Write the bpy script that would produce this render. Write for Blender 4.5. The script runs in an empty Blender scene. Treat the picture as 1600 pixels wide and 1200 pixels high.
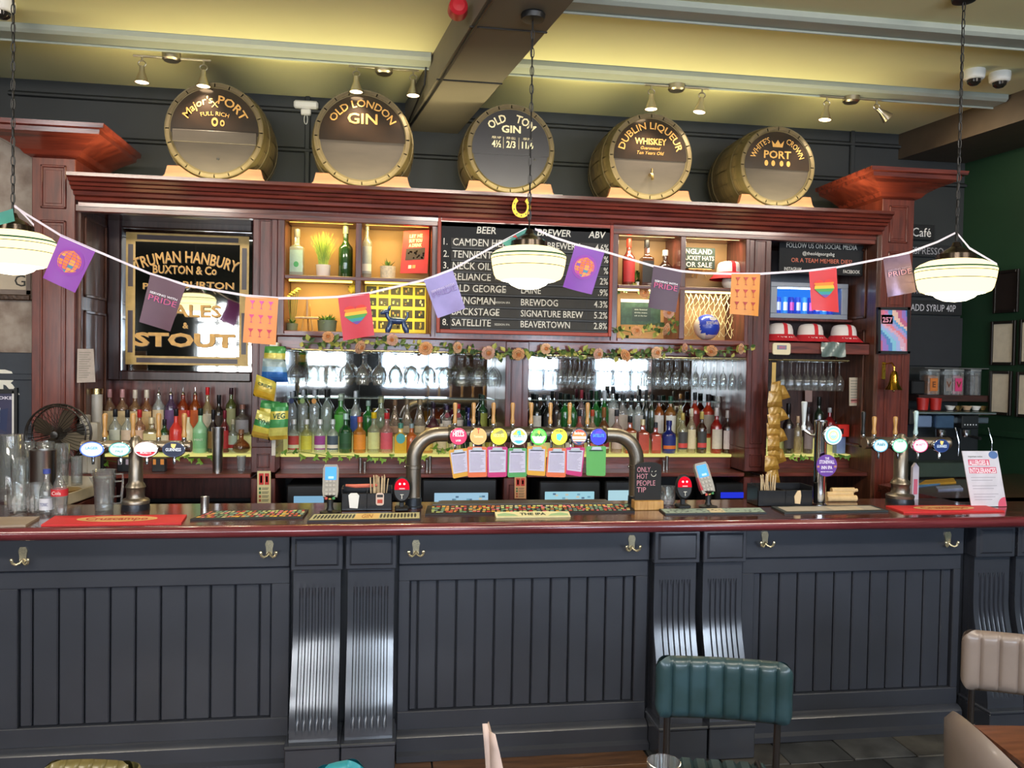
import bpy, bmesh, math, random
from math import sin, cos, pi, radians, atan2, sqrt, hypot
from mathutils import Vector, Matrix
random.seed(7)
C = bpy.context.scene.collection
# ---------------------------------------------------------------- camera
CAM_Y, CAM_Z, FOC = -3.98, 1.92, 1280.0
yaw, pitch, roll = radians(8.42), radians(-1.48), 0.0175
FW = Vector((sin(yaw)*cos(pitch), cos(yaw)*cos(pitch), sin(pitch)))
_r = Vector((cos(yaw), -sin(yaw), 0)); _u = _r.cross(FW)
RT = cos(roll)*_r + sin(roll)*_u; UP = cos(roll)*_u - sin(roll)*_r
CP = Vector((0, CAM_Y, CAM_Z))
cam = bpy.data.objects.new('camera', bpy.data.cameras.new('camera')); C.objects.link(cam)
cam.data.sensor_width = 36; cam.data.lens = FOC/1600*36; cam.data.clip_start = .05
cam.matrix_world = Matrix(((RT.x, UP.x, -FW.x, CP.x), (RT.y, UP.y, -FW.y, CP.y), (RT.z, UP.z, -FW.z, CP.z), (0, 0, 0, 1)))
sc = bpy.context.scene; sc.camera = cam
# ---------------------------------------------------------------- light and exposure
sc.view_settings.view_transform = 'Standard'; sc.view_settings.look = 'None'
sc.view_settings.exposure = 0.25; sc.view_settings.gamma = 1; sc.view_settings.use_curve_mapping = False
sc.cycles.max_bounces = 8; sc.cycles.transparent_max_bounces = 24; sc.cycles.glossy_bounces = 4
sc.cycles.diffuse_bounces = 4; sc.cycles.sample_clamp_indirect = 4; sc.cycles.caustics_reflective = False; sc.cycles.caustics_refractive = False
wd = bpy.data.worlds.new('world'); sc.world = wd; wd.use_nodes = True
wd.node_tree.nodes['Background'].inputs[0].default_value = (.86, .93, 1, 1)
wd.node_tree.nodes['Background'].inputs[1].default_value = 4.0
def area(name, loc, target, sx, sy, power, col, spread=180):
    l = bpy.data.lights.new(name, 'AREA'); l.shape = 'RECTANGLE'; l.size = sx; l.size_y = sy; l.energy = power; l.color = col; l.spread = radians(spread)
    o = bpy.data.objects.new(name, l); C.objects.link(o); o.location = loc
    o.rotation_euler = (Vector(target)-Vector(loc)).to_track_quat('-Z', 'Y').to_euler(); return o
WINS = [(-5.1, -4.25), (-3.2, -2.2), (-1.75, -.75), (-.15, 1.0), (2.1, 2.95), (3.6, 4.6)]        # windows of the street front, behind the camera
FRONT_Y = -6.6; WZ0, WZ1 = 1.45, 2.85
for i, (a, b) in enumerate(WINS):
    area('daylight_%d' % i, ((a+b)/2, FRONT_Y-.35, (WZ0+WZ1)/2), ((a+b)/2, 0, 1.55), b-a-.05, WZ1-WZ0-.05, (58, 58, 84, 84, 115, 115)[i]*(b-a), (1, .97, .92) if i < 2 else (.90, .94, 1) if i == 2 else (.68, .82, 1))
for x, p in ((-2.6, 95), (1.0, 115), (3.9, 90)): area('ceiling_fill', (x, -3.0, 3.72), (x*.8, .6, 1.3), 1.6, .5, p*.8, (1, .90, .78))  # unseen warm fill lights, added above the frame to brighten the bar
# ---------------------------------------------------------------- pixel of the photograph to a point at a known depth
def at(px, py, Y):
    d = FW*FOC + RT*(px-800) + UP*(600-py); return CP + d*((Y-CP.y)/d.y)
def atz(px, py, z):
    d = FW*FOC + RT*(px-800) + UP*(600-py); return CP + d*((z-CP.z)/d.z)
def XP(px, Y, z):
    a = RT*FOC - FW*(px-800); v = Vector((0, Y, z))-CP; return -(v.dot(a))/a.x
def ZP(py, X, Y):
    a = UP*FOC - FW*(600-py); v = Vector((X, Y, 0))-Vector((0, CP.y, 0)); return CP.z-(v.dot(a))/a.z
def mpp(X, Y, z=1.9): return (Vector((X, Y, z))-CP).dot(FW)/FOC       # metres per pixel there
# ---------------------------------------------------------------- materials
def hx(h):
    h = h.lstrip('#'); r = []
    for i in (0, 2, 4):
        c = int(h[i:i+2], 16)/255; r.append(c/12.92 if c <= .04045 else ((c+.055)/1.055)**2.4)
    return (r[0], r[1], r[2], 1)
MC = {}
def _new(name):
    m = bpy.data.materials.new(name); m.use_nodes = True; nt = m.node_tree; nt.nodes.clear()
    o = nt.nodes.new('ShaderNodeOutputMaterial'); return m, nt, o
def mat(hexc, rough=.5, metal=0, var=.12, scale=12, bump=0, coat=0, emit=0, stretch=None, hex2=None, spec=.5, alpha=1):
    k = (hexc, rough, metal, var, scale, bump, coat, emit, stretch, hex2, spec, alpha)
    if k in MC: return MC[k]
    m, nt, o = _new('paint_'+hexc.strip('#')); N = nt.nodes.new; L = nt.links.new
    p = N('ShaderNodeBsdfPrincipled'); L(p.outputs[0], o.inputs[0])
    p.inputs['Roughness'].default_value = rough; p.inputs['Metallic'].default_value = metal
    p.inputs['Specular IOR Level'].default_value = spec; p.inputs['Coat Weight'].default_value = coat; p.inputs['Coat Roughness'].default_value = .12
    p.inputs['Alpha'].default_value = alpha
    c = hx(hexc); c2 = hx(hex2) if hex2 else tuple(x*(1-var) for x in c[:3])+(1,)
    if var or hex2:
        tc = N('ShaderNodeTexCoord'); mp = N('ShaderNodeMapping'); L(tc.outputs['Object'], mp.inputs[0])
        if stretch: mp.inputs['Scale'].default_value = stretch
        nz = N('ShaderNodeTexNoise'); L(mp.outputs[0], nz.inputs['Vector']); nz.inputs['Scale'].default_value = scale; nz.inputs['Detail'].default_value = 4
        rp = N('ShaderNodeValToRGB'); rp.color_ramp.elements[0].position = .35; rp.color_ramp.elements[1].position = .65
        rp.color_ramp.elements[0].color = c2; rp.color_ramp.elements[1].color = c; L(nz.outputs['Fac'], rp.inputs[0]); L(rp.outputs[0], p.inputs['Base Color'])
        if bump:
            b = N('ShaderNodeBump'); b.inputs['Strength'].default_value = bump; b.inputs['Distance'].default_value = .01; L(nz.outputs['Fac'], b.inputs['Height']); L(b.outputs[0], p.inputs['Normal'])
    else: p.inputs['Base Color'].default_value = c
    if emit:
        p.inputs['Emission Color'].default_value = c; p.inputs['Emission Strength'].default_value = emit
    MC[k] = m; return m
def glow(hexc, s):
    k = ('glow', hexc, s)
    if k not in MC:
        m, nt, o = _new('glow_'+hexc.strip('#')); e = nt.nodes.new('ShaderNodeEmission'); e.inputs[0].default_value = hx(hexc); e.inputs[1].default_value = s
        nt.links.new(e.outputs[0], o.inputs[0]); MC[k] = m
    return MC[k]
def glass(hexc='#f4faf8', body=.06, rough=.04, refl=1.0):
    k = ('glass', hexc, body, rough, refl)
    if k in MC: return MC[k]
    m, nt, o = _new('glass_'+hexc.strip('#')); N = nt.nodes.new; L = nt.links.new
    t = N('ShaderNodeBsdfTransparent'); t.inputs[0].default_value = hx(hexc)
    d = N('ShaderNodeBsdfPrincipled'); d.inputs['Base Color'].default_value = hx(hexc); d.inputs['Roughness'].default_value = .3
    g = N('ShaderNodeBsdfGlossy'); g.inputs['Roughness'].default_value = rough
    a = N('ShaderNodeMixShader'); a.inputs[0].default_value = body; L(t.outputs[0], a.inputs[1]); L(d.outputs[0], a.inputs[2])
    lw = N('ShaderNodeLayerWeight'); lw.inputs[0].default_value = .35
    mr = N('ShaderNodeMath'); mr.operation = 'MULTIPLY_ADD'; mr.inputs[1].default_value = .62*refl; mr.inputs[2].default_value = .05; L(lw.outputs['Facing'], mr.inputs[0])
    b = N('ShaderNodeMixShader'); L(mr.outputs[0], b.inputs[0]); L(a.outputs[0], b.inputs[1]); L(g.outputs[0], b.inputs[2]); L(b.outputs[0], o.inputs[0])
    MC[k] = m; return m
def wood(a, b, rough=.3, coat=.3, along='x', scale=5):
    st = {'x': (1, 9, 9), 'y': (9, 1, 9), 'z': (9, 9, 1)}[along]
    return mat(a, rough, var=.2, hex2=b, scale=scale, stretch=st, bump=.05, coat=coat)
W_H = wood('#77382c', '#4e231d', .32, .35, 'x'); W_V = wood('#6c352e', '#47231f', .32, .3, 'z')
W_COL = wood('#733224', '#55231b', .35, .25, 'z'); W_CORN = wood('#7a3426', '#50201a', .22, .6, 'x', 3)
W_TOP = wood('#5c3226', '#3f1f18', .18, .7, 'x', 3); W_NOSE = wood('#743036', '#5a2024', .2, .7, 'x', 3)
W_LIT = wood('#c08a4e', '#a5733c', .5, .1, 'x', 4); W_PINE = wood('#c79a58', '#a87838', .45, .2, 'z', 8)
W_CRADLE = wood('#744a30', '#5a3722', .5, .1, 'x', 4); W_REV = wood('#6b3f2c', '#46281c', .4, .2, 'z')
CHAR = mat('#383b44', .34, var=.14, scale=3, bump=.02, coat=.2, spec=.6); CHARG = mat('#383b44', .24, var=.14, scale=3, bump=.015, coat=.6, spec=.8); CHAR2 = mat('#2c2e34', .4, var=.14, scale=3, bump=.02, coat=.1)
NAVY = mat('#2b2e2f', .6, var=.15, scale=2); CREAM = mat('#dcd8aa', .8, var=.05, scale=1.5)
BLACK = mat('#151517', .45); DARK = mat('#232326', .6); SLATE = mat('#2f3033', .75, var=.3, scale=5)
BRASS = mat('#d0b680', .25, 1); PEWTER = mat('#93897c', .33, .9, var=.25, scale=6); CHROME = mat('#d9dadd', .12, 1, var=0); STEEL = mat('#b3b0ac', .3, 1)
NICKEL = mat('#c2b8aa', .3, 1); WHITE = mat('#e8e6e0', .5, var=.04); PAPER = mat('#d9cdb6', .8, var=.1, scale=20)
CLEAR = glass(); INK = mat('#e9e4d6', .7, var=.05); GOLD = mat('#b98d4d', .4, .35, var=.2, scale=30)
def P(h, r=.6): return mat(h, r, var=0)
# ---------------------------------------------------------------- mesh builder
class MB:
    def __init__(s, M=None): s.v = []; s.f = []; s.m = []; s.M = M or Matrix(); s.st = []
    def push(s, M): s.st.append(s.M); s.M = s.M @ M; return s
    def pop(s): s.M = s.st.pop(); return s
    def add(s, vs, fs, m):
        b = len(s.v); M = s.M
        s.v += [tuple(M @ Vector(v)) for v in vs]; s.f += [tuple(b+i for i in f) for f in fs]; s.m += [m]*len(fs); return s
    def box(s, x0, x1, y0, y1, z0, z1, m, c=0.003):
        lo = (min(x0, x1), min(y0, y1), min(z0, z1)); hi = (max(x0, x1), max(y0, y1), max(z0, z1))
        c = min(c, *(.3*(hi[i]-lo[i]) for i in range(3)))
        if c <= 1e-5:
            vs = [(X, Y, Z) for X in (lo[0], hi[0]) for Y in (lo[1], hi[1]) for Z in (lo[2], hi[2])]
            return s.add(vs, [(0, 1, 3, 2), (4, 6, 7, 5), (0, 4, 5, 1), (2, 3, 7, 6), (0, 2, 6, 4), (1, 5, 7, 3)], m)
        vs = []; idx = {}
        for sx in (0, 1):
            for sy in (0, 1):
                for sz in (0, 1):
                    q = (sx, sy, sz)
                    for a in range(3):
                        p = [lo[i] if q[i] == 0 else hi[i] for i in range(3)]
                        for b in range(3):
                            if b != a: p[b] += c if q[b] == 0 else -c
                        idx[q+(a,)] = len(vs); vs.append(tuple(p))
        fs = []; ctr = Vector([(lo[i]+hi[i])/2 for i in range(3)])
        def put(ii):
            p = [Vector(vs[i]) for i in ii]; n = (p[1]-p[0]).cross(p[2]-p[0]); mid = sum(p, Vector())/len(p)
            fs.append(tuple(ii) if n.dot(mid-ctr) > 0 else tuple(reversed(ii)))
        for a in range(3):
            b, d = (a+1) % 3, (a+2) % 3
            for sa in (0, 1):
                ii = []
                for sb, sd in ((0, 0), (1, 0), (1, 1), (0, 1)):
                    q = [0, 0, 0]; q[a] = sa; q[b] = sb; q[d] = sd; ii.append(idx[tuple(q)+(a,)])
                put(ii)
        for a in range(3):
            b, d = (a+1) % 3, (a+2) % 3
            for sa in (0, 1):
                for sb in (0, 1):
                    q = [0, 0, 0]; q[a] = sa; q[b] = sb; q2 = list(q); q[d] = 0; q2[d] = 1
                    put([idx[tuple(q)+(a,)], idx[tuple(q2)+(a,)], idx[tuple(q2)+(b,)], idx[tuple(q)+(b,)]])
        for sx in (0, 1):
            for sy in (0, 1):
                for sz in (0, 1): put([idx[(sx, sy, sz, a)] for a in range(3)])
        return s.add(vs, fs, m)
    def lathe(s, prof, m, n=16, a0=0, a1=2*pi, sq=0, sx=1, sy=1):
        full = abs(a1-a0-2*pi) < 1e-6; cols = n if full else n+1; vs = []; fs = []
        def k(a): return 1 if not sq else 1/max(abs(cos(a)), abs(sin(a)))**sq
        for r, z in prof:
            for i in range(cols):
                a = a0+(a1-a0)*i/n; q = k(a)*r; vs.append((q*cos(a)*sx, q*sin(a)*sy, z))
        for j in range(len(prof)-1):
            for i in range(n):
                a = j*cols+i; b = j*cols+(i+1) % cols; c = b+cols; d = a+cols
                if prof[j][0] < 1e-6: fs.append((b, c, d))
                elif prof[j+1][0] < 1e-6: fs.append((a, b, c))
                else: fs.append((a, b, c, d))
        return s.add(vs, fs, m)
    def cyl(s, r, z0, z1, m, n=16, c=None, **k):
        c = min(.2*r, .2*(z1-z0)) if c is None else c
        return s.lathe([(0, z0), (r-c, z0), (r, z0+c), (r, z1-c), (r-c, z1), (0, z1)], m, n, **k)
    def tube(s, pts, r, m, n=8, closed=False, cap=True):
        pts = [Vector(p) for p in pts]; N = len(pts); rs = r if isinstance(r, (list, tuple)) else [r]*N
        ref = Vector((0, 0, 1)); t0 = (pts[1]-pts[0]).normalized()
        if abs(t0.dot(ref)) > .9: ref = Vector((0, 1, 0))
        nrm = (ref-t0*ref.dot(t0)).normalized(); vs = []; fs = []
        for i in range(N):
            a = pts[(i-1) % N] if (closed or i > 0) else pts[0]; b = pts[(i+1) % N] if (closed or i < N-1) else pts[-1]
            t = (b-a).normalized(); nrm = nrm-t*nrm.dot(t)
            nrm = nrm.normalized() if nrm.length > 1e-6 else t.orthogonal().normalized(); bi = t.cross(nrm)
            for j in range(n):
                q = 2*pi*j/n; vs.append(pts[i]+(nrm*cos(q)+bi*sin(q))*rs[i])
        for i in range(N if closed else N-1):
            for j in range(n):
                a = i*n+j; b = i*n+(j+1) % n; c = ((i+1) % N)*n+(j+1) % n; d = ((i+1) % N)*n+j; fs.append((a, b, c, d))
        if not closed and cap: fs += [tuple(range(n-1, -1, -1)), tuple((N-1)*n+j for j in range(n))]
        return s.add(vs, fs, m)
    def prism(s, poly, y0, y1, m):                # polygon in XZ, thick along Y
        n = len(poly); vs = [(x, y0, z) for x, z in poly]+[(x, y1, z) for x, z in poly]
        return s.add(vs, [tuple(range(n)), tuple(range(2*n-1, n-1, -1))]+[(i, i+n, (i+1) % n+n, (i+1) % n) for i in range(n)], m)
    def sweep(s, prof, x0, x1, m):                # profile in YZ swept along X
        n = len(prof); vs = [(x0, y, z) for y, z in prof]+[(x1, y, z) for y, z in prof]
        return s.add(vs, [tuple(range(n)), tuple(range(2*n-1, n-1, -1))]+[(i, i+n, (i+1) % n+n, (i+1) % n) for i in range(n)], m)
    def ball(s, c, r, m, n=12, k=7, sx=1, sy=1, sz=1):
        s.push(Matrix.Translation(c)); s.lathe([(max(0, r*sin(pi*i/k)) if 0 < i < k else 0, -r*cos(pi*i/k)*sz) for i in range(k+1)], m, n, sx=sx, sy=sy); return s.pop()
    def quad(s, a, b, c, d, m): return s.add([a, b, c, d], [(0, 1, 2, 3)], m)
    def disc(s, cx, cz, rx, rz, y, m, n=24, r0=0, a0=0, a1=2*pi):
        vs = [(cx+rx*cos(a0+(a1-a0)*i/n), y, cz+rz*sin(a0+(a1-a0)*i/n)) for i in range(n+1)]
        if r0:
            vs += [(cx+rx*r0*cos(a0+(a1-a0)*i/n), y, cz+rz*r0*sin(a0+(a1-a0)*i/n)) for i in range(n+1)]
            return s.add(vs, [(i, i+1, i+n+2, i+n+1) for i in range(n)], m)
        return s.add(vs+[(cx, y, cz)], [(n+1, i, i+1) for i in range(n)], m)
    def rect(s, x0, x1, z0, z1, y, m): return s.add([(x0, y, z0), (x1, y, z0), (x1, y, z1), (x0, y, z1)], [(0, 1, 2, 3)], m)
    def rrect(s, x0, x1, z0, z1, r, y0, y1, m, k=4): return s.prism(rr(x0, x1, z0, z1, r, k), y0, y1, m)
    def text(s, t, x, z, h, y, m, align='C', w=None, bold=0, arc=None, shear=0, fn=None, spread=1):
        vs, fs, wd_ = glyphs(t, bold, shear)
        if not vs: return s
        k = h/.7; kx = k*spread
        if w: kx = w/max(wd_, 1e-6)
        ox = {'C': -wd_/2, 'L': 0, 'R': -wd_}[align]; out = []
        for a, b in vs:
            px, pz = (a+ox)*kx, b*k
            if arc:                              # arc = radius; text bends over a circle centred radius below the baseline
                q = px/arc; px, pz = (arc+pz)*sin(q), (arc+pz)*cos(q)-arc
            if fn: px, pz = fn(px, pz)
            out.append((x+px, y, z+pz))
        return s.add(out, fs, m)
    def build(s, name, parent=None, smooth=35, loc=None, recalc=True):
        me = bpy.data.meshes.new(name); me.from_pydata(s.v, [], s.f); ml = []
        for m in s.m:
            if m not in ml: ml.append(m)
        for m in ml: me.materials.append(m)
        for p, m in zip(me.polygons, s.m): p.material_index = ml.index(m)
        if recalc:
            bm = bmesh.new(); bm.from_mesh(me); bmesh.ops.recalc_face_normals(bm, faces=bm.faces); bm.to_mesh(me); bm.free()
        if smooth:
            me.shade_smooth(); me.set_sharp_from_angle(angle=radians(smooth))
        o = bpy.data.objects.new(name, me); C.objects.link(o)
        if parent: o.parent = parent
        if loc: o.location = loc
        return o
def rr(x0, x1, z0, z1, r, k=4):
    out = []
    for cx, cz, a in ((x1-r, z1-r, 0), (x0+r, z1-r, 90), (x0+r, z0+r, 180), (x1-r, z0+r, 270)):
        for i in range(k+1):
            q = radians(a+90*i/k); out.append((cx+r*cos(q), cz+r*sin(q)))
    return out
GC = {}
def glyphs(t, bold=0, shear=0):
    k = (t, bold, shear)
    if k not in GC:
        cu = bpy.data.curves.new('lettering', 'FONT'); cu.body = t; cu.size = 1; cu.resolution_u = 2; cu.offset = bold; cu.shear = shear
        ob = bpy.data.objects.new('lettering', cu); C.objects.link(ob); bpy.context.view_layer.update()
        dg = bpy.context.evaluated_depsgraph_get(); me = bpy.data.meshes.new_from_object(ob.evaluated_get(dg))
        vs = [(v.co.x, v.co.y) for v in me.vertices]; fs = [tuple(p.vertices) for p in me.polygons]
        bpy.data.objects.remove(ob); bpy.data.curves.remove(cu); bpy.data.meshes.remove(me)
        if vs:
            x0 = min(v[0] for v in vs); w = max(v[0] for v in vs)-x0; vs = [(a-x0, b) for a, b in vs]
        else: w = 0
        GC[k] = (vs, fs, w)
    return GC[k]
def T(x=0, y=0, z=0): return Matrix.Translation((x, y, z))
def RZ(a): return Matrix.Rotation(a, 4, 'Z')
def RX(a): return Matrix.Rotation(a, 4, 'X')
def RY(a): return Matrix.Rotation(a, 4, 'Y')
def thing(name, label, cat, loc=(0, 0, 0), rz=0, group=None):
    o = bpy.data.objects.new(name, None); C.objects.link(o); o.location = loc; o.rotation_euler = (0, 0, rz); o.empty_display_size = .05
    o['label'] = label; o['category'] = cat
    if group: o['group'] = group
    return o
def tag(o, label, cat, group=None, kind=None):
    o['label'] = label; o['category'] = cat
    if group: o['group'] = group
    if kind: o['kind'] = kind
    return o
def struct(mb, name, parent=None, label=None, **k):
    o = mb.build(name, parent, **k)
    if not parent: o['kind'] = 'structure'
    if label: o['label'] = label
    return o
def copy_tree(o, parent=None):
    c = o.copy(); C.objects.link(c); c.parent = parent
    for ch in list(o.children): copy_tree(ch, c)
    return c
# ================================================================ the room
SK = math.tan(radians(8.1))                           # the room stands a little askew to the bar
BWY = 2.1; CEIL = 3.8
def skx(x0, y): return x0+SK*(BWY-y)                   # a line of the skewed side wall
b = MB(); b.box(-5.6, 6.2, FRONT_Y-.1, 2.3, -.1, -.012, DARK, 0); floor = struct(b, 'floor')
WF = wood('#6b4a30', '#4d3320', .45, .2, 'x', 4)
for r in range(9):
    y1 = -.06-.16*r
    for q in range(3):
        x0 = -1.9+1.06*q-(.4 if r % 2 else 0); b = MB(); b.box(x0+.003, min(x0+1.055, 1.27), y1-.157, y1, -.012, random.uniform(-.002, 0), WF, .002)
        if q == 2 and x0+1.055 < 1.27: b.box(x0+1.06, 1.27, y1-.157, y1, -.012, -.001, WF, .002)
        b.build('floorboard', floor)
sl = [mat(h, .5, var=.4, scale=6, bump=.25, hex2=g) for h, g in (('#4a4b4c', '#2b2c2e'), ('#3f4143', '#27282a'), ('#55524c', '#33312e'))]
for r in range(9):
    for q in range(10):
        x0 = 1.285+.335*q+(.14 if r % 2 else 0)-(.14 if r % 2 and q == 0 else 0); w = .325 if not (r % 2 and q == 0) else .465
        y1 = .0-.30*r; e = random.uniform
        b = MB(); b.box(x0, x0+w, y1-.29, y1, -.012, e(-.004, .001), sl[(r*3+q*5) % 3], .004)
        for i, v in enumerate(b.v): b.v[i] = (v[0]+e(-.004, .004), v[1]+e(-.004, .004), v[2])
        b.build('slate_tile', floor)
b = MB(); b.box(-5.7, 6.2, FRONT_Y-.1, 2.3, CEIL, CEIL+.1, CREAM, 0); ceiling = struct(b, 'ceiling')
b = MB(); b.box(-5.7, 6.2, BWY, 2.3, 0, CEIL, NAVY, 0)
struct(b, 'wall_back')
b = MB()
for z in (3.40, 3.68):
    b.sweep([(BWY, z), (BWY-.03, z+.005), (BWY-.03, z+.02), (BWY, z+.04)], -2.6, 4.58, NAVY)
struct(b, 'trim_1')
b = MB()
for px in (480, 1333):
    X = XP(px, 2.07, 3.5); b.box(X-.02, X+.02, 2.075, BWY, 2.9, CEIL, NAVY, .008)
struct(b, 'trim_2')
# crossing beam, skewed
b = MB(); bx = lambda x0, y: x0+SK*(2.01-y)*1.06
BEAM = mat('#6d665a', .6, var=.12, scale=3)
y0, y1 = -5.0, BWY; b.add([(bx(.09, y0), y0, 3.6), (bx(.475, y0), y0, 3.6), (bx(.475, y1), y1, 3.6), (bx(.09, y1), y1, 3.6), (bx(.09, y0), y0, CEIL), (bx(.475, y0), y0, CEIL), (bx(.475, y1), y1, CEIL), (bx(.09, y1), y1, CEIL)],
      [(0, 1, 2, 3), (4, 7, 6, 5), (0, 4, 5, 1), (1, 5, 6, 2), (2, 6, 7, 3), (3, 7, 4, 0)], BEAM)
beam = struct(b, 'trim_3', label='dark brown boxed beam crossing the ceiling')
for yy in (.95, 0.15):
    b = MB(); b.add([(bx(.085, yy), yy, 3.594), (bx(.48, yy), yy, 3.594), (bx(.48, yy+.012), yy+.012, 3.594), (bx(.085, yy+.012), yy+.012, 3.594)]+[(bx(.085, yy), yy, 3.601), (bx(.48, yy), yy, 3.601), (bx(.48, yy+.012), yy+.012, 3.601), (bx(.085, yy+.012), yy+.012, 3.601)], [(0, 1, 2, 3), (4, 7, 6, 5), (0, 4, 5, 1), (1, 5, 6, 2), (2, 6, 7, 3), (3, 7, 4, 0)], BLACK); b.build('joint_strip', beam)
b = MB(); b.tube([(bx(.11, -.9), -.9, 3.59), (bx(.11, 0), 0, 3.59), (bx(.11, 1.3), 1.3, 3.59), (bx(.10, 2.09), 2.09, 3.59)], .008, BLACK); b.tube([(bx(.085, 2.08), 2.08, 3.59), (bx(.07, 1.25), 1.25, 3.66), (bx(.07, 1.2), 1.2, 3.78)], .006, BLACK); b.build('cable', beam)
# side soffit and right wall
GREEN = mat('#1a3a25', .55, var=.18, scale=2)
b = MB(); xs, ys = [3.99, 4.75], [-6, BWY]; vv = []
for z in (3.6, CEIL):
    vv += [(skx(3.99, -6), -6, z), (skx(4.75, -6), -6, z), (skx(4.75, BWY), BWY, z), (skx(3.99, BWY), BWY, z)]
b.add(vv, [(0, 1, 2, 3), (4, 7, 6, 5), (0, 4, 5, 1), (1, 5, 6, 2), (2, 6, 7, 3), (3, 7, 4, 0)], mat('#57493a', .6)); struct(b, 'trim_4')
b = MB(); vv = []
for z in (0, CEIL): vv += [(skx(4.58, -6.7), -6.7, z), (skx(4.9, -6.7), -6.7, z), (skx(4.9, BWY+.1), BWY+.1, z), (skx(4.58, BWY+.1), BWY+.1, z)]
b.add(vv, [(0, 1, 2, 3), (4, 7, 6, 5), (0, 4, 5, 1), (1, 5, 6, 2), (2, 6, 7, 3), (3, 7, 4, 0)], GREEN); struct(b, 'wall_right')
b = MB(); b.push(T(skx(4.58, 1.95)-.001, 1.95, 1.42) @ RZ(-radians(90-8.1))); b.box(-.1, 4, -.02, .0, 0, .045, mat('#1c3a26', .5), .004); struct(b, 'trim_5')
# cladding of the wall left of the bar
STONE = mat('#a5978a', .75, var=.3, scale=9, hex2='#7d6a5e', bump=.1)
b = MB(); b.box(-5.6, -2.0, 1.5, BWY, 0, 3.26, STONE, 0); struct(b, 'wall_left_of_bar')
b = MB(); b.box(-5.7, -5.5, FRONT_Y, 1.6, 0, CEIL, mat('#3a4038', .6), 0); struct(b, 'wall_left')
# street front with windows behind the camera
FR = mat('#20242b', .5); BRK = mat('#8a5f50', .8, var=.3, scale=8)
b = MB(); edges = [-5.6]+[e for w in WINS for e in w]+[6.0]
for i in range(0, len(edges), 2): b.box(edges[i], edges[i+1], FRONT_Y, FRONT_Y+.18, 0, CEIL, FR if edges[i] < .9 else BRK, 0)
for a, c in WINS: b.box(a, c, FRONT_Y, FRONT_Y+.18, 0, WZ0, BRK if a > -1 else FR, 0); b.box(a, c, FRONT_Y, FRONT_Y+.18, WZ1, CEIL, FR, 0)
struct(b, 'wall_front')
for i, (a, c) in enumerate(WINS):
    b = MB()
    for k in range(4):
        x = a+(c-a)*k/3; b.box(x-.032, x+.032, FRONT_Y+.04, FRONT_Y+.09, WZ0, WZ1, FR, .004)
    for k in range(5):
        z = WZ0+(WZ1-WZ0)*k/4; b.box(a, c, FRONT_Y+.045, FRONT_Y+.085, z-.03, z+.03, FR, .004)
    struct(b, 'window_%d' % (i+1))
# ceiling battens and conduit
RAIL = mat('#9ba29a', .6, var=.04)
def strip(name, y0, y1, xa, xb):
    b = MB(); b.sweep([(y0, CEIL), (y0, CEIL-.03), (y0+.02, CEIL-.045), (y1-.02, CEIL-.045), (y1, CEIL-.03), (y1, CEIL)], xa, xb, RAIL)
    b.tube([(xa, y1-.05, CEIL-.052), (xb, y1-.05, CEIL-.052)], .007, RAIL)
    return struct(b, name)
strip('trim_6', 1.08, 1.27, -5.5, bx(.09, 1.17)); strip('trim_7', 1.08, 1.27, bx(.475, 1.17), 4.12)
strip('trim_8', .12, .30, bx(.475, .2), 4.26)
# ================================================================ the bar counter
CT = 1.16                                            # worktop height
# worktop with a rounded nosing
b = MB(); pr = [(.45, CT-.045), (.45, CT), (-.125, CT)]
for i in range(9):
    a = pi/2+pi*i/8*.999; pr.append((-.135+.028*cos(a), CT-.028+.028*sin(a)))
pr += [(-.10, CT-.056)]
b.sweep(pr[:3], -3.2, -3.19, W_TOP) if False else None
b.sweep([(.45, CT-.05), (.45, CT), (-.13, CT), (-.13, CT-.05)], -3.2, 4.6, W_TOP)
wt = b.build('bar_worktop'); tag(wt, 'long polished dark mahogany worktop of the bar counter', 'worktop')
b = MB(); pr = []
for i in range(13):
    a = pi/2+pi*i/12; pr.append((-.13+.03*cos(a), CT-.029+.029*sin(a)))
b.sweep(pr+[(-.125, CT-.058), (-.125, CT)], -3.2, 4.6, W_NOSE)
nose = b.build('nosing', wt)
# a second top runs back from the right-hand end
b = MB(); A = atz(1372, 757, CT); B2 = atz(1496, 784, CT)
poly = [(B2.x, B2.y), (4.80, B2.y), (4.62, 1.5), (A.x+.35, A.y+.18), (A.x, A.y)]
n = len(poly); b.add([(x, y, CT-.05) for x, y in poly]+[(x, y, CT) for x, y in poly], [tuple(range(n)), tuple(range(2*n-1, n-1, -1))]+[(i, i+n, (i+1) % n+n, (i+1) % n) for i in range(n)], W_TOP)
tag(b.build('return_worktop'), 'mahogany counter top running back below the coffee machine', 'worktop')
b = MB(); b.box(B2.x+.12, 4.64, .5, 1.25, 0, CT-.052, W_V, 0); tag(b.build('return_cabinet'), 'dark wood cabinet carrying the counter top below the coffee machine', 'cabinet')
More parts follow.
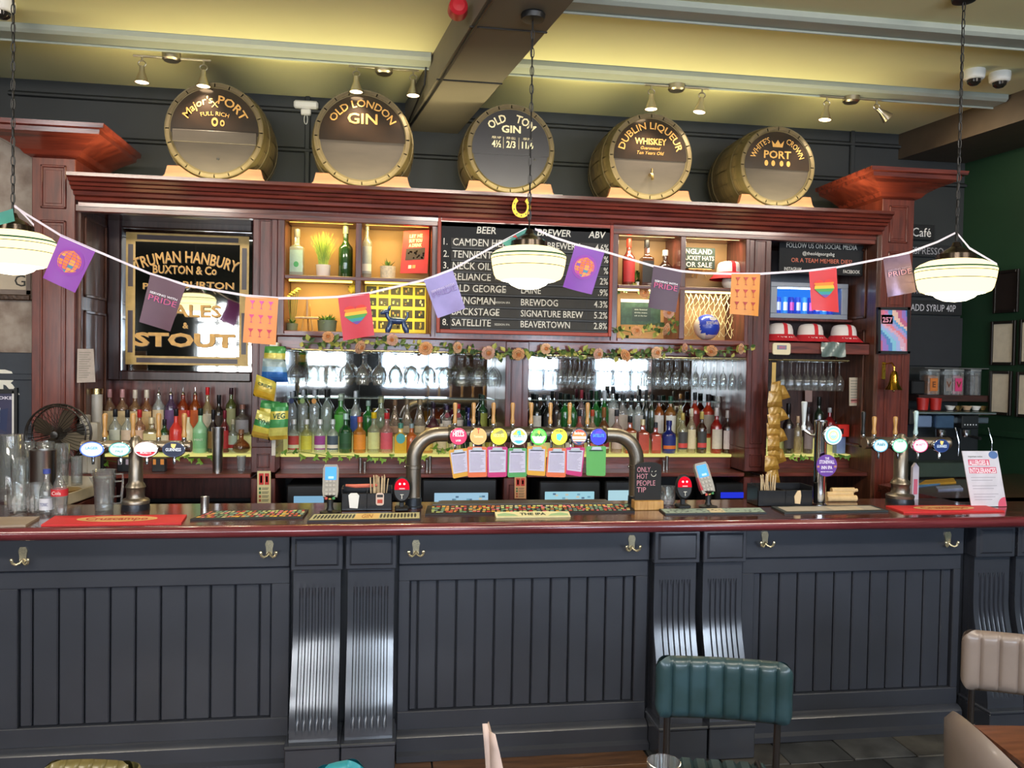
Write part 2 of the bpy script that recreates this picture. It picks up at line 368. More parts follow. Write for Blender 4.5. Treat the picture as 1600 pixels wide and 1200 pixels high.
# frontage
bf = thing('bar_counter', 'charcoal painted panelled front of the bar counter', 'bar counter')
def fpart(name, *a, m=CHAR, c=.004):
    b = MB(); b.box(*a, m, c); return b.build(name, bf)
fpart('carcass', -3.0, 4.5, .03, .40, 0, CT-.052, m=CHAR2, c=0)
bays = [(-3.0, -.46, -1.66, -.545, 10), (.05, 1.30, .105, 1.235, 12), (1.80, 3.04, 1.87, 3.0, 11), (3.33, 4.5, 3.40, 4.4, 9)]
for x0, x1, p0, p1, nb in bays:
    fpart('frieze_board', x0, x1, -.03, .03, .94, CT-.052)
    fpart('top_rail', x0, x1, -.012, .03, .855, .935)
    fpart('bottom_rail', x0, x1, -.012, .03, .125, .215)
    if p0-x0 > .02: fpart('stile', x0, p0, -.012, .03, .215, .855)
    if x1-p1 > .02: fpart('stile', p1, x1, -.012, .03, .215, .855)
    w = (p1-p0)/nb; off = .42 if nb > 10 else .5
    xs = [p0]+[p0+(k+off)*w for k in range(nb)]+[p1]
    for k in range(len(xs)-1): fpart('board', xs[k]+.003, xs[k+1]-.003, .008, .026, .216, .854, c=.005)
    b = MB(); b.sweep([(.03, 0), (-.085, 0), (-.085, .03), (-.055, .04), (-.055, .105), (-.045, .118), (-.02, .128), (.03, .128)], x0, x1, CHAR); b.build('skirting', bf)
# fluted consoles in pairs
def console(xc, w, label):
    t = thing('fluted_console', label, 'pilaster', (xc, 0, 0), 0)
    h = w/2-.004; b = MB(); b.box(-h, h, -.085, .02, .935, CT-.056, CHARG, .004); b.build('head_block', t)
    b = MB(); z0, z1 = .965, CT-.085; q = h-.028                                   # raised field with a bevel
    b.add([(-h+.018, -.086, z0-.01), (h-.018, -.086, z0-.01), (h-.018, -.086, z1+.01), (-h+.018, -.086, z1+.01), (-q, -.096, z0), (q, -.096, z0), (q, -.096, z1), (-q, -.096, z1)], [(4, 5, 6, 7), (0, 1, 5, 4), (1, 2, 6, 5), (2, 3, 7, 6), (3, 0, 4, 7), (3, 2, 1, 0)], CHARG)
    b.build('field', t, smooth=0)
    def yf(z):                                                                     # S-shaped front
        u = (z-.17)/(.93-.17); w_ = max(0, 1-u/.70); return -.060-.130*w_*w_*(3-2*w_)
    b = MB(); hw = h-.010; NZ = 26; fl = 6; cols = []; step = 2*(hw-.022)/fl
    cols = [(-hw, 0)]
    for k in range(fl):
        c0 = -hw+.022+step*(k+.5); r = step*.30
        cols += [(c0-r-.001, 0), (c0-r*.6, 1), (c0+r*.6, 1), (c0+r+.001, 0)]
    cols += [(hw, 0)]; vs = []; fs = []
    for j in range(NZ+1):
        z = .165+(.935-.165)*j/NZ; fl_on = 1 if .25 < z < .83 else 0
        for x, d in cols: vs.append((x, yf(z)+.011*d*fl_on, z))
    nc = len(cols)
    for j in range(NZ):
        for i in range(nc-1): fs.append((j*nc+i, j*nc+i+1, (j+1)*nc+i+1, (j+1)*nc+i))
    base = len(vs)
    for j in range(NZ+1):
        z = .165+(.935-.165)*j/NZ; vs += [(-hw, .02, z), (hw, .02, z)]
    for j in range(NZ):
        fs += [(base+2*j, j*nc, (j+1)*nc, base+2*j+2), (j*nc+nc-1, base+2*j+1, base+2*j+3, (j+1)*nc+nc-1)]
    b.add(vs, fs, CHARG); b.build('fluted_shaft', t, smooth=50)
    b = MB(); b.box(-h-.004, h+.004, -.225, .02, 0, .155, CHARG, .004); b.box(-h-.008, h+.008, -.232, .02, .155, .172, CHARG, .005); b.build('plinth', t)
for xc, w, l in [(-.33, .245, 'left one of the pair of fluted consoles left of the middle panel'), (-.08, .245, 'right one of the pair of fluted consoles left of the middle panel'),
                 (1.425, .245, 'left one of the pair of fluted consoles behind the green chair'), (1.675, .235, 'right one of the pair of fluted consoles behind the green chair'),
                 (3.185, .235, 'fluted console at the right edge above the beige chair'), (3.43, .235, 'outermost fluted console at the right end of the bar')]:
    console(xc, w, l)
b = MB()
# brass double coat hooks
HB = mat('#e6dab8', .25, .85, var=0)
def hook(px, py, label, k=1):
    p = at(px, py, -.035); t = thing('coat_hook', label, 'hook', (p.x, -.03, p.z))
    b = MB(); b.prism([(-.014, -.03), (.014, -.03), (.015, 0), (.019, .022), (.012, .038), (-.012, .038), (-.019, .022), (-.015, 0)], -.008, 0, HB); b.build('back_plate', t)
    for s in (-1, 1):
        b = MB(); b.tube([(0, -.006, -.018), (s*.010, -.018, -.032), (s*.022, -.030, -.036), (s*.032, -.036, -.028), (s*.035, -.038, -.016)], [.007, .0065, .006, .006, .006], HB); b.ball((s*.035, -.038, -.013), .0085, HB, 8, 5); b.build('prong', t)
for a in [(36, 868, 'brass double coat hook at the far left of the bar front'), (421, 857, 'brass double coat hook left of the left pair of consoles'), (650, 856, 'brass double coat hook right of the left pair of consoles'),
          (987, 848, 'brass double coat hook left of the consoles behind the green chair'), (1195, 842, 'brass double coat hook right of the consoles behind the green chair'), (1481, 842, 'brass double coat hook near the right end of the bar front')]: hook(*a)
# ================================================================ the back bar
FY = 1.35; MY = 1.87                                   # face of the posts, plane of the mirrors
XL, XR = -1.90, 3.36
bb = thing('back_bar', 'tall dark mahogany back bar with cornice, posts and shelves', 'back bar', (0, 0, 0))
def bp(name, *a, m=W_V, c=.004):
    b = MB(); b.box(*a, m, c); return b.build(name, bb)
# cornice
b = MB(); b.sweep([(1.9, 2.985), (1.13, 2.985), (1.13, 2.965), (1.15, 2.955), (1.155, 2.94), (1.175, 2.935), (1.18, 2.92), (1.20, 2.915), (1.205, 2.90), (1.235, 2.895), (1.24, 2.875), (1.27, 2.868), (1.275, 2.85), (1.32, 2.845), (1.32, 2.82), (1.9, 2.82)], XL+.02, XR-.02, W_CORN)
b.build('cornice', bb, smooth=20)
bp('top_rail', XL, XR, 1.33, 1.40, 2.79, 2.835, m=W_H)
posts = [(-.865, -.715), (.745, .90), (2.415, 2.575)]
for i, (a, c) in enumerate(posts):
    if i == 1: zt = 2.06
    else: zt = 2.83
    for z0, z1 in ((.95, 1.16), (1.20, 1.36), (1.36, zt)):
        b = MB(); b.box(a, c, FY, MY, z0, z1, W_V, .004); q = .035; zz0, zz1 = z0+.03, z1-.04
        if z1-z0 > .12:
            for (u, v, w_, x_) in ((a+q, c-q, zz0, zz0+.01), (a+q, c-q, zz1-.01, zz1), (a+q, a+q+.01, zz0, zz1), (c-q-.01, c-q, zz0, zz1)): b.box(u, v, FY-.008, FY+.002, w_, x_, W_V, .003)
        b.build('post', bb)
bp('side_panel', XL-.02, XL+.02, FY+.02, 2.05, .95, 2.9, m=W_REV); bp('side_panel', XR-.03, XR, FY-.05, 2.05, .95, 2.9, m=W_REV)
for s, X in ((1, XL+.02), (-1, XR-.03)):
    for z0, z1 in ((1.36, 2.2), (2.28, 2.78)):
        for u, v, w_, x_ in ((1.42, 1.80, z0, z0+.02), (1.42, 1.80, z1-.02, z1), (1.42, 1.44, z0, z1), (1.78, 1.80, z0, z1)):
            bp('panel_bead', X, X+s*.012, u, v, w_, x_, m=W_REV)
bp('back_panel', XL, posts[0][0], MY+.01, MY+.05, .95, 2.85); bp('back_panel', posts[2][1], XR, MY+.01, MY+.05, .95, 2.85, m=wood('#4d3029', '#35201c', .35, .25, 'z'))
bp('carcass', XL, XR, MY+.055, 2.0, .6, 2.86, m=DARK, c=0); bp('base_cabinet', XL, XR, FY+.06, MY, 0, .93, m=DARK, c=0)
# cabinets of open boxes above
LB = mat('#b98a45', .55, var=.12, scale=5); RB = mat('#b08a58', .55, var=.12, scale=5)
def boxes(x0, x1, div, zs, backm):
    for u, v in ((x0, div-.02), (div+.02, x1)):
        for zz in (zs-.03, 2.795):
            bp('led_strip', u+.02, v-.02, 1.40, 1.41, zz-.004, zz+.004, m=glow('#ffd060' if x0 < 0 else '#ffe0a0', 5), c=0); area('box_led', ((u+v)/2, 1.42, zz-.01), ((u+v)/2, 1.55, zz-.5), (v-u)*.8, .03, 2.2, (1, .78, .25) if x0 < 0 else (1, .84, .55))
    bp('cabinet_back', x0, x1, 1.655, 1.68, 2.08, 2.83, m=backm); bp('stile', x0-.045, x0, FY-.01, 1.66, 2.06, 2.83); bp('stile', x1, x1+.03, FY-.01, 1.66, 2.06, 2.83)
    bp('divider', div-.02, div+.02, FY-.01, 1.655, 2.1, 2.82); bp('shelf', x0, x1, FY-.012, 1.655, zs-.025, zs, m=W_H); bp('shelf', x0, x1, FY-.014, 1.655, 2.075, 2.10, m=W_H); bp('cabinet_top', x0, x1, FY, 1.655, 2.80, 2.83, m=W_H)
boxes(-.67, .25, XP(560, FY, 2.5), 2.45, LB); boxes(1.49, 2.385, XP(1066, FY, 2.5), 2.455, RB)
bp('frieze', posts[0][1], posts[2][0], FY+.01, FY+.035, 1.985, 2.075, m=W_H)
bp('frieze', posts[2][1], XR-.03, FY+.01, 1.6, 2.02, 2.105, m=W_H)
b = MB(); b.sweep([(1.37, 2.06), (1.335, 2.06), (1.325, 2.07), (1.325, 2.08), (1.37, 2.08)], posts[0][1], posts[2][0], W_H); b.build('bead', bb)
bp('board_backing', .26, 1.48, FY, FY+.02, 2.07, 2.86)
# lit shelf for bottles, the wood step below it, the ledge
LEDY, LEDW = glow('#e2dc80', .85), glow('#ffe9a0', 2.0)
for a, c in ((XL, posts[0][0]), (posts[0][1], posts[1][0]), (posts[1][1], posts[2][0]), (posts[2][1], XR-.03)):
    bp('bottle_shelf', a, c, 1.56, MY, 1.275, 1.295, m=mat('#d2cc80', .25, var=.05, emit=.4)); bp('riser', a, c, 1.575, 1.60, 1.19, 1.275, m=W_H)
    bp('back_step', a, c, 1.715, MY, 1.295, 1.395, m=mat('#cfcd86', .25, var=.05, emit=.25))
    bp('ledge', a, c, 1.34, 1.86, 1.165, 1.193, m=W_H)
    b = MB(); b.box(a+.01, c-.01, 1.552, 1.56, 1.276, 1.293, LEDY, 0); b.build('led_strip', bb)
# mirrors behind the bottles
MIR = mat('#dfe3e3', .03, 1, var=0)
for a, c in ((posts[0][1], posts[1][0]), (posts[1][1], posts[2][0])):
    b = MB(); b.box(a, c, MY, MY+.006, 1.2, 2.075, MIR, 0); b.build('mirror_pane', bb)
    for X in (a+(c-a)*.34, a+(c-a)*.67): b = MB(); b.box(X-.002, X+.002, MY-.002, MY, 1.2, 2.07, DARK, 0); b.build('mirror_joint', bb)
    bp('glass_shelf', a+.02, c-.02, 1.74, MY-.002, 1.655, 1.663, m=glass('#e6f2ee', .25))
b = MB(); b.box(posts[2][1], XR-.03, MY-.004, MY, 2.55, 2.80, mat('#8f8b88', .3, .6), 0); b.build('mirror_pane', bb)
# two tall panelled columns with flared capitals
COP = mat('#c4863c', .35, .5, var=.25, scale=10)
def column(x0, x1, yf, label, side, zb):
    t = thing('panelled_column', label, 'column', ((x0+x1)/2, yf, 0)); h = (x1-x0)/2
    b = MB(); b.box(-h, h, 0, .5, zb, 3.12, W_COL, .004)
    for z0, z1 in ((2.80, 3.06), (1.0, 2.73)) if side < 0 else ((2.80, 3.06), (2.34, 2.74), (1.0, 2.26)):
        q = .05
        for u, v, w_, x_ in ((-h+q, h-q, z0, z0+.015), (-h+q, h-q, z1-.015, z1), (-h+q, -h+q+.014, z0, z1), (h-q-.014, h-q, z0, z1)): b.box(u, v, -.010, .003, w_, x_, W_COL, .004)
        for u, v, w_, x_ in ((-h+q+.026, h-q-.026, z0+.03, z1-.03),): b.box(u, v, -.004, .003, w_, x_, W_COL, .003)
    b.build('shaft', t)
    prof = [(0, 3.10), (.03, 3.115), (.05, 3.14), (.10, 3.17), (.16, 3.195), (.20, 3.21), (.205, 3.235), (.23, 3.24), (.235, 3.265)]
    b = MB()
    def ring(e): return [(-h-e, -e), (h+e, -e), (h+e, .5), (-h-e, .5)]
    vs = []; fs = []
    for e, z in prof: vs += [(x, y, z) for x, y in ring(e)]
    for j in range(len(prof)-1):
        for i in range(4): a = j*4+i; c = j*4+(i+1) % 4; fs.append((a, c, c+4, a+4))
    fs += [(3, 2, 1, 0), tuple(len(vs)-4+i for i in range(4))]; b.add(vs, fs, W_CORN); b.build('capital', t, smooth=20)
    return t
column(-2.145, -1.90, 1.33, 'tall left mahogany column with flared capital beside the stone wall', -1, 0)
column(3.36, 3.60, 1.30, 'right mahogany column with flared capital carrying the framed poster', 1, 0)
b = MB(); b.box(-5.5, -2.15, 1.46, 1.52, 0, 1.93, mat('#2d333d', .5), .004); b.box(-5.5, -2.15, 1.45, 1.47, 1.76, 1.80, mat('#2d333d', .5), .004)
lp = struct(b, 'trim_9')
b = MB(); b.text('R', XP(-4, 1.455, 1.83), at(5, 615, 1.455).z, .145, 1.4575, INK, 'L', bold=.03); b.build('sign_letter', lp)
# ================================================================ casks on top of the back bar
STV = [wood(a, c, .6, .1, 'z', 6) for a, c in (('#57492d', '#372d1b'), ('#4d4228', '#32291a'), ('#8d7d48', '#63552f'))]
IRON = mat('#53482e', .5, .4, var=.3, scale=12); HEADW = mat('#332b26', .55, var=.22, scale=5, stretch=(1, 1, 5)); HEADG = mat('#151110', .18, var=.35, scale=5, hex2='#2a1e17', spec=.7)
HEADB = mat('#1e1e26', .3, var=.15, scale=5)
CT2 = 2.985
def cask(pxl, pxr, pyt, pyb, label, style):
    Y = 1.33; pm = (pyt+pyb)/2; xl, xr = at(pxl, pm, Y).x, at(pxr, pm, Y).x; xc = (xl+xr)/2; R = (xr-xl)/2
    zc = CT2+.045+R; L_ = .60; bul = .035
    t = thing('cask', label, 'cask', (xc, Y, zc)); M = RX(-pi/2)
    def pr(o): return [(R+bul*(1-(2*u-1)**2)+o, L_*u) for u in [i/8 for i in range(9)]]
    n = 20; b = MB(M)
    o_ = pr(0); i_ = [(r-.022, z) for r, z in pr(0)]
    b.lathe(o_+i_[::-1]+[o_[0]], STV[0], 3, a0=.012, a1=2*pi/n-.012); st0 = b.build('stave', t, smooth=0)
    for k in range(1, n):
        c = st0.copy(); C.objects.link(c); c.parent = t; c.rotation_euler = (0, 2*pi*k/n, 0)
    b = MB(M); b.lathe([(r-.012, z) for r, z in o_], STV[1], 40); b.build('lining', t)
    for u0, u1 in ((0.0, .09), (.20, .27), (.73, .80), (.91, 1.0)):
        b = MB(M); q = [(R+bul*(1-(2*u-1)**2), L_*u) for u in (u0, (u0+u1)/2, u1)]
        b.lathe([(r+.005, z-(.002 if u0 == 0 else 0)) for r, z in q]+[(r-.001, z) for r, z in q[::-1]]+[(q[0][0]+.005, q[0][1]-(.002 if u0 == 0 else 0))], IRON, 48); b.build('hoop', t)
    hr = R-.021; b = MB(); zs = -.02 if style != 3 else -.04
    w = sqrt(hr*hr-zs*zs); a_ = math.asin(zs/hr)
    up = [(hr*cos(a), hr*sin(a)) for a in [a_+(pi-2*a_)*i/28 for i in range(29)]]
    dn = [(hr*cos(a), hr*sin(a)) for a in [pi-a_+(pi+2*a_)*i/28 for i in range(29)]]
    b.prism(up, .008, .018, HEADB if style == 3 else HEADG); b.build('painted_glass', t, smooth=0)
    b = MB(); b.prism(dn, .012, .026, HEADB if style == 3 else HEADW); 
    if style == 1: b.box(-hr*.93, hr*.93, .002, .014, -.075, .0, HEADW, .003)
    b.build('head', t, smooth=0)
    b = MB(M); b.lathe([(hr-.001, .006), (hr-.012, .010), (hr-.012, .02), (hr+.006, .02)], IRON, 48); b.build('chime', t)
    # lettering
    b = MB(); y = .006; G = GOLD; k = hr/.26
    if style == 1:
        b.push(T(0, 0, 0) @ RY(-.62)); b.text("Major's", 0, .165*k, .045, y, G, arc=.165*k, bold=.01, shear=.2); b.pop()
        b.push(RY(.62)); b.text('PORT', 0, .165*k, .05, y, G, arc=.165*k, bold=.02); b.pop()
        b.text('FULL RICH', 0, .095, .025, y, G, arc=.3); b.text('X', 0, .145, .04, y, G); b.disc(0, .055, .02, .028, y, G, 12, r0=.5); b.disc(.045, .05, .014, .02, y, G, 12, r0=.5)
    elif style == 2: b.text('OLD LONDON', 0, .17*k, .05, y, G, arc=.185*k, bold=.015, w=.50*k) if False else b.text('OLD LONDON', 0, .185*k, .045, y, G, arc=.185*k, bold=.015, w=.40*k); b.text('GIN', 0, .085*k, .065, y, G, bold=.015, spread=1.2)
    elif style == 3:
        g = mat('#d3c7a8', .5, .1, var=.1); b.push(RY(-.50)); b.text('OLD', 0, .175*k, .05, y, g, arc=.175*k, bold=.02, w=.11); b.pop(); b.push(RY(.50)); b.text('TOM', 0, .175*k, .05, y, g, arc=.175*k, bold=.02, w=.12); b.pop()
        b.text('GIN', 0, .105, .045, y, g, bold=.03, spread=1.15)
        for x, u, v in ((-.095, 'PER NIP', '4\u00bd'), (0, 'PER GILL', '2/3'), (.11, 'PER BOT', '11/6')): b.text(u, x, .062, .015, y, g, shear=.2, w=.06); b.text(v, x, .008, .042, y, g, bold=.02, w=.06 if x < .1 else .075)
        for x in (-.05, .052): b.rect(x-.001, x+.001, .0, .075, y, g)
        b.push(T(.135, 0, -.04) @ RX(-pi/2)); b.pop()
    elif style == 4:
        b.text('DUBLIN LIQUEUR', 0, .185*k, .045, y, G, arc=.185*k, bold=.015, w=.50*k); b.text('WHISKEY', 0, .082, .04, y, G, bold=.03, w=.22)
        b.text('Guaranteed', 0, .048, .020, y, G, shear=.3); b.text('Ten Years Old', 0, .015, .022, y, G, shear=.3)
    else:
        b.push(RY(-.80)); b.text("WHITE'S", 0, .18*k, .038, y, G, arc=.18*k, bold=.01, w=.16); b.pop(); b.push(RY(.80)); b.text('CROWN', 0, .18*k, .038, y, G, arc=.18*k, bold=.01, w=.15); b.pop()
        b.add([(-.035, y, .13), (.035, y, .13), (.045, y, .175), (.02, y, .15), (0, y, .18), (-.02, y, .15), (-.045, y, .175)], [(0, 1, 3), (1, 2, 3), (3, 4, 5), (0, 3, 5), (0, 5, 6)], G)
        b.text('PORT', 0, .055, .05, y, G, bold=.025, spread=1.1)
        for x in (-.08, -.03, .03, .08): b.disc(x, .02, .014, .02, y, G, 10)
    b.build('lettering', t, smooth=0, recalc=False)
    if style == 4: b = MB(); b.tube([(0, .012, -.12), (0, -.03, -.125), (0, -.045, -.15), (0, -.045, -.165)], [.012, .012, .010, .010], BRASS); b.box(-.005, .005, -.04, -.02, -.12, -.085, BRASS, .002); b.build('tap', t)
    if style in (1, 3): b = MB(M); b.cyl(.008, -.002, .008, BLACK, 10); o = b.build('bung_hole', t); o.location = (.02 if style == 1 else .16, .008, -.17 if style == 1 else -.06)
    # cradle under it
    c = thing('cask_cradle', label.split(' with')[0].split(' lettered')[0]+', its pale wooden cradle', 'cradle', (xc, 1.30, CT2))
    hw = R*1.06; Rr = R+.006; zc_ = .045+R
    def saddle(yy, Rs):
        pts = [(-hw-.03, 0), (hw+.03, 0), (hw+.02, .02), (hw-.015, .055), (hw-.03, .110)]
        hx_ = sqrt(max(Rs*Rs-(zc_-.110)**2, .01)); pts += [(hx_, .110)] if hx_ < hw-.03 else []
        x1 = min(hx_, hw-.03); pts += [(x1*q/6, zc_-sqrt(Rs*Rs-(x1*q/6)**2)) for q in range(5, -6, -1)]
        pts += [(-hx_, .110)] if hx_ < hw-.03 else []
        pts += [(-hw+.03, .110), (-hw+.015, .055), (-hw-.02, .02)]
        b = MB(); b.prism(pts, yy, yy+.045, W_CRADLE); return b.build('saddle', c, smooth=0)
    saddle(.035, Rr+.008); saddle(.50, Rr+.012)
    return t
cask(258, 411, 122, 272, 'leftmost cask lettered PORT with a batten across its head', 1)
cask(491, 640, 150, 284, 'second cask from the left lettered OLD LONDON GIN', 2)
cask(731, 865, 165, 296, 'middle cask with dark blue head lettered OLD TOM GIN', 3)
cask(953, 1080, 170, 305, 'second cask from the right lettered WHISKEY with a brass tap', 4)
cask(1158, 1272, 186, 313, 'rightmost cask with a gold crown lettered PORT', 5)
for o in [o for o in C.objects if o.name.startswith('cask_cradle')]:
    o['label'] = 'pale wooden cradle under the '+o['label'].split(',')[0]
area('cornice_led', ((XL+XR)/2, 1.19, CT2+.02), ((XL+XR)/2, 1.75, 3.8), XR-XL-.3, .02, 36, (1, .90, .50))
b = MB(); b.box(XL+.15, XR-.15, 1.20, 1.215, CT2, CT2+.012, glow('#ffdc7a', 6), 0); ls = b.build('led_strip', bb)
# horseshoe
p = at(815, 323, 1.12); t = thing('horseshoe', 'golden horseshoe nailed to the middle of the cornice', 'horseshoe', (p.x, 1.125, p.z))
b = MB(); pts = []; pi_ = []
for i in range(17):
    a = radians(-235+290*i/16)+pi/2*0; a = radians(125+290*i/16); pts.append((.060*cos(a)*1.0, .068*sin(a))); pi_.append((.036*cos(a), .044*sin(a)))
for i in range(16): b.add([(x, yy, z) for x, z in (pts[i], pts[i+1], pi_[i+1], pi_[i]) for yy in (0,)]+[(x, .01, z) for x, z in (pts[i], pts[i+1], pi_[i+1], pi_[i])], [(0, 1, 2, 3), (7, 6, 5, 4), (0, 4, 5, 1), (1, 5, 6, 2), (2, 6, 7, 3), (3, 7, 4, 0)], mat('#d9b035', .4, .5, var=.1))
b.build('shoe', t); b = MB()
for i in (2, 4, 6, 8, 10, 12, 14): x, z = (pts[i][0]+pi_[i][0])/2, (pts[i][1]+pi_[i][1])/2; b.disc(x, z, .004, .005, -.0015, BLACK, 8)
o = b.build('nail_holes', t, smooth=0, recalc=False); o['kind'] = 'stuff'
p = at(867, 309, 1.15); b = MB(); b.box(-.05, .06, -.02, .03, 0, .014, WHITE, .004); o = b.build('folded_paper', loc=(p.x, 1.2, CT2)); tag(o, 'scrap of white paper lying on the cornice right of the horseshoe', 'paper')
# ================================================================ ceiling fittings
SPOTS = [((268, 80), (208, 85), (330, 97), [(222, 88, 0), (318, 100, 0)]), ((600, 101), (545, 105), (655, 109), [(557, 108, 0), (646, 112, 0)]),
         ((1057, 128), (1007, 133), (1108, 138), [(1018, 136, 0), (1097, 140, .15)]), ((1330, 147), (1281, 152), (1378, 155), [(1292, 155, .1), (1370, 157, -.9)])]
nm = ['first', 'second', 'third', 'fourth']
for i, (cp, l0, l1, hs) in enumerate(SPOTS):
    Y = 1.32; p = atz(cp[0], cp[1], 3.775); A, B = at(l0[0], l0[1], p.y), at(l1[0], l1[1], p.y); zb = (A.z+B.z)/2
    t = thing('ceiling_spotlight', nm[i]+' twin spotlight from the left on the ceiling above the casks', 'spotlight', (p.x, p.y, CEIL))
    b = MB(); b.cyl(.055, -.085, 0, NICKEL, 20); b.cyl(.012, zb-CEIL, -.03, NICKEL, 8); b.build('ceiling_rose', t)
    b = MB(); b.box(A.x-p.x, B.x-p.x, -.006, .006, zb-CEIL-.006, zb-CEIL+.006, NICKEL, .002); b.build('rail', t)
    for q, (hx_, hy_, tl) in enumerate(hs):
        X = at(hx_, hy_, p.y).x-p.x; z = zb-CEIL
        b = MB(); b.tube([(X, 0, z), (X, 0, z-.03)], .006, NICKEL, 6); b.tube([(X+.022*cos(a), -.0, z-.045+.018*sin(a)) for a in [radians(k*30) for k in range(12)]], .004, NICKEL, 6, closed=True); b.build('bracket', t)
        M = T(X, 0, z-.05) @ RY(tl); b = MB(M)
        b.lathe([(0, -.01), (.015, -.01), (.017, -.045), (.022, -.055), (.036, -.095), (.042, -.108), (.039, -.108), (.030, -.085), (0, -.075)], NICKEL, 20); h = b.build('lamp_head', t)
        b = MB(M); b.lathe([(0, -.102), (.036, -.102), (.038, -.106), (0, -.111)], glow('#ffd9a8', 9), 16); b.build('bulb', h)
        l = bpy.data.lights.new('spot_lamp', 'SPOT'); l.energy = 24; l.color = (1, .84, .58); l.spot_size = radians(110); l.spot_blend = .7; l.shadow_soft_size = .03
        o = bpy.data.objects.new('spot_lamp', l); C.objects.link(o); dd = Vector((sin(-tl)*1, .02, -cos(tl)))
        hp = Vector((p.x, p.y, CEIL)) + (M @ Vector((0, 0, -.125))); o.location = hp; o.rotation_euler = dd.to_track_quat('-Z', 'Y').to_euler()
# pendant lamps on chains
SH = glow('#ffe7a2', 2.0); SHB = glow('#fff6d4', 4.5); BG = glow('#3f7f62', .45); BD = glow('#5a4b2a', .5)
def pendant(px, Y, py, label, ctop, zt, sc_=1):
    p = at(px, py, Y); t = thing('pendant_lamp', label, 'pendant lamp', (p.x, Y, p.z)); m = .00314*sc_
    b = MB(); z = lambda y: (405-y)*m
    def sh(rows, mm, name, par=t):
        b = MB(); b.lathe([(r*m, z(y)) for r, y in rows], mm, 40); return b.build(name, par, smooth=60)
    b = MB()
    rows = [((26, 386), (40, 388.5), (52, 394), (57.5, 399)), ((57.5, 399), (58, 401.5)), ((58, 401.5), (57.8, 405)), ((57.8, 405), (57.6, 406)), ((57.6, 406), (56, 417)), ((56, 417), (55.8, 418)), ((55.8, 418), (53, 430), (50, 435), (42, 438.5))]
    for k, r in enumerate(rows):
        b.lathe([(x*m, z(y)) for x, y in r], [SH, BG, SH, BD, SH, BD, SH][k], 40)
    b.lathe([(x*m, z(y)) for x, y in ((42, 438.5), (31, 441), (27, 445), (16, 450), (0, 452))], SHB, 40)
    g = b.build('glass_shade', t, smooth=60)
    b = MB(); b.lathe([(0, z(358)), (5*m, z(359)), (8*m, z(366)), (20*m, z(373)), (24*m, z(377)), (28*m, z(378)), (29*m, z(389)), (26*m, z(389)), (0, z(386))], mat('#3b332c', .22, .8, var=0), 28); b.build('gallery', t)
    top = zt-p.z; b = MB(); b.lathe([(0, top), (.055, top), (.06, top-.008), (.055, top-.03), (.03, top-.036), (0, top-.036)], BLACK, 24); b.build('ceiling_rose', t)
    b = MB(); z0 = z(358); L_ = top-.036-z0; n = int(L_/.042); ln = L_/n
    for k in range(n):
        zc = z0+ln*(k+.5); q = []
        for i in range(10):
            a = 2*pi*i/10; x = .0085*cos(a); zz = zc+ln*.60*sin(a); q.append((x, 0, zz) if k % 2 else (0, x, zz))
        b.tube(q, .0025, BLACK, 5, closed=True)
    o = b.build('chain', t); o['kind'] = 'stuff'
    b = MB(); b.tube([(.003*sin(k), .004, z0+L_*k/12) for k in range(13)], .003, BLACK, 5); b.build('flex', t)
    return p
LP = [pendant(20, .08, 381, 'left glowing glass pendant lamp hanging on a chain by the stone wall', None, CEIL, .97), pendant(826, -.05, 405, 'middle glowing glass pendant lamp hanging in front of the beer board', None, 3.6), pendant(1493, -.20, 425, 'right glowing glass pendant lamp hanging before the cafe boards', None, CEIL, 1.03)]
# fire bell, CCTV domes, switch
p = atz(722, 14, 3.66); t = thing('fire_alarm_sounder', 'red fire alarm sounder on the side of the ceiling beam', 'alarm', (p.x-.02, p.y, p.z)); RED = mat('#b3202c', .3, var=0)
b = MB(RX(pi/2)); b.lathe([(0, .05), (.03, .048), (.045, .035), (.05, 0), (.05, -.03), (0, -.03)], RED, 20); b.build('body', t)
for px, py, l in ((1522, 120, 'left one of two white dome cameras on the ceiling'), (1562, 124, 'right one of two white dome cameras on the ceiling'), (4, 14, 'white dome camera on the ceiling at the far left')):
    p = atz(px, py, CEIL-.04); t = thing('dome_camera', l, 'camera', (p.x, p.y, CEIL)); b = MB(); b.lathe([(0, 0), (.062, 0), (.064, -.02), (.060, -.05), (.052, -.058), (.04, -.06)], WHITE, 24); b.build('housing', t)
    b = MB(); b.lathe([(.042, -.058), (.038, -.078), (.022, -.092), (0, -.097)], mat('#2c2926', .08, .3, var=0), 20); b.build('dome', t)
p = at(479, 141, 2.09); p.z = 3.72; t = thing('wall_detector', 'white motion detector box high on the back wall between two casks', 'detector', (p.x, 2.095, p.z))
b = MB(); b.box(-.085, .085, -.05, 0, -.015, .04, WHITE, .012); b.build('housing', t); b = MB(); b.box(-.035, .035, -.045, 0, -.06, -.016, WHITE, .008); b.build('lower_box', t)
b = MB(); b.tube([(.012*sin(a)-.0, -.03, -.09-.035*cos(a)) for a in [2*pi*i/12 for i in range(12)]], .003, WHITE, 6, closed=True); b.build('cord_loop', t)
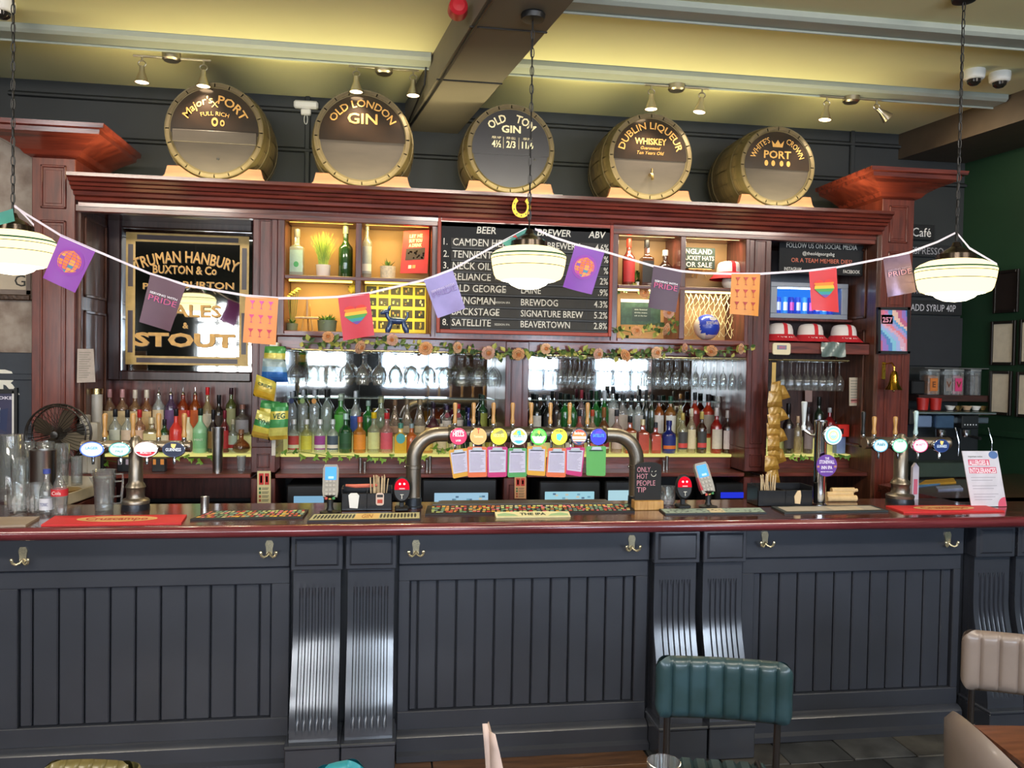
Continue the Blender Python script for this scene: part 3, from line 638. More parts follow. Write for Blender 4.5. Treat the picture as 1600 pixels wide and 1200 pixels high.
# ================================================================ the bunting
BY = -.06; bt = thing('bunting', 'string of coloured pride flags on white ribbon slung between the three pendant lamps', 'bunting', (0, BY, 0))
def bpnt(x, y): p = at(x, y, BY); return (p.x, p.z)
RIB = [(22, 322), (40, 334), (95, 368), (150, 392), (235, 428), (292, 446), (384, 462), (435, 466), (480, 466), (528, 464), (577, 458), (662, 438), (707, 421), (775, 383), (822, 358)]
RIB2 = [(836, 358), (868, 372), (899, 382), (944, 393), (1021, 416), (1066, 424), (1100, 427), (1143, 428), (1188, 428), (1264, 423), (1307, 418), (1380, 404), (1420, 395), (1465, 378), (1493, 364)]
RIB3 = [(1495, 364), (1515, 388), (1558, 413)]; RIB4 = [(24, 322), (40, 338), (53, 352)]
RW = mat('#e5d8e2', .7, var=.05)
for R_ in (RIB, RIB2, RIB3, RIB4):
    b = MB(); q = [bpnt(*a) for a in R_]; vs = []; 
    for i, (x, z) in enumerate(q):
        tw = .6*sin(i*1.9); vs += [(x, -.003*tw, z+.006), (x, .003*tw, z-.005), (x, .002, z)]
    fs = []
    for i in range(len(q)-1):
        a = 3*i; fs += [(a, a+3, a+4, a+1)]
    b.add(vs, fs, RW); b.build('ribbon', bt, recalc=False)
def flag(tl, tr, bl, br, col, art, colm=None, curl=.007):
    A, B, D, E = [Vector(bpnt(*c)) for c in (tl, tr, bl, br)]; ph = tl[0]*.37
    W = (B-A).length; H = ((D-A).length+(E-B).length)/2
    def S(u, v, off=0):
        q = (A*(1-u)+B*u)*(1-v)+(D*(1-u)+E*u)*v; return (q.x, -off+curl*v*sin(u*4.2+ph)+.01*v, q.y)
    b = MB(); n = 10; vs = [S(i/n, j/n) for j in range(n+1) for i in range(n+1)]
    b.add(vs, [(j*(n+1)+i, j*(n+1)+i+1, (j+1)*(n+1)+i+1, (j+1)*(n+1)+i) for j in range(n) for i in range(n)], colm or mat(col, .45, var=.1, scale=8)); f = b.build('flag', bt, recalc=False)
    b = MB()
    def poly(pts, m):
        n = len(pts)
        if n == 4:
            q = 6 if max(p[0] for p in pts)-min(p[0] for p in pts) > .03 else 1; vs = []
            for i in range(q+1):
                u = i/q; vs += [S((pts[0][0]*(1-u)+pts[1][0]*u)/W, (pts[0][1]*(1-u)+pts[1][1]*u)/H, .0035), S((pts[3][0]*(1-u)+pts[2][0]*u)/W, (pts[3][1]*(1-u)+pts[2][1]*u)/H, .0035)]
            b.add(vs, [(2*i, 2*i+2, 2*i+3, 2*i+1) for i in range(q)], m); return
        cx, cz = sum(p[0] for p in pts)/n, sum(p[1] for p in pts)/n; vs = []
        for k in (1, .7, .4): vs += [S((cx+(x-cx)*k)/W, (cz+(z-cz)*k)/H, .0025) for x, z in pts]
        vs.append(S(cx/W, cz/H, .0025)); b.add(vs, [(j*n+i, j*n+(i+1) % n, (j+1)*n+(i+1) % n, (j+1)*n+i) for j in range(2) for i in range(n)]+[(2*n+i, 2*n+(i+1) % n, 3*n) for i in range(n)], m)
    art(b, poly, W, H, S); 
    if b.v:
        b.build('print', f, smooth=0, recalc=False)
    return f
def quadp(poly, x0, x1, z0, z1, m): poly([(x0, z0), (x1, z0), (x1, z1), (x0, z1)], m)
def a_heart(b, poly, W, H, S):
    cs = ['#d8352e', '#e8842c', '#e9b53a', '#4c9a4a', '#2f8f96', '#6d4a9c']; cx, cz, r = W/2, H*.46, W*.36; N = 24
    def hw(t):                                   # half width of a heart at t in -1..1 downwards
        return r*(sqrt(max(0, 1-t*t)) if t < 0 else (1-t)**.75*1.02) if t > -1 else 0
    for i in range(N):
        t0, t1 = -1+2*i/N, -1+2*(i+1)/N; z0, z1 = cz+r*t0*.85, cz+r*t1*.85; m = P(cs[min(5, i*6//N)])
        if t1 <= -.45:
            g0, g1 = r*(.5-sqrt(max(0, .25-(t0+.5)**2)))*1.0, r*(.5-sqrt(max(0, .25-(t1+.5)**2)))
            for s in (-1, 1): poly([(cx+s*g0, z0), (cx+s*(r-g0), z0), (cx+s*(r-g1), z1), (cx+s*g1, z1)], m)
        else: poly([(cx-hw(t0), z0), (cx+hw(t0), z0), (cx+hw(t1), z1), (cx-hw(t1), z1)], m)
def a_disco(b, poly, W, H, S):
    cx, cz, r = W*.5, H*.45, W*.33; rnd = random.Random(3)
    poly([(cx+r*1.22*cos(a), cz+r*1.22*sin(a)) for a in [2*pi*i/24 for i in range(24)]], P('#8c3aa6'))
    n = 8; cs = [P(c) for c in ('#f08a2c', '#ef7f3a', '#f5a040', '#e8742e')]; alt = [P('#3f8ea0'), P('#7b4fa8'), P('#c9479a')]
    for j in range(n):
        t0, t1 = -1+2*j/n, -1+2*(j+1)/n; w0, w1 = sqrt(max(0, 1-t0*t0)), sqrt(max(0, 1-t1*t1))
        for i in range(6):
            u0, u1 = sin(-pi/2+pi*i/6), sin(-pi/2+pi*(i+1)/6); m = rnd.choice(alt) if rnd.random() < .15 else rnd.choice(cs); g = .012
            f = lambda u, w, t, s: (cx+r*(u*w+s*g), cz+r*t)
            poly([(cx+r*(u0*w0+g*2), cz+r*(t0+g)), (cx+r*(u1*w0-g*2), cz+r*(t0+g)), (cx+r*(u1*w1-g*2), cz+r*(t1-g*2)), (cx+r*(u0*w1+g*2), cz+r*(t1-g*2))], m)
def a_martini(b, poly, W, H, S, cols=('#d95aa8', '#d84d86', '#c93a5c')):
    for j in range(3):
        m = P(cols[j])
        for i in range(3):
            x, z, s = W*(.22+.28*i), H*(.14+.30*j), W*.085
            poly([(x-s, z-s*.9), (x+s, z-s*.9), (x+s*.12, z+s*.35), (x-s*.12, z+s*.35)], m); poly([(x-s*.08, z+s*.3), (x+s*.08, z+s*.3), (x+s*.08, z+s*1.9), (x-s*.08, z+s*1.9)], m); poly([(x-s*.5, z+s*1.85), (x+s*.5, z+s*1.85), (x+s*.5, z+s*2.05), (x-s*.5, z+s*2.05)], m)
def a_pride(b, poly, W, H, S, c1='#e8e2e8', c2='#c95a7a'):
    for s_, zf, h, c, w in (('SERVING WITH', .36, .0095, c1, .8), ('PRIDE', .50, .026, c2, .82)):
        vs, fs, wd_ = glyphs(s_, .02 if h < .02 else .0); k = W*w/wd_; hh = h/.7
        b.add([S((W*(.1)+x*k)/W, zf-z*hh/H, .005) for x, z in vs], fs, P(c))
        if h > .02:
            b.add([S((W*(.1)+x*k)/W+.012, zf-z*hh/H+.004, .0044) for x, z in vs], fs, P('#5a3a8c'))
def a_none(b, poly, W, H, S): pass
flag((95, 367), (150, 391), (66, 434), (115, 457), '#8a3aa8', a_disco)
flag((235, 429), (291, 446), (217, 503), (265, 518), '#5a3848', a_pride)
flag((384, 462), (435, 466), (379, 535), (430, 539), '#e8904a', a_martini)
flag((528, 464), (577, 458), (536, 532), (585, 524), '#c9283a', a_heart)
flag((662, 438), (707, 421), (684, 497), (727, 482), '#a493c2', lambda *a: a_pride(*a, c1='#c9b9dc', c2='#8f7cb0'), mat('#8a7bac', .35, .15, var=.2, scale=10))
def a_teal(b, poly, W, H, S):
    quadp(poly, W*.28, W*.82, H*.32, H*.85, P('#c2272f')); quadp(poly, W*.33, W*.88, H*.38, H*.90, P('#1d1416')); quadp(poly, W*.25, W*.80, H*.24, H*.31, P('#d9c9cc')); poly([(W*.4, H*.05), (W*.55, H*.02), (W*.5, H*.2)], P('#b8322e'))
flag((783, 378), (823, 357), (806, 398), (853, 376), '#2f7f72', a_teal, curl=.004)
flag((899, 382), (945, 393), (880, 448), (925, 460), '#7a36a4', a_disco)
flag((1021, 416), (1066, 424), (1014, 480), (1056, 488), '#4b3040', a_pride)
flag((1143, 428), (1188, 428), (1142, 490), (1186, 494), '#d98c38', lambda *a: a_martini(*a, cols=('#b8433c', '#b8433c', '#a83a34')))
flag((1264, 424), (1307, 418), (1270, 484), (1313, 488), '#cf3238', a_heart)
flag((1380, 404), (1421, 396), (1390, 464), (1433, 456), '#8c7388', lambda *a: a_pride(*a, c1='#a58ca0', c2='#d9a0a8'), mat('#8c7388', .25, .4, var=.3, scale=10))
flag((0, 332), (20, 326), (-8, 352), (22, 345), '#3f8c80', a_none, curl=.003)
# ================================================================ boards and mirror on the back bar
RB_ = mat('#a8402a', .5, var=.15); CH = mat('#1b1b1d', .75, var=.2, scale=6); GR = mat('#3a3733', .7, var=.2, scale=8)
X0, X1, Z0, Z1 = at(683, 433, 1.325).x, at(957, 433, 1.325).x, 2.105, 2.845
t = thing('beer_board', 'large black beer menu board with red frame behind the middle lamp', 'menu board', ((X0+X1)/2, 1.348, 0)); o_ = (X0+X1)/2
b = MB(); b.box(X0-o_, X1-o_, -.018, 0, Z0, Z1, CH, .002); bd = b.build('board', t)
for a in ((X0, X0+.022, Z0, Z1), (X1-.022, X1, Z0, Z1), (X0+.022, X1-.022, Z0, Z0+.025), (X0+.022, X1-.022, Z1-.02, Z1)):
    b = MB(); b.box(a[0]-o_, a[1]-o_, -.03, 0, a[2], a[3], RB_, .003); b.build('frame_bar', t)
ys = [378, 397, 415, 432, 450, 469, 486.5, 503.5]; n1, n2, n3, n4 = [at(x, 420, 1.325).x-o_ for x in (707, 767, 815, 919)]
rows = [('1.', 'CAMDEN HELLS', '', 'BREWERY', '4.6%'), ('2.', 'TENNENTS', '', '', '%'), ('3.', 'NECK OIL', 'SESSION IPA', '', '%'), ('4.', 'RELIANCE', 'PALE', '', '2%'), ('5.', 'OLD GEORGE', 'PALE ALE', 'LAINE', '.9%'), ('6.', 'WINGMAN', 'SESSION IPA', 'BREWDOG', '4.3%'), ('7.', 'BACKSTAGE', 'IPA', 'SIGNATURE BREW', '5.2%'), ('8.', 'SATELLITE', 'SESSION IPA', 'BEAVERTOWN', '2.8%')]
b = MB(); H_ = .048; tx = -.0215
for (s, px, py) in (('BEER', 760, 363), ('BREWER', 866, 367), ('ABV', 933, 370)):
    p = at(px, py, 1.325); b.text(s, p.x-o_, p.z-.008, .044, tx, INK, bold=.014, shear=.15, spread=.95)
for y, (n, a, s, w, v) in zip(ys, rows):
    z = at(720, y+5, 1.325).z
    m_ = MB(); m_.box(n1-.012, X1-o_-.03, -.021, -.017, z-.014, z+.047, GR, .001); m_.box(n1-.012, X1-o_-.03, -.030, -.017, z-.028, z-.014, BLACK, .002)
    for q in (n3, n4): m_.box(q-.008, q-.004, -.0225, -.017, z-.014, z+.047, BLACK, 0)
    m_.build('slat', t)
    b.text(n, n1-.06, z, .042, -.022, INK, 'L', bold=.006, spread=.9); b.text(a, n1, z-.002, .046, -.0235, INK, 'L', spread=.86, bold=.006, shear=.05)
    b.text(s, n2+.03, z+.006, .013, -.0235, INK, 'L'); b.text(w, n3+(.17 if w == 'BREWERY' else 0), z-.002, .043, -.0235, INK, 'L', spread=.82, bold=.005); b.text(v, X1-o_-.030, z-.002, .043, -.0235, INK, 'R', spread=.8, bold=.004)
b.build('chalk_lettering', t, smooth=0, recalc=False)
# brewery mirror
MX0, MX1, MZ0, MZ1 = -1.79, -.945, 1.825, 2.775; t = thing('brewery_mirror', 'framed gilt lettered brewery mirror in the left bay of the back bar', 'mirror', ((MX0+MX1)/2, 1.85, 0)); o_ = (MX0+MX1)/2
DW = wood('#3b2424', '#2a191a', .3, .3, 'z')
b = MB(); b.box(MX0-o_, MX1-o_, -.005, .01, MZ0, MZ1, MIR, 0); b.build('mirror_glass', t)
for a in ((MX0-.09, MX0, MZ0-.07, MZ1+.07), (MX1, MX1+.03, MZ0-.07, MZ1+.07), (MX0, MX1, MZ0-.07, MZ0), (MX0, MX1, MZ1, MZ1+.07)):
    b = MB(); b.box(a[0]-o_, a[1]-o_, -.03, .015, a[2], a[3], DW, .01); b.build('frame_bar', t)
GB = mat('#b39455', .35, .3, var=.2, scale=20); BRN = mat('#3c2a30', .3, var=.1)
b = MB(); w_, h_ = (MX1-MX0)/2, 0; e1, e2 = .025, .085; zt, zb = MZ1-.025, MZ0+.04
for s in (-1, 1):
    b.rect(s*(w_-e1), s*(w_-e2), zb, zt, -.0065, GB); b.rect(s*(w_-e1-.014), s*(w_-e2+.014), zb+.08, (zb+zt)/2-.08, -.008, BRN); b.rect(s*(w_-e1-.014), s*(w_-e2+.014), (zb+zt)/2+.08, zt-.08, -.008, BRN)
for z in (zt, zb+.06): b.rect(-w_+e2, w_-e2, z-.06, z, -.0065, GB); b.rect(-w_+e2+.01, w_-e2-.01, z-.046, z-.014, -.008, BRN)
b.build('gilt_border', t, smooth=0, recalc=False)
b = MB(); g1 = mat('#b58a48', .35, .4, var=.25, scale=30); sh_ = mat('#3a2a1c', .5)
def gl(s, px, py, h, w=None, arc=None, sp=1, bold=.02):
    p = at(px, py, 1.845); ww = w*mpp(p.x, 1.85)*1.03 if w else None
    b.text(s, p.x-o_+.004, p.z-.004, h, -.0065, sh_, w=ww, arc=arc, spread=sp, bold=bold); b.text(s, p.x-o_, p.z, h, -.0078, g1, w=ww, arc=arc, spread=sp, bold=bold)
gl('TRUMAN HANBURY', 291, 410, .075, 148, .9); gl('BUXTON & Co', 289, 428, .055, 92); gl('PALE', 245, 452, .04, 40); gl('BURTON', 326, 451, .045, 74); gl('ALES', 307, 495, .08, 72); gl('&', 290, 513, .04); gl('STOUT', 289, 541, .085, 146, bold=.045)
b.build('gilt_lettering', t, smooth=0, recalc=False)
# social media chalkboard, fridge, hats
def board(name, label, cat, px0, px1, py0, py1, Y, lines, m=CH, th=.015, frame=None, parent=None):
    p0, p1 = at(px0, py0, Y), at(px1, py1, Y); q = at((px0+px1)/2, (py0+py1)/2, Y); W, H = p1.x-p0.x, p0.z-p1.z; W = abs(W)
    H = abs(at((px0+px1)/2, py0, Y).z-at((px0+px1)/2, py1, Y).z)
    t = thing(name, label, cat, (q.x, Y, q.z))
    b = MB(); b.box(-W/2, W/2, 0, th, -H/2, H/2, m, .002); b.build('panel', t)
    if frame:
        for a in ((-W/2-.012, -W/2+.003, -H/2-.012, H/2+.012), (W/2-.003, W/2+.012, -H/2-.012, H/2+.012), (-W/2, W/2, -H/2-.012, -H/2+.003), (-W/2, W/2, H/2-.003, H/2+.012)):
            b = MB(); b.box(a[0], a[1], -.008, th, a[2], a[3], frame, .003); b.build('frame_bar', t)
    if lines:
        b = MB()
        for s, u, v, h, w, mm in lines:   # u,v from 0..1 in panel
            b.text(s, -W/2+W*u, H/2-H*v, h, -.0015, mm, 'C', w=w*W if w else None, bold=.004)
        b.build('lettering', t, smooth=0, recalc=False)
    return t, W, H
CW = P('#e8e4da'); CR = P('#d9765a')
board('chalkboard', 'black chalkboard asking to follow on social media in the right bay', 'chalkboard', 1219, 1349, 373, 429, 1.47, [('FOLLOW US ON SOCIAL MEDIA', .5, .28, .036, .84, CW), ('@theoldgeorgebg', .46, .47, .024, .38, CW), ('OR A TEAM MEMBER DIES!', .5, .68, .030, .72, CR), ('INSTAGRAM', .16, .92, .024, .20, CW), ('FACEBOOK', .86, .94, .024, .20, CW)])
p0 = at(1265, 470, 1.60); t = thing('mini_fridge', 'small silver drinks fridge with blue lit cans in the right bay', 'fridge', (p0.x, 1.60, p0.z)); SL = mat('#9aa0ac', .35, .3, var=.05)
w_, h_ = .30, .13
for a in ((-w_, w_, 0, .02, h_-.035, h_), (-w_, w_, 0, .02, -h_, -h_+.035), (-w_, -w_+.05, 0, .02, -h_+.035, h_-.035), (w_-.05, w_, 0, .02, -h_+.035, h_-.035)): b = MB(); b.box(*a, SL, .003); b.build('door_frame', t)
b = MB(); b.box(-w_, w_, .02, .23, -h_, -h_+.02, SL, 0); b.box(-w_, w_, .02, .23, h_-.02, h_, SL, 0); b.box(-w_, w_, .22, .24, -h_, h_, glow('#2f7df0', .9), 0); b.box(-w_, -w_+.02, .02, .23, -h_, h_, SL, 0); b.box(w_-.02, w_, .02, .23, -h_, h_, SL, 0); b.build('casing', t)
b = MB(); b.box(-.23, .23, .03, .04, h_-.045, h_-.035, glow('#cfe6ff', 6), 0); b.build('led_strip', t)
bp('shelf', posts[2][1], XR-.03, 1.585, 1.86, p0.z-h_-.02, p0.z-h_)
for k in range(9):
    c = [('#2b4fc4', '#b9c4e8'), ('#3a8be0', '#d5e6f8'), ('#2a3fb0', '#c050b0')][k % 3]
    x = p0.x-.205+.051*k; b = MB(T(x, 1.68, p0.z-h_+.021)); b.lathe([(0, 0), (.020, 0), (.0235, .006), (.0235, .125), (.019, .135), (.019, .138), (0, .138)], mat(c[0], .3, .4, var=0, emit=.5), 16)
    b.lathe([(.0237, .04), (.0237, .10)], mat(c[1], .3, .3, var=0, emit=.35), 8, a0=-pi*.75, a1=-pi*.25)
    tag(b.build('drink_can'), 'blue and silver drink can in the lit mini fridge, %s from the left' % ['first', 'second', 'third', 'fourth', 'fifth', 'sixth', 'seventh', 'eighth', 'ninth'][k], 'can', 'cans in the mini fridge')
HW, HR = mat('#e9e0da', .8, var=.08, scale=12), mat('#c81f2a', .75, var=.1)
def hat(px, pyb, Y, z, label, k=1, txt='ENGLAND'):
    X = XP(px, Y, z+.05); t = thing('bucket_hat', label, 'hat', (X, Y, z)); b = MB(T() @ Matrix.Scale(k, 4))
    b.lathe([(.088, .045), (.086, .075), (.078, .105), (.066, .118), (.04, .125), (0, .127)], HW, 28); b.build('crown', t, smooth=60)
    b = MB(Matrix.Scale(k, 4)); b.lathe([(.135, .0), (.11, .025), (.089, .047), (.086, .046), (.108, .022), (.133, -.002), (.135, 0)], HR, 28); b.build('brim', t, smooth=60)
    b = MB(Matrix.Scale(k, 4)); vs = []; 
    for r, zz in [(.089, .045), (.087, .075), (.079, .1055), (.067, .119), (.04, .1262), (0, .1282)]: vs += [(.014, -sqrt(max(r*r-.014**2, 0))-.001, zz+.001), (0, -r-.001, zz+.001), (-.014, -sqrt(max(r*r-.014**2, 0))-.001, zz+.001)]
    b.add(vs, [(3*i, 3*i+3, 3*i+4, 3*i+1) for i in range(5)]+[(3*i+1, 3*i+4, 3*i+5, 3*i+2) for i in range(5)], HR)
    b.build('cross_stripe', t, recalc=False)
    b = MB(Matrix.Scale(k, 4)); g, f, wd_ = glyphs(txt, .05)
    b.add([(.122*sin((a/wd_-.5)*1.6)*(1-.22*c), -.122*cos((a/wd_-.5)*1.6)*(1-.22*c)-.003, .008+.030*c) for a, c in g], f, HW); b.build('lettering', t, smooth=0, recalc=False)
    return t
for px, l in ((1219, 'left one of the three red and white bucket hats on the shelf below the fridge'), (1266, 'middle one of the three red and white bucket hats on the shelf below the fridge'), (1318, 'right one of the three red and white bucket hats on the shelf below the fridge')): hat(px, 530, 1.47, 2.107, l)
bp('shelf', posts[2][1], XR-.03, FY+.01, 1.86, 2.09, 2.105, m=W_H)
t = thing('alarm_box', 'cream wall thermostat with small display on the right bay frieze', 'thermostat', (at(1222, 545, 1.34).x, 1.345, at(1222, 545, 1.34).z)); b = MB(); b.prism(rr(-.065, .065, -.04, .04, .015), 0, .014, mat('#e6d6b0', .5, var=.03)); b.build('housing', t); b = MB(); b.box(-.035, .035, -.004, .003, -.005, .025, P('#8a8a9c', .2), .002); b.text('88.8', 0, .002, .016, -.0052, P('#d95070'), w=.04); b.build('display', t, recalc=False)
b = MB(); q = at(1303, 546, 1.33); b.push(T(q.x, 1.335, q.z)); b.add([(-.09+.018*i+.0, .006*sin(i*1.3+j), .05-.02*j-.004*sin(i)) for j in range(6) for i in range(11)], [(j*11+i, j*11+i+1, j*11+i+12, j*11+i+11) for j in range(5) for i in range(10)], glass('#a9c2b8', .35, .15)); tag(b.build('plastic_bag', recalc=False), 'thin greenish clear plastic bag hanging below the right bucket hat', 'bag')
# ================================================================ things in the upper boxes
ORD = ['leftmost', 'second', 'third', 'fourth', 'fifth', 'sixth', 'seventh', 'eighth', 'ninth', 'tenth', 'eleventh', 'twelfth', 'thirteenth', 'fourteenth', 'fifteenth', 'sixteenth', 'seventeenth', 'eighteenth', 'nineteenth', 'twentieth', 'twenty-first', 'twenty-second', 'twenty-third', 'twenty-fourth', 'twenty-fifth', 'twenty-sixth', 'twenty-seventh', 'twenty-eighth']
def ordn(i): return ORD[i] if i == 0 else ORD[i]+' from left'
GLC = {}
def bottle(px, yt, Y, z, kind, hwp, col, cap, lab, label, group=None, body=.25, top=None, lcol2=None, txt=None):
    X = XP(px, Y, z+.12); h = ZP(yt, X, Y)-z; r = hwp*mpp(X, Y)
    t = thing('bottle', label, 'bottle', (X, Y, z), 0, group)
    gm = glass(col, body) if body < .9 else mat(col, .3, var=.05, coat=.3)
    S_ = {'gin': (.56, .70, .36, .87), 'tall': (.62, .76, .34, .88), 'wine': (.55, .72, .34, .80), 'spirit': (.58, .74, .34, .84), 'square': (.60, .68, .36, .84), 'round': (.40, .58, .26, .84), 'liq': (.50, .70, .30, .86), 'cone': (.30, .72, .32, .86)}[kind]
    bs, ns, nr, ct = S_; sq = .75 if kind == 'square' else 0; n = 20 if not sq else 24
    if kind == 'round': body_p = [(0, .0), (.6, .0), (.95, .10), (1, .22), (.9, .36), (.6, .47), (nr, ns), (nr, ct)]
    elif kind == 'cone': body_p = [(0, 0), (.95, 0), (1, .02), (.98, bs), (.55, .55), (nr, ns), (nr, ct)]
    else: body_p = [(0, 0), (.93, 0), (1, .02), (1, bs), (.93, bs+.25*(ns-bs)), (.6, bs+.62*(ns-bs)), (nr*1.05, ns), (nr, ns+.02), (nr, ct)]
    b = MB(); b.lathe([(q*r, u*h) for q, u in body_p]+[(0, ct*h)], gm, n, sq=sq); o = b.build('glass_body', t, smooth=50)
    cm = mat(cap, .35, .2 if cap not in ('#f0ece4',) else 0, var=0)
    b = MB()
    if top == 'pourer': b.lathe([(nr*r*.9, ct*h), (nr*r*1.05, ct*h+.004), (nr*r*.9, (ct+.04)*h), (.004, (ct+.07)*h), (.003, h), (0, h)], CHROME, 10)
    else: b.lathe([(nr*r*1.12, (ct-.02)*h), (nr*r*1.18, (ct-.015)*h), (nr*r*1.15, h*.995), (nr*r, h), (0, h)], cm, 14)
    b.build('cap', t)
    if lab:
        hi = {'round': .34, 'cone': .28}.get(kind, bs-.05); lo = .10 if kind != 'round' else .12; b = MB(); R_ = r*1.012
        if sq: b.lathe([(R_, lo*h), (R_, hi*h)], mat(lab, .6, var=.08, scale=60), 10, a0=-pi*.74, a1=-pi*.26, sq=sq)
        else: b.lathe([(R_, lo*h), (R_, hi*h)], mat(lab, .6, var=.08, scale=60), 10, a0=-pi*.85, a1=-pi*.15)
        if lcol2: b.lathe([(R_+.0006, (lo+.04)*h), (R_+.0006, (lo+(hi-lo)*.35)*h)], mat(lcol2, .6, var=0), 10, a0=-pi*.85, a1=-pi*.15, sq=sq)
        lo_ = b.build('paper_label', t, recalc=False)
        if txt:
            b = MB(); b.text(txt, 0, (lo+hi)/2*h, .014, -R_-.0012, P('#2a2420') if lab[1] in 'cdef' else CW, w=r*1.2, fn=lambda x, zz: (x, zz)); b.build('lettering', lo_, smooth=0, recalc=False)
    return t
ZS, ZB = 2.45, 2.10
bottle(464, 358, 1.50, ZS, 'square', 11, '#dbe8df', '#8a867c', '#a9c4b0', 'square clear gin bottle beside the potted grass in the upper left box', body=.3)
bottle(540, 353, 1.50, ZS, 'gin', 11, '#3f7a35', '#9aa08c', None, 'tall green gin bottle right of the potted grass', body=.3)
X = XP(573, 1.5, 2.6); bottle(573, 347, 1.50, ZS, 'tall', 8, '#d8dcd4', '#c0b8a0', '#a8aca8', 'tall slender patterned bottle left of the small potted succulent', body=.3, lcol2='#e8e2d0')
def pot(px, Y, z, r, h, m, name, label, rim=1.25):
    X = XP(px, Y, z+h/2); t = thing(name, label, 'plant', (X, Y, z)); b = MB(); b.lathe([(0, 0), (r*.8, 0), (r*.86, .004), (r*rim*.8, h), (r*rim*.74, h), (r*rim*.72, h-.012), (0, h-.012)], m, 24); b.build('pot', t); return t
t = pot(505, 1.5, ZS, .048, .085, mat('#e9dccb', .5, var=.05), 'potted_grass', 'bushy green grass in a white pot in the upper left box'); rnd = random.Random(5)
b = MB(); gs = [mat(c, .6, var=.2) for c in ('#8fae3a', '#b5c24a', '#6f9434')]
for i in range(170):
    a = rnd.uniform(0, 2*pi); L_ = rnd.uniform(.15, .24); sp = rnd.uniform(.0, .085); r0 = rnd.uniform(0, .028); w = .0018; q = []
    for k in range(5):
        u = k/4; rr_ = r0+sp*u**1.6; q.append((rr_*cos(a), rr_*sin(a)*.8, .07+L_*u*(1-.12*u*sp/.08)))
    vs = []
    for k, p in enumerate(q): ww = w*(1-.8*k/4); vs += [(p[0]-ww*1, p[1], p[2]), (p[0]+ww, p[1], p[2])]
    b.add(vs, [(2*k, 2*k+1, 2*k+3, 2*k+2) for k in range(4)], gs[i % 3])
b.build('grass_blades', t, recalc=False)['kind'] = 'stuff'
t = pot(606, 1.5, ZS, .056, .09, mat('#e3d3b5', .55, var=.25, scale=60, bump=.4), 'potted_succulent', 'small green succulent in a white patterned pot by the red poster', rim=1.15)
leafm = [mat(c, .55, var=.2) for c in ('#5f8f35', '#83a84a', '#466e2c', '#9db85a')]
def leafblade(b, base, az, el, L_, w, m):
    d = Vector((cos(az)*cos(el), sin(az)*cos(el), sin(el))); s = Vector((-sin(az), cos(az), 0)); base = Vector(base); n = s.cross(d)
    q = [base, base+d*L_*.4+s*w-n*.15*w, base+d*L_, base+d*L_*.4-s*w-n*.15*w, base+d*L_*.5+n*.2*w]
    b.add([tuple(v) for v in q], [(0, 1, 4), (1, 2, 4), (2, 3, 4), (3, 0, 4)], m)
b = MB()
for i in range(22): leafblade(b, (0, 0, .075), i*2.4, .5+.9*(i/22), .05+.012*(i % 3), .007, leafm[i % 3])
b.build('leaves', t, recalc=False)['kind'] = 'stuff'
# red poster card
def card(name, label, cat, corners, Y, m, th, art=None, tilt=0):
    ps = [at(x, y, Y) for x, y in corners]; x0 = sum(p.x for p in ps)/4; zb = min(p.z for p in ps); t = thing(name, label, cat, (x0, Y, zb))
    b = MB(); q = [(p.x-x0, p.z-zb) for p in ps]; b.prism(q, 0, th, m); b.build('sheet', t, smooth=0)
    if art:
        b = MB(); A, B_, D = Vector((q[0][0], 0, q[0][1])), Vector((q[1][0]-q[0][0], 0, q[1][1]-q[0][1])), Vector((q[3][0]-q[0][0], 0, q[3][1]-q[0][1]))
        def S(u, v): p = A+B_*u+D*v; return (p.x, -.0012, p.z)
        def rect(u0, u1, v0, v1, m): b.add([S(u0, v0), S(u1, v0), S(u1, v1), S(u0, v1)], [(0, 1, 2, 3)], m)
        def tx(s, u, v, hh, m, w=None, bold=.01, al='C', e=.0006):
            g, f, wd_ = glyphs(s, bold); 
            if not g: return
            k = (w/wd_) if w else hh/.7*D.length/B_.length; ox = {'C': -wd_/2, 'L': 0}[al]
            vs = [S(u+(a+ox)*k, v-z/.7*hh) for a, z in g]; b.add([(x, y-e, z) for x, y, z in vs], f, m)
        art(rect, tx, b, S); b.build('print', t, smooth=0, recalc=False)
    return t
def art1(rect, tx, b, S):
    for i, s in enumerate(('LET ME', 'BUY YOU', 'A DRINK')): tx(s, .5, .17+.11*i, .075, P('#f4e6b0'), w=.5, bold=.03)
    rect(.15, .9, .42, .70, P('#3a2a20')); rnd = random.Random(2)
    for i in range(14): u, v = rnd.uniform(.18, .82), rnd.uniform(.44, .66); rect(u, u+.06, v, v+.04, P(rnd.choice(['#d98a5a', '#e8c08a', '#7a3a2a', '#f0d0b0'])))
    rect(.3, .42, .82, .90, P('#f0e0c8')); rect(.45, .58, .82, .90, P('#e8a060'))
card('poster_card', 'red advertising card reading LET ME BUY YOU A DRINK in the upper box', 'poster', [(631, 361), (671, 359), (668, 427), (625, 427)], 1.52, mat('#cf2c20', .5, var=.15), .004, art1)
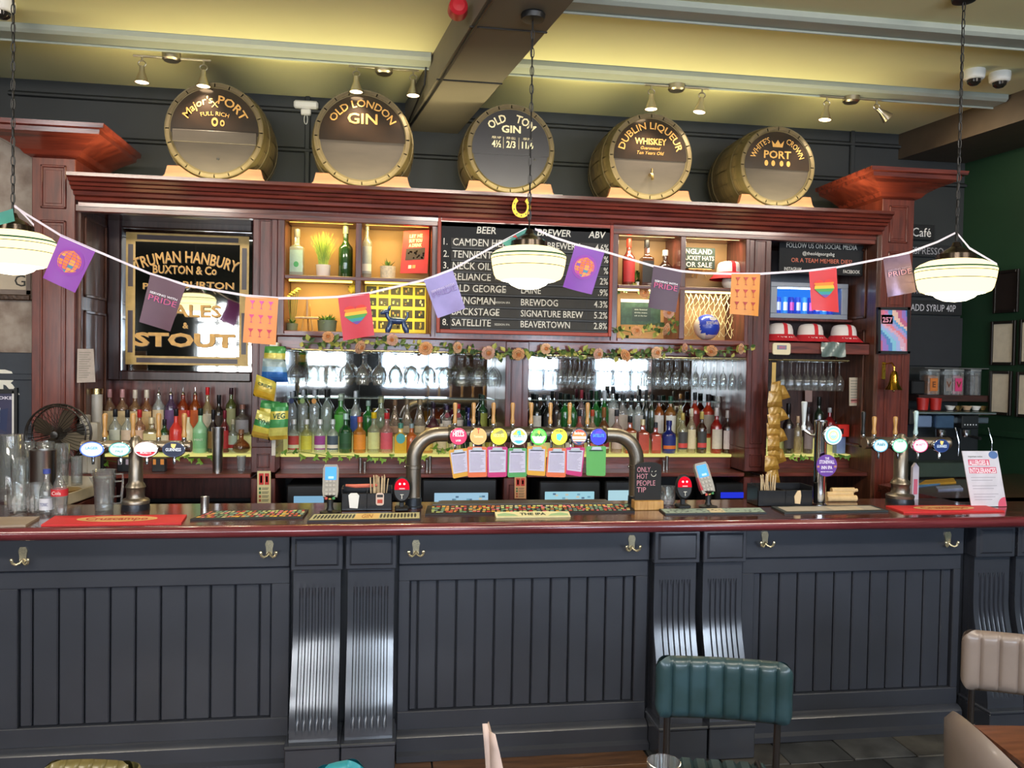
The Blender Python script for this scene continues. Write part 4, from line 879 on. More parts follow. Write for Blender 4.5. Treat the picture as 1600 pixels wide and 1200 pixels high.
# lower left box: easel, pots, flowers
t = pot(511, 1.48, ZB, .066, .075, mat('#6f7c62', .5, var=.2, scale=20), 'potted_fern', 'trailing green plant in a grey-green ribbed pot in the lower left box', rim=1.2)
b = MB()
for i in range(70): leafblade(b, (.03*cos(i*2.4), .03*sin(i*2.4), .07), i*2.4, rnd.uniform(-.5, 1.2), rnd.uniform(.03, .055), .008, leafm[i % 4])
b.build('leaves', t, recalc=False)['kind'] = 'stuff'
t = pot(456, 1.48, ZB, .04, .05, mat('#8a8f6a', .5), 'small_potted_plant', 'small plant in an olive pot behind the wooden easel')
b = MB()
for i in range(16): leafblade(b, (0, 0, .045), i*2.4, rnd.uniform(.2, 1.2), .045, .008, leafm[i % 3])
b.build('leaves', t, recalc=False)['kind'] = 'stuff'
def stick(b, a, c, r, m): b.tube([a, c], r, m, 6)
X = XP(480, 1.42, 2.2); t = thing('wooden_easel', 'little wooden display easel in the lower left box', 'easel', (X, 1.42, ZB))
for a, c in (((-.035, 0, 0), (-.012, .02, .175)), ((.035, 0, 0), (.012, .02, .175)), ((0, .09, 0), (0, .025, .17))): b = MB(); stick(b, a, c, .006, W_PINE); b.build('leg', t)
b = MB(); b.box(-.075, .075, -.025, .0, .078, .092, W_PINE); b.build('ledge', t); b = MB(); b.box(-.008, .008, -.01, .002, .09, .21, W_PINE); b.build('mast', t)
X = XP(458, 1.5, 2.35); t = thing('yellow_flower_sprig', 'dried sprig with yellow flower heads behind the easel', 'flower', (X, 1.5, ZB)); b = MB()
for i in range(5): b.tube([(0, 0, 0), (.01*(i-2), 0, .12), (.016*(i-2), 0, .22+.012*i)], .002, leafm[2], 5)
b.build('stems', t)
for i in range(5):
    b = MB(); b.ball((.016*(i-2), 0, .225+.012*i), .018, mat('#cdbb5a', .7, var=.3, scale=60), 10, 5, sz=.6); b.build('flower_head', t)
p = at(551, 451, 1.6); b = MB(); b.ball((0, 0, 0), .03, mat('#e2cf4a', .7, var=.3, scale=40), 12, 6, sy=.4)
for i in range(7): leafblade(b, (0, 0, 0), 0, i*.9, .05, .014, mat('#e2cf4a', .7, var=.2))
o = b.build('yellow_bloom', loc=(p.x, 1.63, p.z)); tag(o, 'yellow bloom fixed in the right corner of the lower left box', 'flower')
# small pictures grid and blue dog
t = thing('picture_sheet', 'yellow bordered sheet of small dark pictures behind the blue dog', 'poster', (XP(618, 1.64, 2.25), 1.63, ZB+.01))
YL = mat('#e3d34c', .6, var=.08, scale=20); b = MB(); b.box(-.205, .205, 0, .008, 0, .32, YL, .001); b.build('sheet', t)
b = MB(); rnd = random.Random(11)
for i in range(5):
    for j in range(4):
        x, z = -.195+.081*i, .012+.077*j; m = P(rnd.choice(['#2a2a26', '#3a3a2c', '#45402c', '#54502f'])); b.rect(x, x+.066, z+.012, z+.066, -.0015, m)
        for k in range(3): u, v = x+rnd.uniform(.012, .045), z+rnd.uniform(.018, .045); b.rect(u, u+.010, v, v+.016, -.003, P(rnd.choice(['#d8c860', '#8a9a5a', '#c0904a', '#e8e0a0'])))
b.build('print', t, smooth=0, recalc=False)
BL = mat('#2f4a78', .2, .2, var=.1, coat=.6); t = thing('dog_figurine', 'glossy dark blue dog figurine in the lower middle box', 'figurine', (XP(620, 1.42, 2.2), 1.42, ZB))
b = MB()
b.tube([(-.055, 0, .085), (-.03, 0, .082), (.02, 0, .08), (.055, 0, .083)], [.012, .024, .024, .013], BL, 12)
for x in (-.045, .05):
    for s in (-1, 1): b.tube([(x*.85, s*.012, .078), (x*1.05, s*.020, .04), (x*1.3, s*.024, .014), (x*1.35, s*.024, 0)], [.016, .019, .018, .012], BL, 10)
b.tube([(-.045, 0, .085), (-.062, 0, .11), (-.066, 0, .135)], [.014, .013, .015], BL, 10); b.tube([(-.05, 0, .142), (-.075, 0, .138), (-.105, 0, .125)], [.017, .019, .008], BL, 10)
for s in (-1, 1): b.tube([(-.055, s*.010, .145), (-.048, s*.016, .165), (-.044, s*.016, .18)], [.009, .011, .004], BL, 8)
b.tube([(.055, 0, .085), (.07, 0, .11), (.068, 0, .14)], [.009, .008, .010], BL, 8); b.build('body', t, smooth=60)
# right boxes
bottle(982, 373, 1.50, 2.455, 'spirit', 10, '#a84a38', '#d8402c', '#c23a3a', 'red capped bottle with red label in the upper right boxes', body=.5)
bottle(1010, 375, 1.50, 2.455, 'square', 10, '#5a3018', '#2c2a28', '#26221f', 'square whisky bottle with black label in the upper right boxes', body=.6)
bottle(1039, 391, 1.50, 2.455, 'gin', 11, '#3a2018', '#d8d2c8', '#d86a2c', 'squat dark bottle with orange label behind the dark pride flag', body=.7)
t = pot(995, 1.6, 2.455, .03, .03, mat('#5a5040', .6), 'leafy_sprig', 'green leafy sprig behind the bottles in the upper right boxes'); b = MB()
for i in range(26): leafblade(b, (.02*cos(i), 0, .03+.003*i), i*2.4, rnd.uniform(0, 1.2), .05, .012, leafm[i % 3])
b.build('leaves', t, recalc=False)['kind'] = 'stuff'
b = MB(); b.lathe([(0, 0), (.008, 0), (.012, .012), (.010, .02), (.014, .03), (0, .032)], WHITE, 12); o = b.build('white_stopper', loc=(XP(996, 1.42, 2.47), 1.42, 2.455)); tag(o, 'tiny white stopper in front of the two whisky bottles', 'stopper')
DG = mat('#22332c', .7, var=.1)
t, W, H = board('chalk_card', 'dark green card reading ENGLAND BUCKET HATS FOR SALE on a wooden easel', 'sign', 1069, 1117, 387, 420, 1.50, [('ENGLAND', .42, .30, .034, .95, P('#e8e0d0')), ('BUCKET HATS', .46, .60, .03, 1.0, P('#e0d8c8')), ('FOR SALE', .44, .92, .034, .92, P('#e8e0d0'))], m=DG, th=.008)
for a, c in (((-.05, .0, -H/2-.06), (-.02, .02, -H/2+.02)), ((.05, 0, -H/2-.06), (.02, .02, -H/2+.02)), ((0, .05, -H/2-.06), (0, .02, -H/2+.02))): b = MB(); stick(b, a, c, .006, W_PINE); b.build('leg', t)
b = MB(); b.box(-.085, .085, -.02, .0, -H/2-.012, -H/2, W_PINE); b.build('ledge', t)
BLUE = mat('#2440b0', .35, var=.1, coat=.4); WHP = mat('#e4d8c8', .4, var=.04, coat=.3); PK = mat('#d8b8b0', .5)
t = thing('hat_ball', 'white ball carrying the bucket hat in the upper right box', 'ball', (XP(1140, 1.5, 2.5), 1.5, 2.455)); b = MB(); b.ball((0, 0, .055), .055, WHP, 20, 10); b.build('ball', t)
hat(1139, 400, 1.5, 2.53, 'red and white bucket hat perched on the ball in the upper right box')
X = XP(1104, 1.44, 2.2); t = thing('football', 'blue and white football in front of the net', 'ball', (X, 1.44, ZB+.09)); bm = bmesh.new(); bmesh.ops.create_icosphere(bm, subdivisions=1, radius=1)
import itertools
seeds = [v.co.normalized() for v in bm.verts]; bm.free(); bm = bmesh.new(); bmesh.ops.create_icosphere(bm, subdivisions=4, radius=.088); me = bpy.data.meshes.new('ball_panels'); rot = Matrix.Rotation(.5, 3, 'X') @ Matrix.Rotation(.7, 3, 'Z')
sd = []; g = (1+sqrt(5))/2
for s1 in (-1, 1):
    for s2 in (-1, 1): sd += [Vector((0, s1, s2*g)).normalized(), Vector((s1, s2*g, 0)).normalized(), Vector((s2*g, 0, s1)).normalized()]
me.materials.append(BLUE); me.materials.append(WHP); me.materials.append(PK)
for f in bm.faces:
    c = f.calc_center_median().normalized(); f.smooth = True; sd_ = c.x*.93-c.y*.37; f.material_index = 1 if (sd_ < -.50-.2*c.z or (c.z < -.5 and sd_ < -.1)) else 2 if c.z < -.62 else 0
bm.to_mesh(me); bm.free(); o = bpy.data.objects.new('ball_shell', me); C.objects.link(o); o.parent = t
b = MB(); g_, f_, wd_ = glyphs('SCOTLAND', .02); b.add([(.0895*sin((a/wd_-.5)*1.1+.15)*cos(.25), -.0895*cos((a/wd_-.5)*1.1+.15)*cos(.25)-.001, .018+.018*c/.7) for a, c in g_], f_, WHP); b.disc(.015, .055, .025, .012, -.078, WHP, 12); b.build('lettering', t, smooth=0, recalc=False)
t = thing('goal_net', 'cream knotted goal net draped inside the box around the football', 'net', (XP(1111, 1.5, 2.25), 1.52, 2.11)); b = MB(); NM = mat('#e2d9a4', .7); rnd = random.Random(9); G = {}
for i in range(12):
    for j in range(8): G[i, j] = (-.20+.036*i+.5*.036*(j % 2)+rnd.uniform(-.008, .008), rnd.uniform(-.02, .02)-.05*(1-j/7)**2, .315-.043*j+rnd.uniform(-.008, .008))
for (i, j), p_ in G.items():
    for di in ((0, 1) if j % 2 else (-1, 0)):
        q = G.get((i+di, j+1)); 
        if q: b.tube([p_, ((p_[0]+q[0])/2+.002, (p_[1]+q[1])/2, (p_[2]+q[2])/2-.004), q], .0022, NM, 4, cap=False)
b.build('mesh', t)['kind'] = 'stuff'
card('framed_card', 'green leafy printed card standing in the lower right box', 'sign', [(970, 467), (1032, 469), (1032, 508), (970, 507)], 1.44, mat('#3c5a44', .5, var=.4, scale=30), .006, lambda rect, tx, b, S: (rect(0, 1, 0, .12, P('#d8dcc8')), rect(.28, .75, .30, .85, P('#33443c')), [tx(s, .5, .42+.12*i, .05, P('#c8d0c0'), w=.32) for i, s in enumerate(('this festival', 'drinks menu', 'ask at the bar'))]))
# ================================================================ flower and ivy garlands
ROSE = [mat('#dba06e', .7, var=.1), mat('#e3b48c', .7, var=.1), mat('#d9a890', .7, var=.1)]
def rose_mesh(m):
    b = MB(); b.ball((0, -.014, 0), .009, mat('#c8763a', .7), 8, 5); dk = mat('#cf8a58', .7, var=.1)
    for k, (R0, R1, hh) in enumerate(((.008, .011, .024), (.013, .019, .022), (.018, .028, .016), (.020, .035, .006))):
        for i in range(3+k):
            a = 2*pi*i/(3+k)+k*.7; vs = []; da = pi/(3+k)*1.15
            for jj, v in enumerate((0, .5, .85, 1)):
                for uu in (-1, -.5, 0, .5, 1):
                    r = R0+(R1-R0)*v**1.5+(.004 if jj == 3 else 0); q = a+da*uu*(1-.25*v*v); y = -hh*(sin(v*pi/2) if jj < 3 else .9)*(1-.12*uu*uu); vs.append((r*cos(q), y, r*sin(q)))
            b.add(vs, [(j*5+c, j*5+c+1, j*5+c+6, j*5+c+5) for j in range(3) for c in range(4)], dk if k < 1 else m)
    return b
    for k in range(3):
        for i in range(5+k):
            a = 2*pi*i/(5+k)+k*.5; r = .010+.009*k; b.push(RY(a)); 
            b.add([(-.012-.002*k, -.018+.004*k, r*.4), (.012+.002*k, -.018+.004*k, r*.4), (.016+.002*k, -.012+.006*k, r+.010), (0, -.016+.009*k, r+.015), (-.016-.002*k, -.012+.006*k, r+.010), (0, -.006+.006*k, r+.004)], [(0, 1, 5), (1, 2, 5), (2, 3, 5), (3, 4, 5), (4, 0, 5)], m); b.pop()
    return b
def leaf_proto(m, L_=.05, w=.018, par=None):
    b = MB(); b.add([(0, 0, 0), (w*.8, -.004, L_*.3), (w, -.003, L_*.55), (0, .002, L_), (-w, -.003, L_*.55), (-w*.8, -.004, L_*.3), (0, .004, L_*.5)], [(0, 1, 6), (1, 2, 6), (2, 3, 6), (3, 4, 6), (4, 5, 6), (5, 0, 6)], m); return b.build('leaf', par, smooth=0, recalc=False)
def garland(label, pts, roses, Y, nl, dens=1, spread=.03):
    t = thing('rose_garland', label, 'garland', (0, Y, 0)); q = [at(x, y, Y) for x, y in pts]
    b = MB(); path = [(p.x, .004*sin(i*2), p.z) for i, p in enumerate(q)]; b.tube(path, .003, leafm[2], 5); b.build('stem', t)
    rm = [rose_mesh(m).build('rose', t, recalc=False) for m in ROSE]; used = set(); rnd = random.Random(4)
    for i, (x, y) in enumerate(roses):
        p = at(x, y, Y); k = i % 3
        o = rm[k] if k not in used else rm[k].copy()
        if k in used: C.objects.link(o); o.parent = t
        used.add(k); o.location = (p.x, -.02, p.z); o.rotation_euler = (rnd.uniform(-.5, .4), rnd.uniform(0, 6), rnd.uniform(-.6, .6)); o.scale = [rnd.uniform(.9, 1.2)]*3
    for k in range(3):
        if k not in used: bpy.data.objects.remove(rm[k])
    gl_ = [mat(c, .6, var=.15) for c in ('#46632f', '#6d8440', '#c8bf62', '#a9ad55', '#3c5530')]; pr_ = [leaf_proto(m, .045+.008*(i % 2), .016, t) for i, m in enumerate(gl_)]
    for i in range(nl):
        u = rnd.random()*(len(q)-1); k = int(u); p = q[k].lerp(q[k+1], u-k); o = pr_[i] if i < 5 else pr_[rnd.randrange(5)].copy()
        if i >= 5: C.objects.link(o); o.parent = t
        o.location = (p.x+rnd.uniform(-.01, .01), rnd.uniform(-.02, .01), p.z+rnd.uniform(-.6, .6)*spread); o.rotation_euler = (rnd.uniform(-.7, .7), rnd.uniform(0, 6.3), rnd.uniform(-.8, .8)); o.scale = [rnd.uniform(.6, 1.1)]*3
    return t
garland('long garland of peach roses and leaves draped under the boxes of the back bar', [(470, 537), (530, 535), (600, 536), (660, 540), (720, 545), (780, 553), (812, 555), (860, 548), (900, 551), (950, 553), (1010, 553), (1060, 548), (1110, 549), (1172, 546)],
        [(513, 527), (562, 542), (613, 531), (665, 545), (714, 543), (762, 551), (809, 553), (852, 545), (933, 553), (975, 556), (1024, 551), (1067, 544), (1110, 548), (1155, 545)], 1.31, 270)
garland('short sprig of roses and leaves along the lower right box', [(958, 512), (990, 520), (1020, 517), (1050, 512), (1055, 497), (1045, 487)], [(993, 518), (1038, 514), (1043, 489)], 1.32, 44, spread=.04)
garland('sprig of pale flowers over the green card in the lower right box', [(965, 455), (990, 452), (1015, 458), (1030, 470)], [(1005, 458)], 1.42, 26, spread=.03)
def ivy(label, pts, Y, n, sd):
    t = thing('ivy_garland', label, 'garland', (0, Y, 0)); q = [at(x, y, Y) for x, y in pts]; rnd = random.Random(sd)
    b = MB(); b.tube([(p.x, 0, p.z) for p in q], .0022, leafm[2], 5); b.build('stem', t); ms = [mat(c, .5, var=.2) for c in ('#7fae3a', '#5c8f30', '#9dc04a')]; pr_ = []
    for m in ms:
        b = MB(); s = .024; b.add([(0, 0, 0), (s*.9, -.004, -s*.1), (s*.75, -.003, s*.7), (s*.35, 0, s*.6), (0, -.004, s*1.5), (-s*.35, 0, s*.6), (-s*.75, -.003, s*.7), (-s*.9, -.004, -s*.1), (0, .003, s*.5)], [(i, (i+1) % 8, 8) for i in range(8)], m); pr_.append(b.build('leaf', t, smooth=0, recalc=False))
    for i in range(n):
        u = (i+.5+rnd.uniform(-.3, .3))/n*(len(q)-1); k = min(int(u), len(q)-2); p = q[k].lerp(q[k+1], u-k); o = pr_[i] if i < 3 else pr_[rnd.randrange(3)].copy()
        if i >= 3: C.objects.link(o); o.parent = t
        o.location = (p.x, -.006, p.z+rnd.uniform(-.02, .02)); o.rotation_euler = (rnd.uniform(-.4, .3), pi+rnd.uniform(-1, 1), rnd.uniform(-.5, .5)); o.scale = [rnd.uniform(.8, 1.3)]*3
ivy('ivy trail along the lit bottle shelf left of the arched beer tap', [(440, 708), (470, 706), (510, 712), (540, 712), (580, 716), (610, 714), (640, 716), (668, 712)], 1.535, 17, 1)
ivy('ivy trail along the lit bottle shelf under the arched beer tap', [(672, 700), (690, 702), (705, 704)], 1.535, 4, 2)
ivy('ivy trail along the lit bottle shelf in the right bay', [(1212, 712), (1240, 712), (1270, 714), (1300, 715), (1328, 712)], 1.535, 13, 3)
ivy('ivy trail hanging in front of the lit shelf of the left bay', [(160, 718), (200, 725), (280, 712), (300, 716), (335, 716)], 1.535, 9, 4)
# ================================================================ bottles on the lit shelves
FR_, BK_ = (1.645, 1.295), (1.79, 1.395)
def row(bay, which, items, grp):
    Y, z = FR_ if which == 'front' else BK_
    for i, it in enumerate(items):
        px, yt, kind, hw, col, cap, lab, desc = it[:8]; kw = it[8] if len(it) > 8 else {}
        bottle(px, yt, Y, z, kind, hw, col, cap, lab, '%s, %s, %s row, %s' % (desc, ordn(i), which, bay), grp, **kw)
CLR = '#eef4f0'; AM = '#c07a30'; pr = {'top': 'pourer'}
row('left bay', 'back', [(171, 608, 'spirit', 9, '#e0b890', '#d8a0a0', '#e6cfa0', 'cream label rum bottle with pink cap'), (191, 608, 'spirit', 9, '#e0b890', '#d8a0a0', '#e2c898', 'cream label rum bottle with pink cap'), (211, 609, 'spirit', 9, '#d8b080', '#e8dcc8', '#e6cfa0', 'amber bottle with white cap'), (229, 609, 'spirit', 9, '#d8a070', '#e8dcc8', '#dcb880', 'amber bottle with white cap'),
   (248, 605, 'spirit', 9, CLR, '#c8c8c8', '#e0c8a0', 'clear bottle with steel pourer and cream label', pr), (267, 605, 'spirit', 9, '#8a6a9a', '#c8c8c8', '#6a4a7a', 'bottle with steel pourer and purple label', pr), (286, 605, 'spirit', 9, '#d8602c', '#c8c8c8', '#d0502c', 'bottle with steel pourer and red-orange label', pr), (305, 605, 'spirit', 9, '#e07a30', '#c8c8c8', '#d86a30', 'bottle with steel pourer and orange label', pr),
   (324, 605, 'liq', 9, '#e8d8a8', '#d8282c', '#e8dcc0', 'pale bottle with tall red cap'), (342, 617, 'wine', 8, '#2a2220', '#1c1a1c', '#4a3a30', 'dark bottle with black neck', {'body': .7}), (361, 606, 'tall', 8, '#9aa85a', '#3a2028', '#a8a878', 'green-yellow bottle with long dark neck'), (379, 632, 'gin', 11, '#c0b8b0', '#9a6a5a', '#b8b4b8', 'squat bottle with grey label and orange stripe')], 'bottles in the left bay, back row')
row('left bay', 'front', [(180, 639, 'spirit', 9, CLR, '#26262a', '#d8dccc', 'clear bottle with black cap'), (199, 640, 'spirit', 9, CLR, '#26262a', '#e0c8b0', 'clear bottle with black cap'), (218, 640, 'spirit', 9, '#d8b090', '#c0282c', '#e0b898', 'bottle with red cap and cream label'), (237, 652, 'square', 11, '#d0c08a', '#d8c8a0', '#d8c890', 'squat square cream label bottle'), (257, 655, 'spirit', 8, '#3c8a4a', '#26262a', '#d8d0b0', 'green bottle with pale label'),
   (275, 639, 'liq', 10, '#d83a30', '#1c1c20', None, 'opaque red bottle with black cap', {'body': 1, 'txt': None}), (294, 641, 'liq', 9, '#ddd0a8', '#c83030', None, 'opaque cream bottle with red cap', {'body': 1}), (313, 638, 'liq', 11, '#9ad0a0', '#203028', '#88c890', 'opaque mint green bottle with red lettering', {'body': 1, 'txt': 'MINT'}), (333, 640, 'wine', 8, '#2a1c20', '#1c181c', '#8a6a3a', 'dark wine bottle', {'body': .8}), (351, 641, 'spirit', 7, '#8a2c30', '#7a2030', '#c03030', 'slim dark red bottle', {'body': .5}), (364, 655, 'gin', 7, '#d8dcd0', '#c8c0a0', '#c8d8c0', 'small clear bottle with red base label', {'lcol2': '#b83030'}), (377, 671, 'round', 14, '#d8a070', '#a87a5a', None, 'round decanter half full of dark rum', {'body': .15})], 'bottles in the left bay, front row')
X = XP(377, 1.645, 1.33); b = MB(T(X, 1.645, 1.297)); b.lathe([(0, 0), (.04, 0), (.058, .03), (.057, .036), (0, .036)], mat('#2a1410', .2), 20); o = b.build('dark_rum'); o.parent = [c for c in C.objects if c.get('label', '').startswith('round decanter')][0]; o.matrix_parent_inverse = Matrix.Translation(Vector(o.parent.location)).inverted()
row('centre-left bay', 'back', [(456, 612, 'tall', 8, '#dfe6ea', '#c8ccd0', None, 'tall clear vodka bottle with blue disc'), (473, 609, 'tall', 8, CLR, '#c8ccd0', None, 'tall clear vodka bottle with green disc'), (491, 609, 'tall', 8, CLR, '#c8ccd0', None, 'tall clear vodka bottle with orange disc'), (510, 608, 'spirit', 9, '#e2eee6', '#1c1c1c', None, 'clear ribbed bottle with black cap'), (532, 616, 'gin', 10, '#4caf3c', '#c8d8c0', '#58b048', 'large bright green gin bottle', {'body': .45}), (555, 611, 'liq', 8, CLR, '#d8dce0', '#3c58a8', 'clear bottle with blue label'), (575, 626, 'gin', 8, '#2f9a3c', '#9ab0a8', None, 'green bottle with clear cap', {'body': .45}), (595, 620, 'gin', 11, '#d0dcc0', '#9a9a6a', None, 'wide clear ribbed bottle'),
   (617, 624, 'cone', 9, '#d8c0a8', '#8a6a50', '#b89878', 'pale brown bottle with diamond label'), (636, 623, 'cone', 9, '#d8ccb8', '#8a7860', '#c8b898', 'clear bottle with cork and diamond label'), (656, 623, 'cone', 9, '#d8ccb8', '#a8906c', '#c8b898', 'clear bottle with pale cork and label'), (677, 629, 'round', 10, '#4a1c28', '#2c1c30', '#501828', 'round dark bottle with plum label', {'body': .7}), (698, 633, 'gin', 8, '#d0c8c0', '#3a2848', '#c8c0b8', 'clear bottle with dark red disc'), (716, 631, 'gin', 8, '#d8ccc8', '#b8282c', '#d0c8c0', 'clear bottle with red cap and disc'), (732, 637, 'round', 8, '#3038a0', '#28286a', None, 'round cobalt blue bottle', {'body': .5}), (754, 617, 'tall', 8, '#3c7a48', '#2c4a38', '#a8b050', 'dark green bottle with yellow label', {'body': .5}), (773, 640, 'spirit', 8, '#a8a860', '#4a3a2a', '#d8d0a0', 'olive bottle with cream label')], 'bottles in the centre-left bay, back row')
row('centre-left bay', 'front', [(459, 655, 'gin', 9, CLR, '#e8e8e4', '#c84a44', 'clear gin bottle with red label', {'lcol2': '#d8d8b0'}), (479, 655, 'gin', 9, '#f0f0b8', '#e8e8e4', '#e0d84a', 'clear gin bottle with yellow label'), (500, 655, 'gin', 9, CLR, '#e8e8e4', '#a84a98', 'clear gin bottle with purple flower label', {'lcol2': '#ece4d8'}), (520, 655, 'gin', 9, CLR, '#c8d0cc', '#4a5a6a', 'clear gin bottle with slate blue label', {'lcol2': '#ece4d8'}), (540, 646, 'gin', 10, '#1f6a34', '#a8c8c0', '#2c5a38', 'dark green gin bottle with silver label', {'body': .5, 'lcol2': '#1f4a2c'}), (562, 651, 'gin', 10, '#e8a040', '#c85a48', '#e08c2c', 'gin bottle of orange spirit', {'body': .4}), (584, 644, 'gin', 10, '#e0e4c8', '#e0c020', '#d0d490', 'clear gin bottle with yellow cap'), (604, 645, 'gin', 10, '#f0c8c0', '#c02c30', '#d85a6a', 'pink gin bottle with red cap'), (626, 661, 'square', 10, '#e8c040', '#4a8a7a', '#e0b020', 'square yellow bottle with blue disc', {'body': .8}), (643, 662, 'gin', 9, '#e8823a', '#88a0a8', None, 'orange liqueur bottle by the arched tap', {'body': .6}),
   (668, 668, 'gin', 9, '#e8b060', '#c8a060', '#e0c060', 'amber bottle behind the arched tap pipe', {'body': .5}), (690, 662, 'gin', 8, '#d8d4c4', '#c8c0b0', '#d8cca8', 'clear bottle with cream label'), (709, 662, 'gin', 8, '#d8d4c4', '#c8c0b0', '#d0c4a0', 'clear bottle with pale label'), (727, 655, 'wine', 7, '#1f4a3a', '#1c2c28', None, 'slim dark green bottle', {'body': .6}), (748, 642, 'wine', 6, '#1c2030', '#1c1c24', '#3a3a58', 'slim black bottle', {'body': .7}), (766, 655, 'round', 9, '#b0b060', '#4a4a2a', '#a8a040', 'round olive bottle with gold label', {'body': .5})], 'bottles in the centre-left bay, front row')
row('centre-right bay', 'back', [(838, 616, 'wine', 8, '#1c241c', '#181818', '#d8d4cc', 'black wine bottle with white label', {'body': .8}), (856, 618, 'wine', 8, '#1a201c', '#a8a8ac', '#2a2a2c', 'black wine bottle with silver capsule', {'body': .8}), (869, 612, 'wine', 7, '#2a1c1c', '#2a1a1c', '#3a2a2a', 'dark wine bottle', {'body': .8}), (882, 615, 'wine', 8, '#2f9a3c', '#1c2a1c', None, 'green wine bottle with black capsule', {'body': .4}), (895, 617, 'wine', 7, '#3a9a48', '#28382c', None, 'green wine bottle with dark green capsule', {'body': .4}), (908, 609, 'spirit', 7, '#c8b0b0', '#8a2030', None, 'clear bottle with red neck'), (919, 614, 'wine', 7, '#2f9040', '#2c1c20', None, 'green bottle with brown capsule', {'body': .4}), (931, 611, 'wine', 8, '#35a045', '#244a2c', None, 'bright green wine bottle', {'body': .4}), (944, 610, 'wine', 8, '#2f9a3c', '#c8ccd0', None, 'green wine bottle with silver capsule', {'body': .4}),
   (957, 604, 'tall', 9, CLR, '#2a2a2e', '#c8c0b8', 'clear bottle with black pourer'), (972, 616, 'spirit', 9, '#e8e4e0', '#1c1c1c', '#c8b8a8', 'clear bottle with black cap'), (985, 622, 'spirit', 8, CLR, '#2c2c30', None, 'clear bottle with dark cap'), (997, 618, 'spirit', 8, CLR, '#2a2a2a', '#b8b4b0', 'clear bottle with grey label'), (1009, 609, 'wine', 6, '#1c2018', '#181818', None, 'thin black bottle', {'body': .8}), (1018, 618, 'tall', 5, '#3a4a30', '#1c201c', None, 'thin dark green bottle', {'body': .7}), (1029, 618, 'spirit', 8, '#b05a20', '#1c1c1c', '#e0d8d0', 'amber whisky bottle with white label', {'body': .6}), (1047, 619, 'spirit', 9, '#c88a40', '#2a5a40', '#ece8dc', 'whiskey bottle with green cap and white label', {'body': .4}), (1063, 623, 'liq', 8, '#e8e4b0', '#3a2820', None, 'pale bottle with brown cap'), (1085, 613, 'spirit', 8, '#c83c20', '#1c1c20', '#7a2018', 'red aperitif bottle with black cap', {'body': .6}), (1106, 616, 'spirit', 10, '#d8401c', '#2c2020', '#a89a8a', 'large bottle of red aperitif', {'body': .65}), (1122, 619, 'liq', 8, '#e0d8d0', '#e0dcd4', None, 'clear bottle with white cap')], 'bottles in the centre-right bay, back row')
row('centre-right bay', 'front', [(873, 645, 'cone', 9, '#e0dcc0', '#5a5048', None, 'clear flask-shaped bottle'), (889, 648, 'wine', 7, '#26202a', '#1c1a20', '#d8d0c4', 'black bottle with cream label', {'body': .8}), (905, 640, 'gin', 8, '#c86a60', '#2a2a2e', '#b83a3a', 'bottle with red label', {'body': .5}), (925, 640, 'gin', 8, '#c8a888', '#b8482c', '#c85a4a', 'bottle with orange-red label', {'body': .5}), (943, 636, 'wine', 9, '#7a4a20', '#8a5a30', '#d8d0c8', 'brown bottle with white and red label', {'body': .6, 'lcol2': '#8a2028'}), (963, 640, 'gin', 9, '#e0c8c0', '#3a3a3e', '#c8b0a0', 'clear bottle with grey label'), (984, 650, 'square', 9, '#c8581c', '#2a2a2a', '#d8d0a0', 'orange bottle with pale label', {'body': .5}), (1004, 655, 'square', 9, '#c85a3c', '#d8c89c', '#c04a34', 'square bottle with brick red label', {'body': .6}), (1024, 660, 'square', 8, '#b8402c', '#2a2a2e', '#c8503c', 'small square bottle with red label', {'body': .8}), (1045, 657, 'gin', 11, '#1c2c88', '#1c2468', '#1f2c78', 'big cobalt blue bottle with orange emblem', {'body': .7, 'lcol2': '#d8702c'}), (1066, 645, 'spirit', 8, '#e8e4c0', '#c8b060', '#4a4848', 'clear rum bottle with black and red label', {'lcol2': '#d84a44'}), (1080, 638, 'spirit', 7, '#e0d4b0', '#d8ccb0', '#e0d0a8', 'cream label bottle'), (1096, 643, 'spirit', 8, '#3a1c10', '#c8b060', '#3a3a38', 'dark rum bottle with black and red label', {'body': .8, 'lcol2': '#c84440'}), (1119, 637, 'spirit', 9, '#b81c18', '#d8ccc8', '#d8ccb8', 'red bitter bottle with white label', {'body': .6}), (1136, 641, 'spirit', 8, '#3a1c1c', '#d8d0cc', '#e0d0cc', 'dark brown bottle with white label', {'body': .7})], 'bottles in the centre-right bay, front row')
row('right bay', 'back', [(1279, 620, 'wine', 8, '#1c3020', '#141a16', None, 'dark green bottle with black pourer', {'body': .7}), (1296, 637, 'liq', 9, '#c02028', '#c8c8c8', None, 'red liqueur bottle with steel stopper', {'body': .6}), (1308, 640, 'wine', 7, '#20181c', '#181418', None, 'slim black bottle', {'body': .8}), (1324, 648, 'gin', 8, '#403028', '#2a2020', '#5a4a3a', 'brown bottle', {'body': .7})], 'bottles in the right bay, back row')
row('right bay', 'front', [(1231, 630, 'wine', 9, '#1c1418', '#141214', '#4a4040', 'tall black wine bottle', {'body': .85}), (1246, 650, 'spirit', 7, '#d8c8a8', '#c0a080', None, 'clear bottle'), (1262, 636, 'gin', 8, '#6a5a5a', '#241c20', '#8a7a7a', 'grey bottle with black cap', {'body': .5})], 'bottles in the right bay, front row')
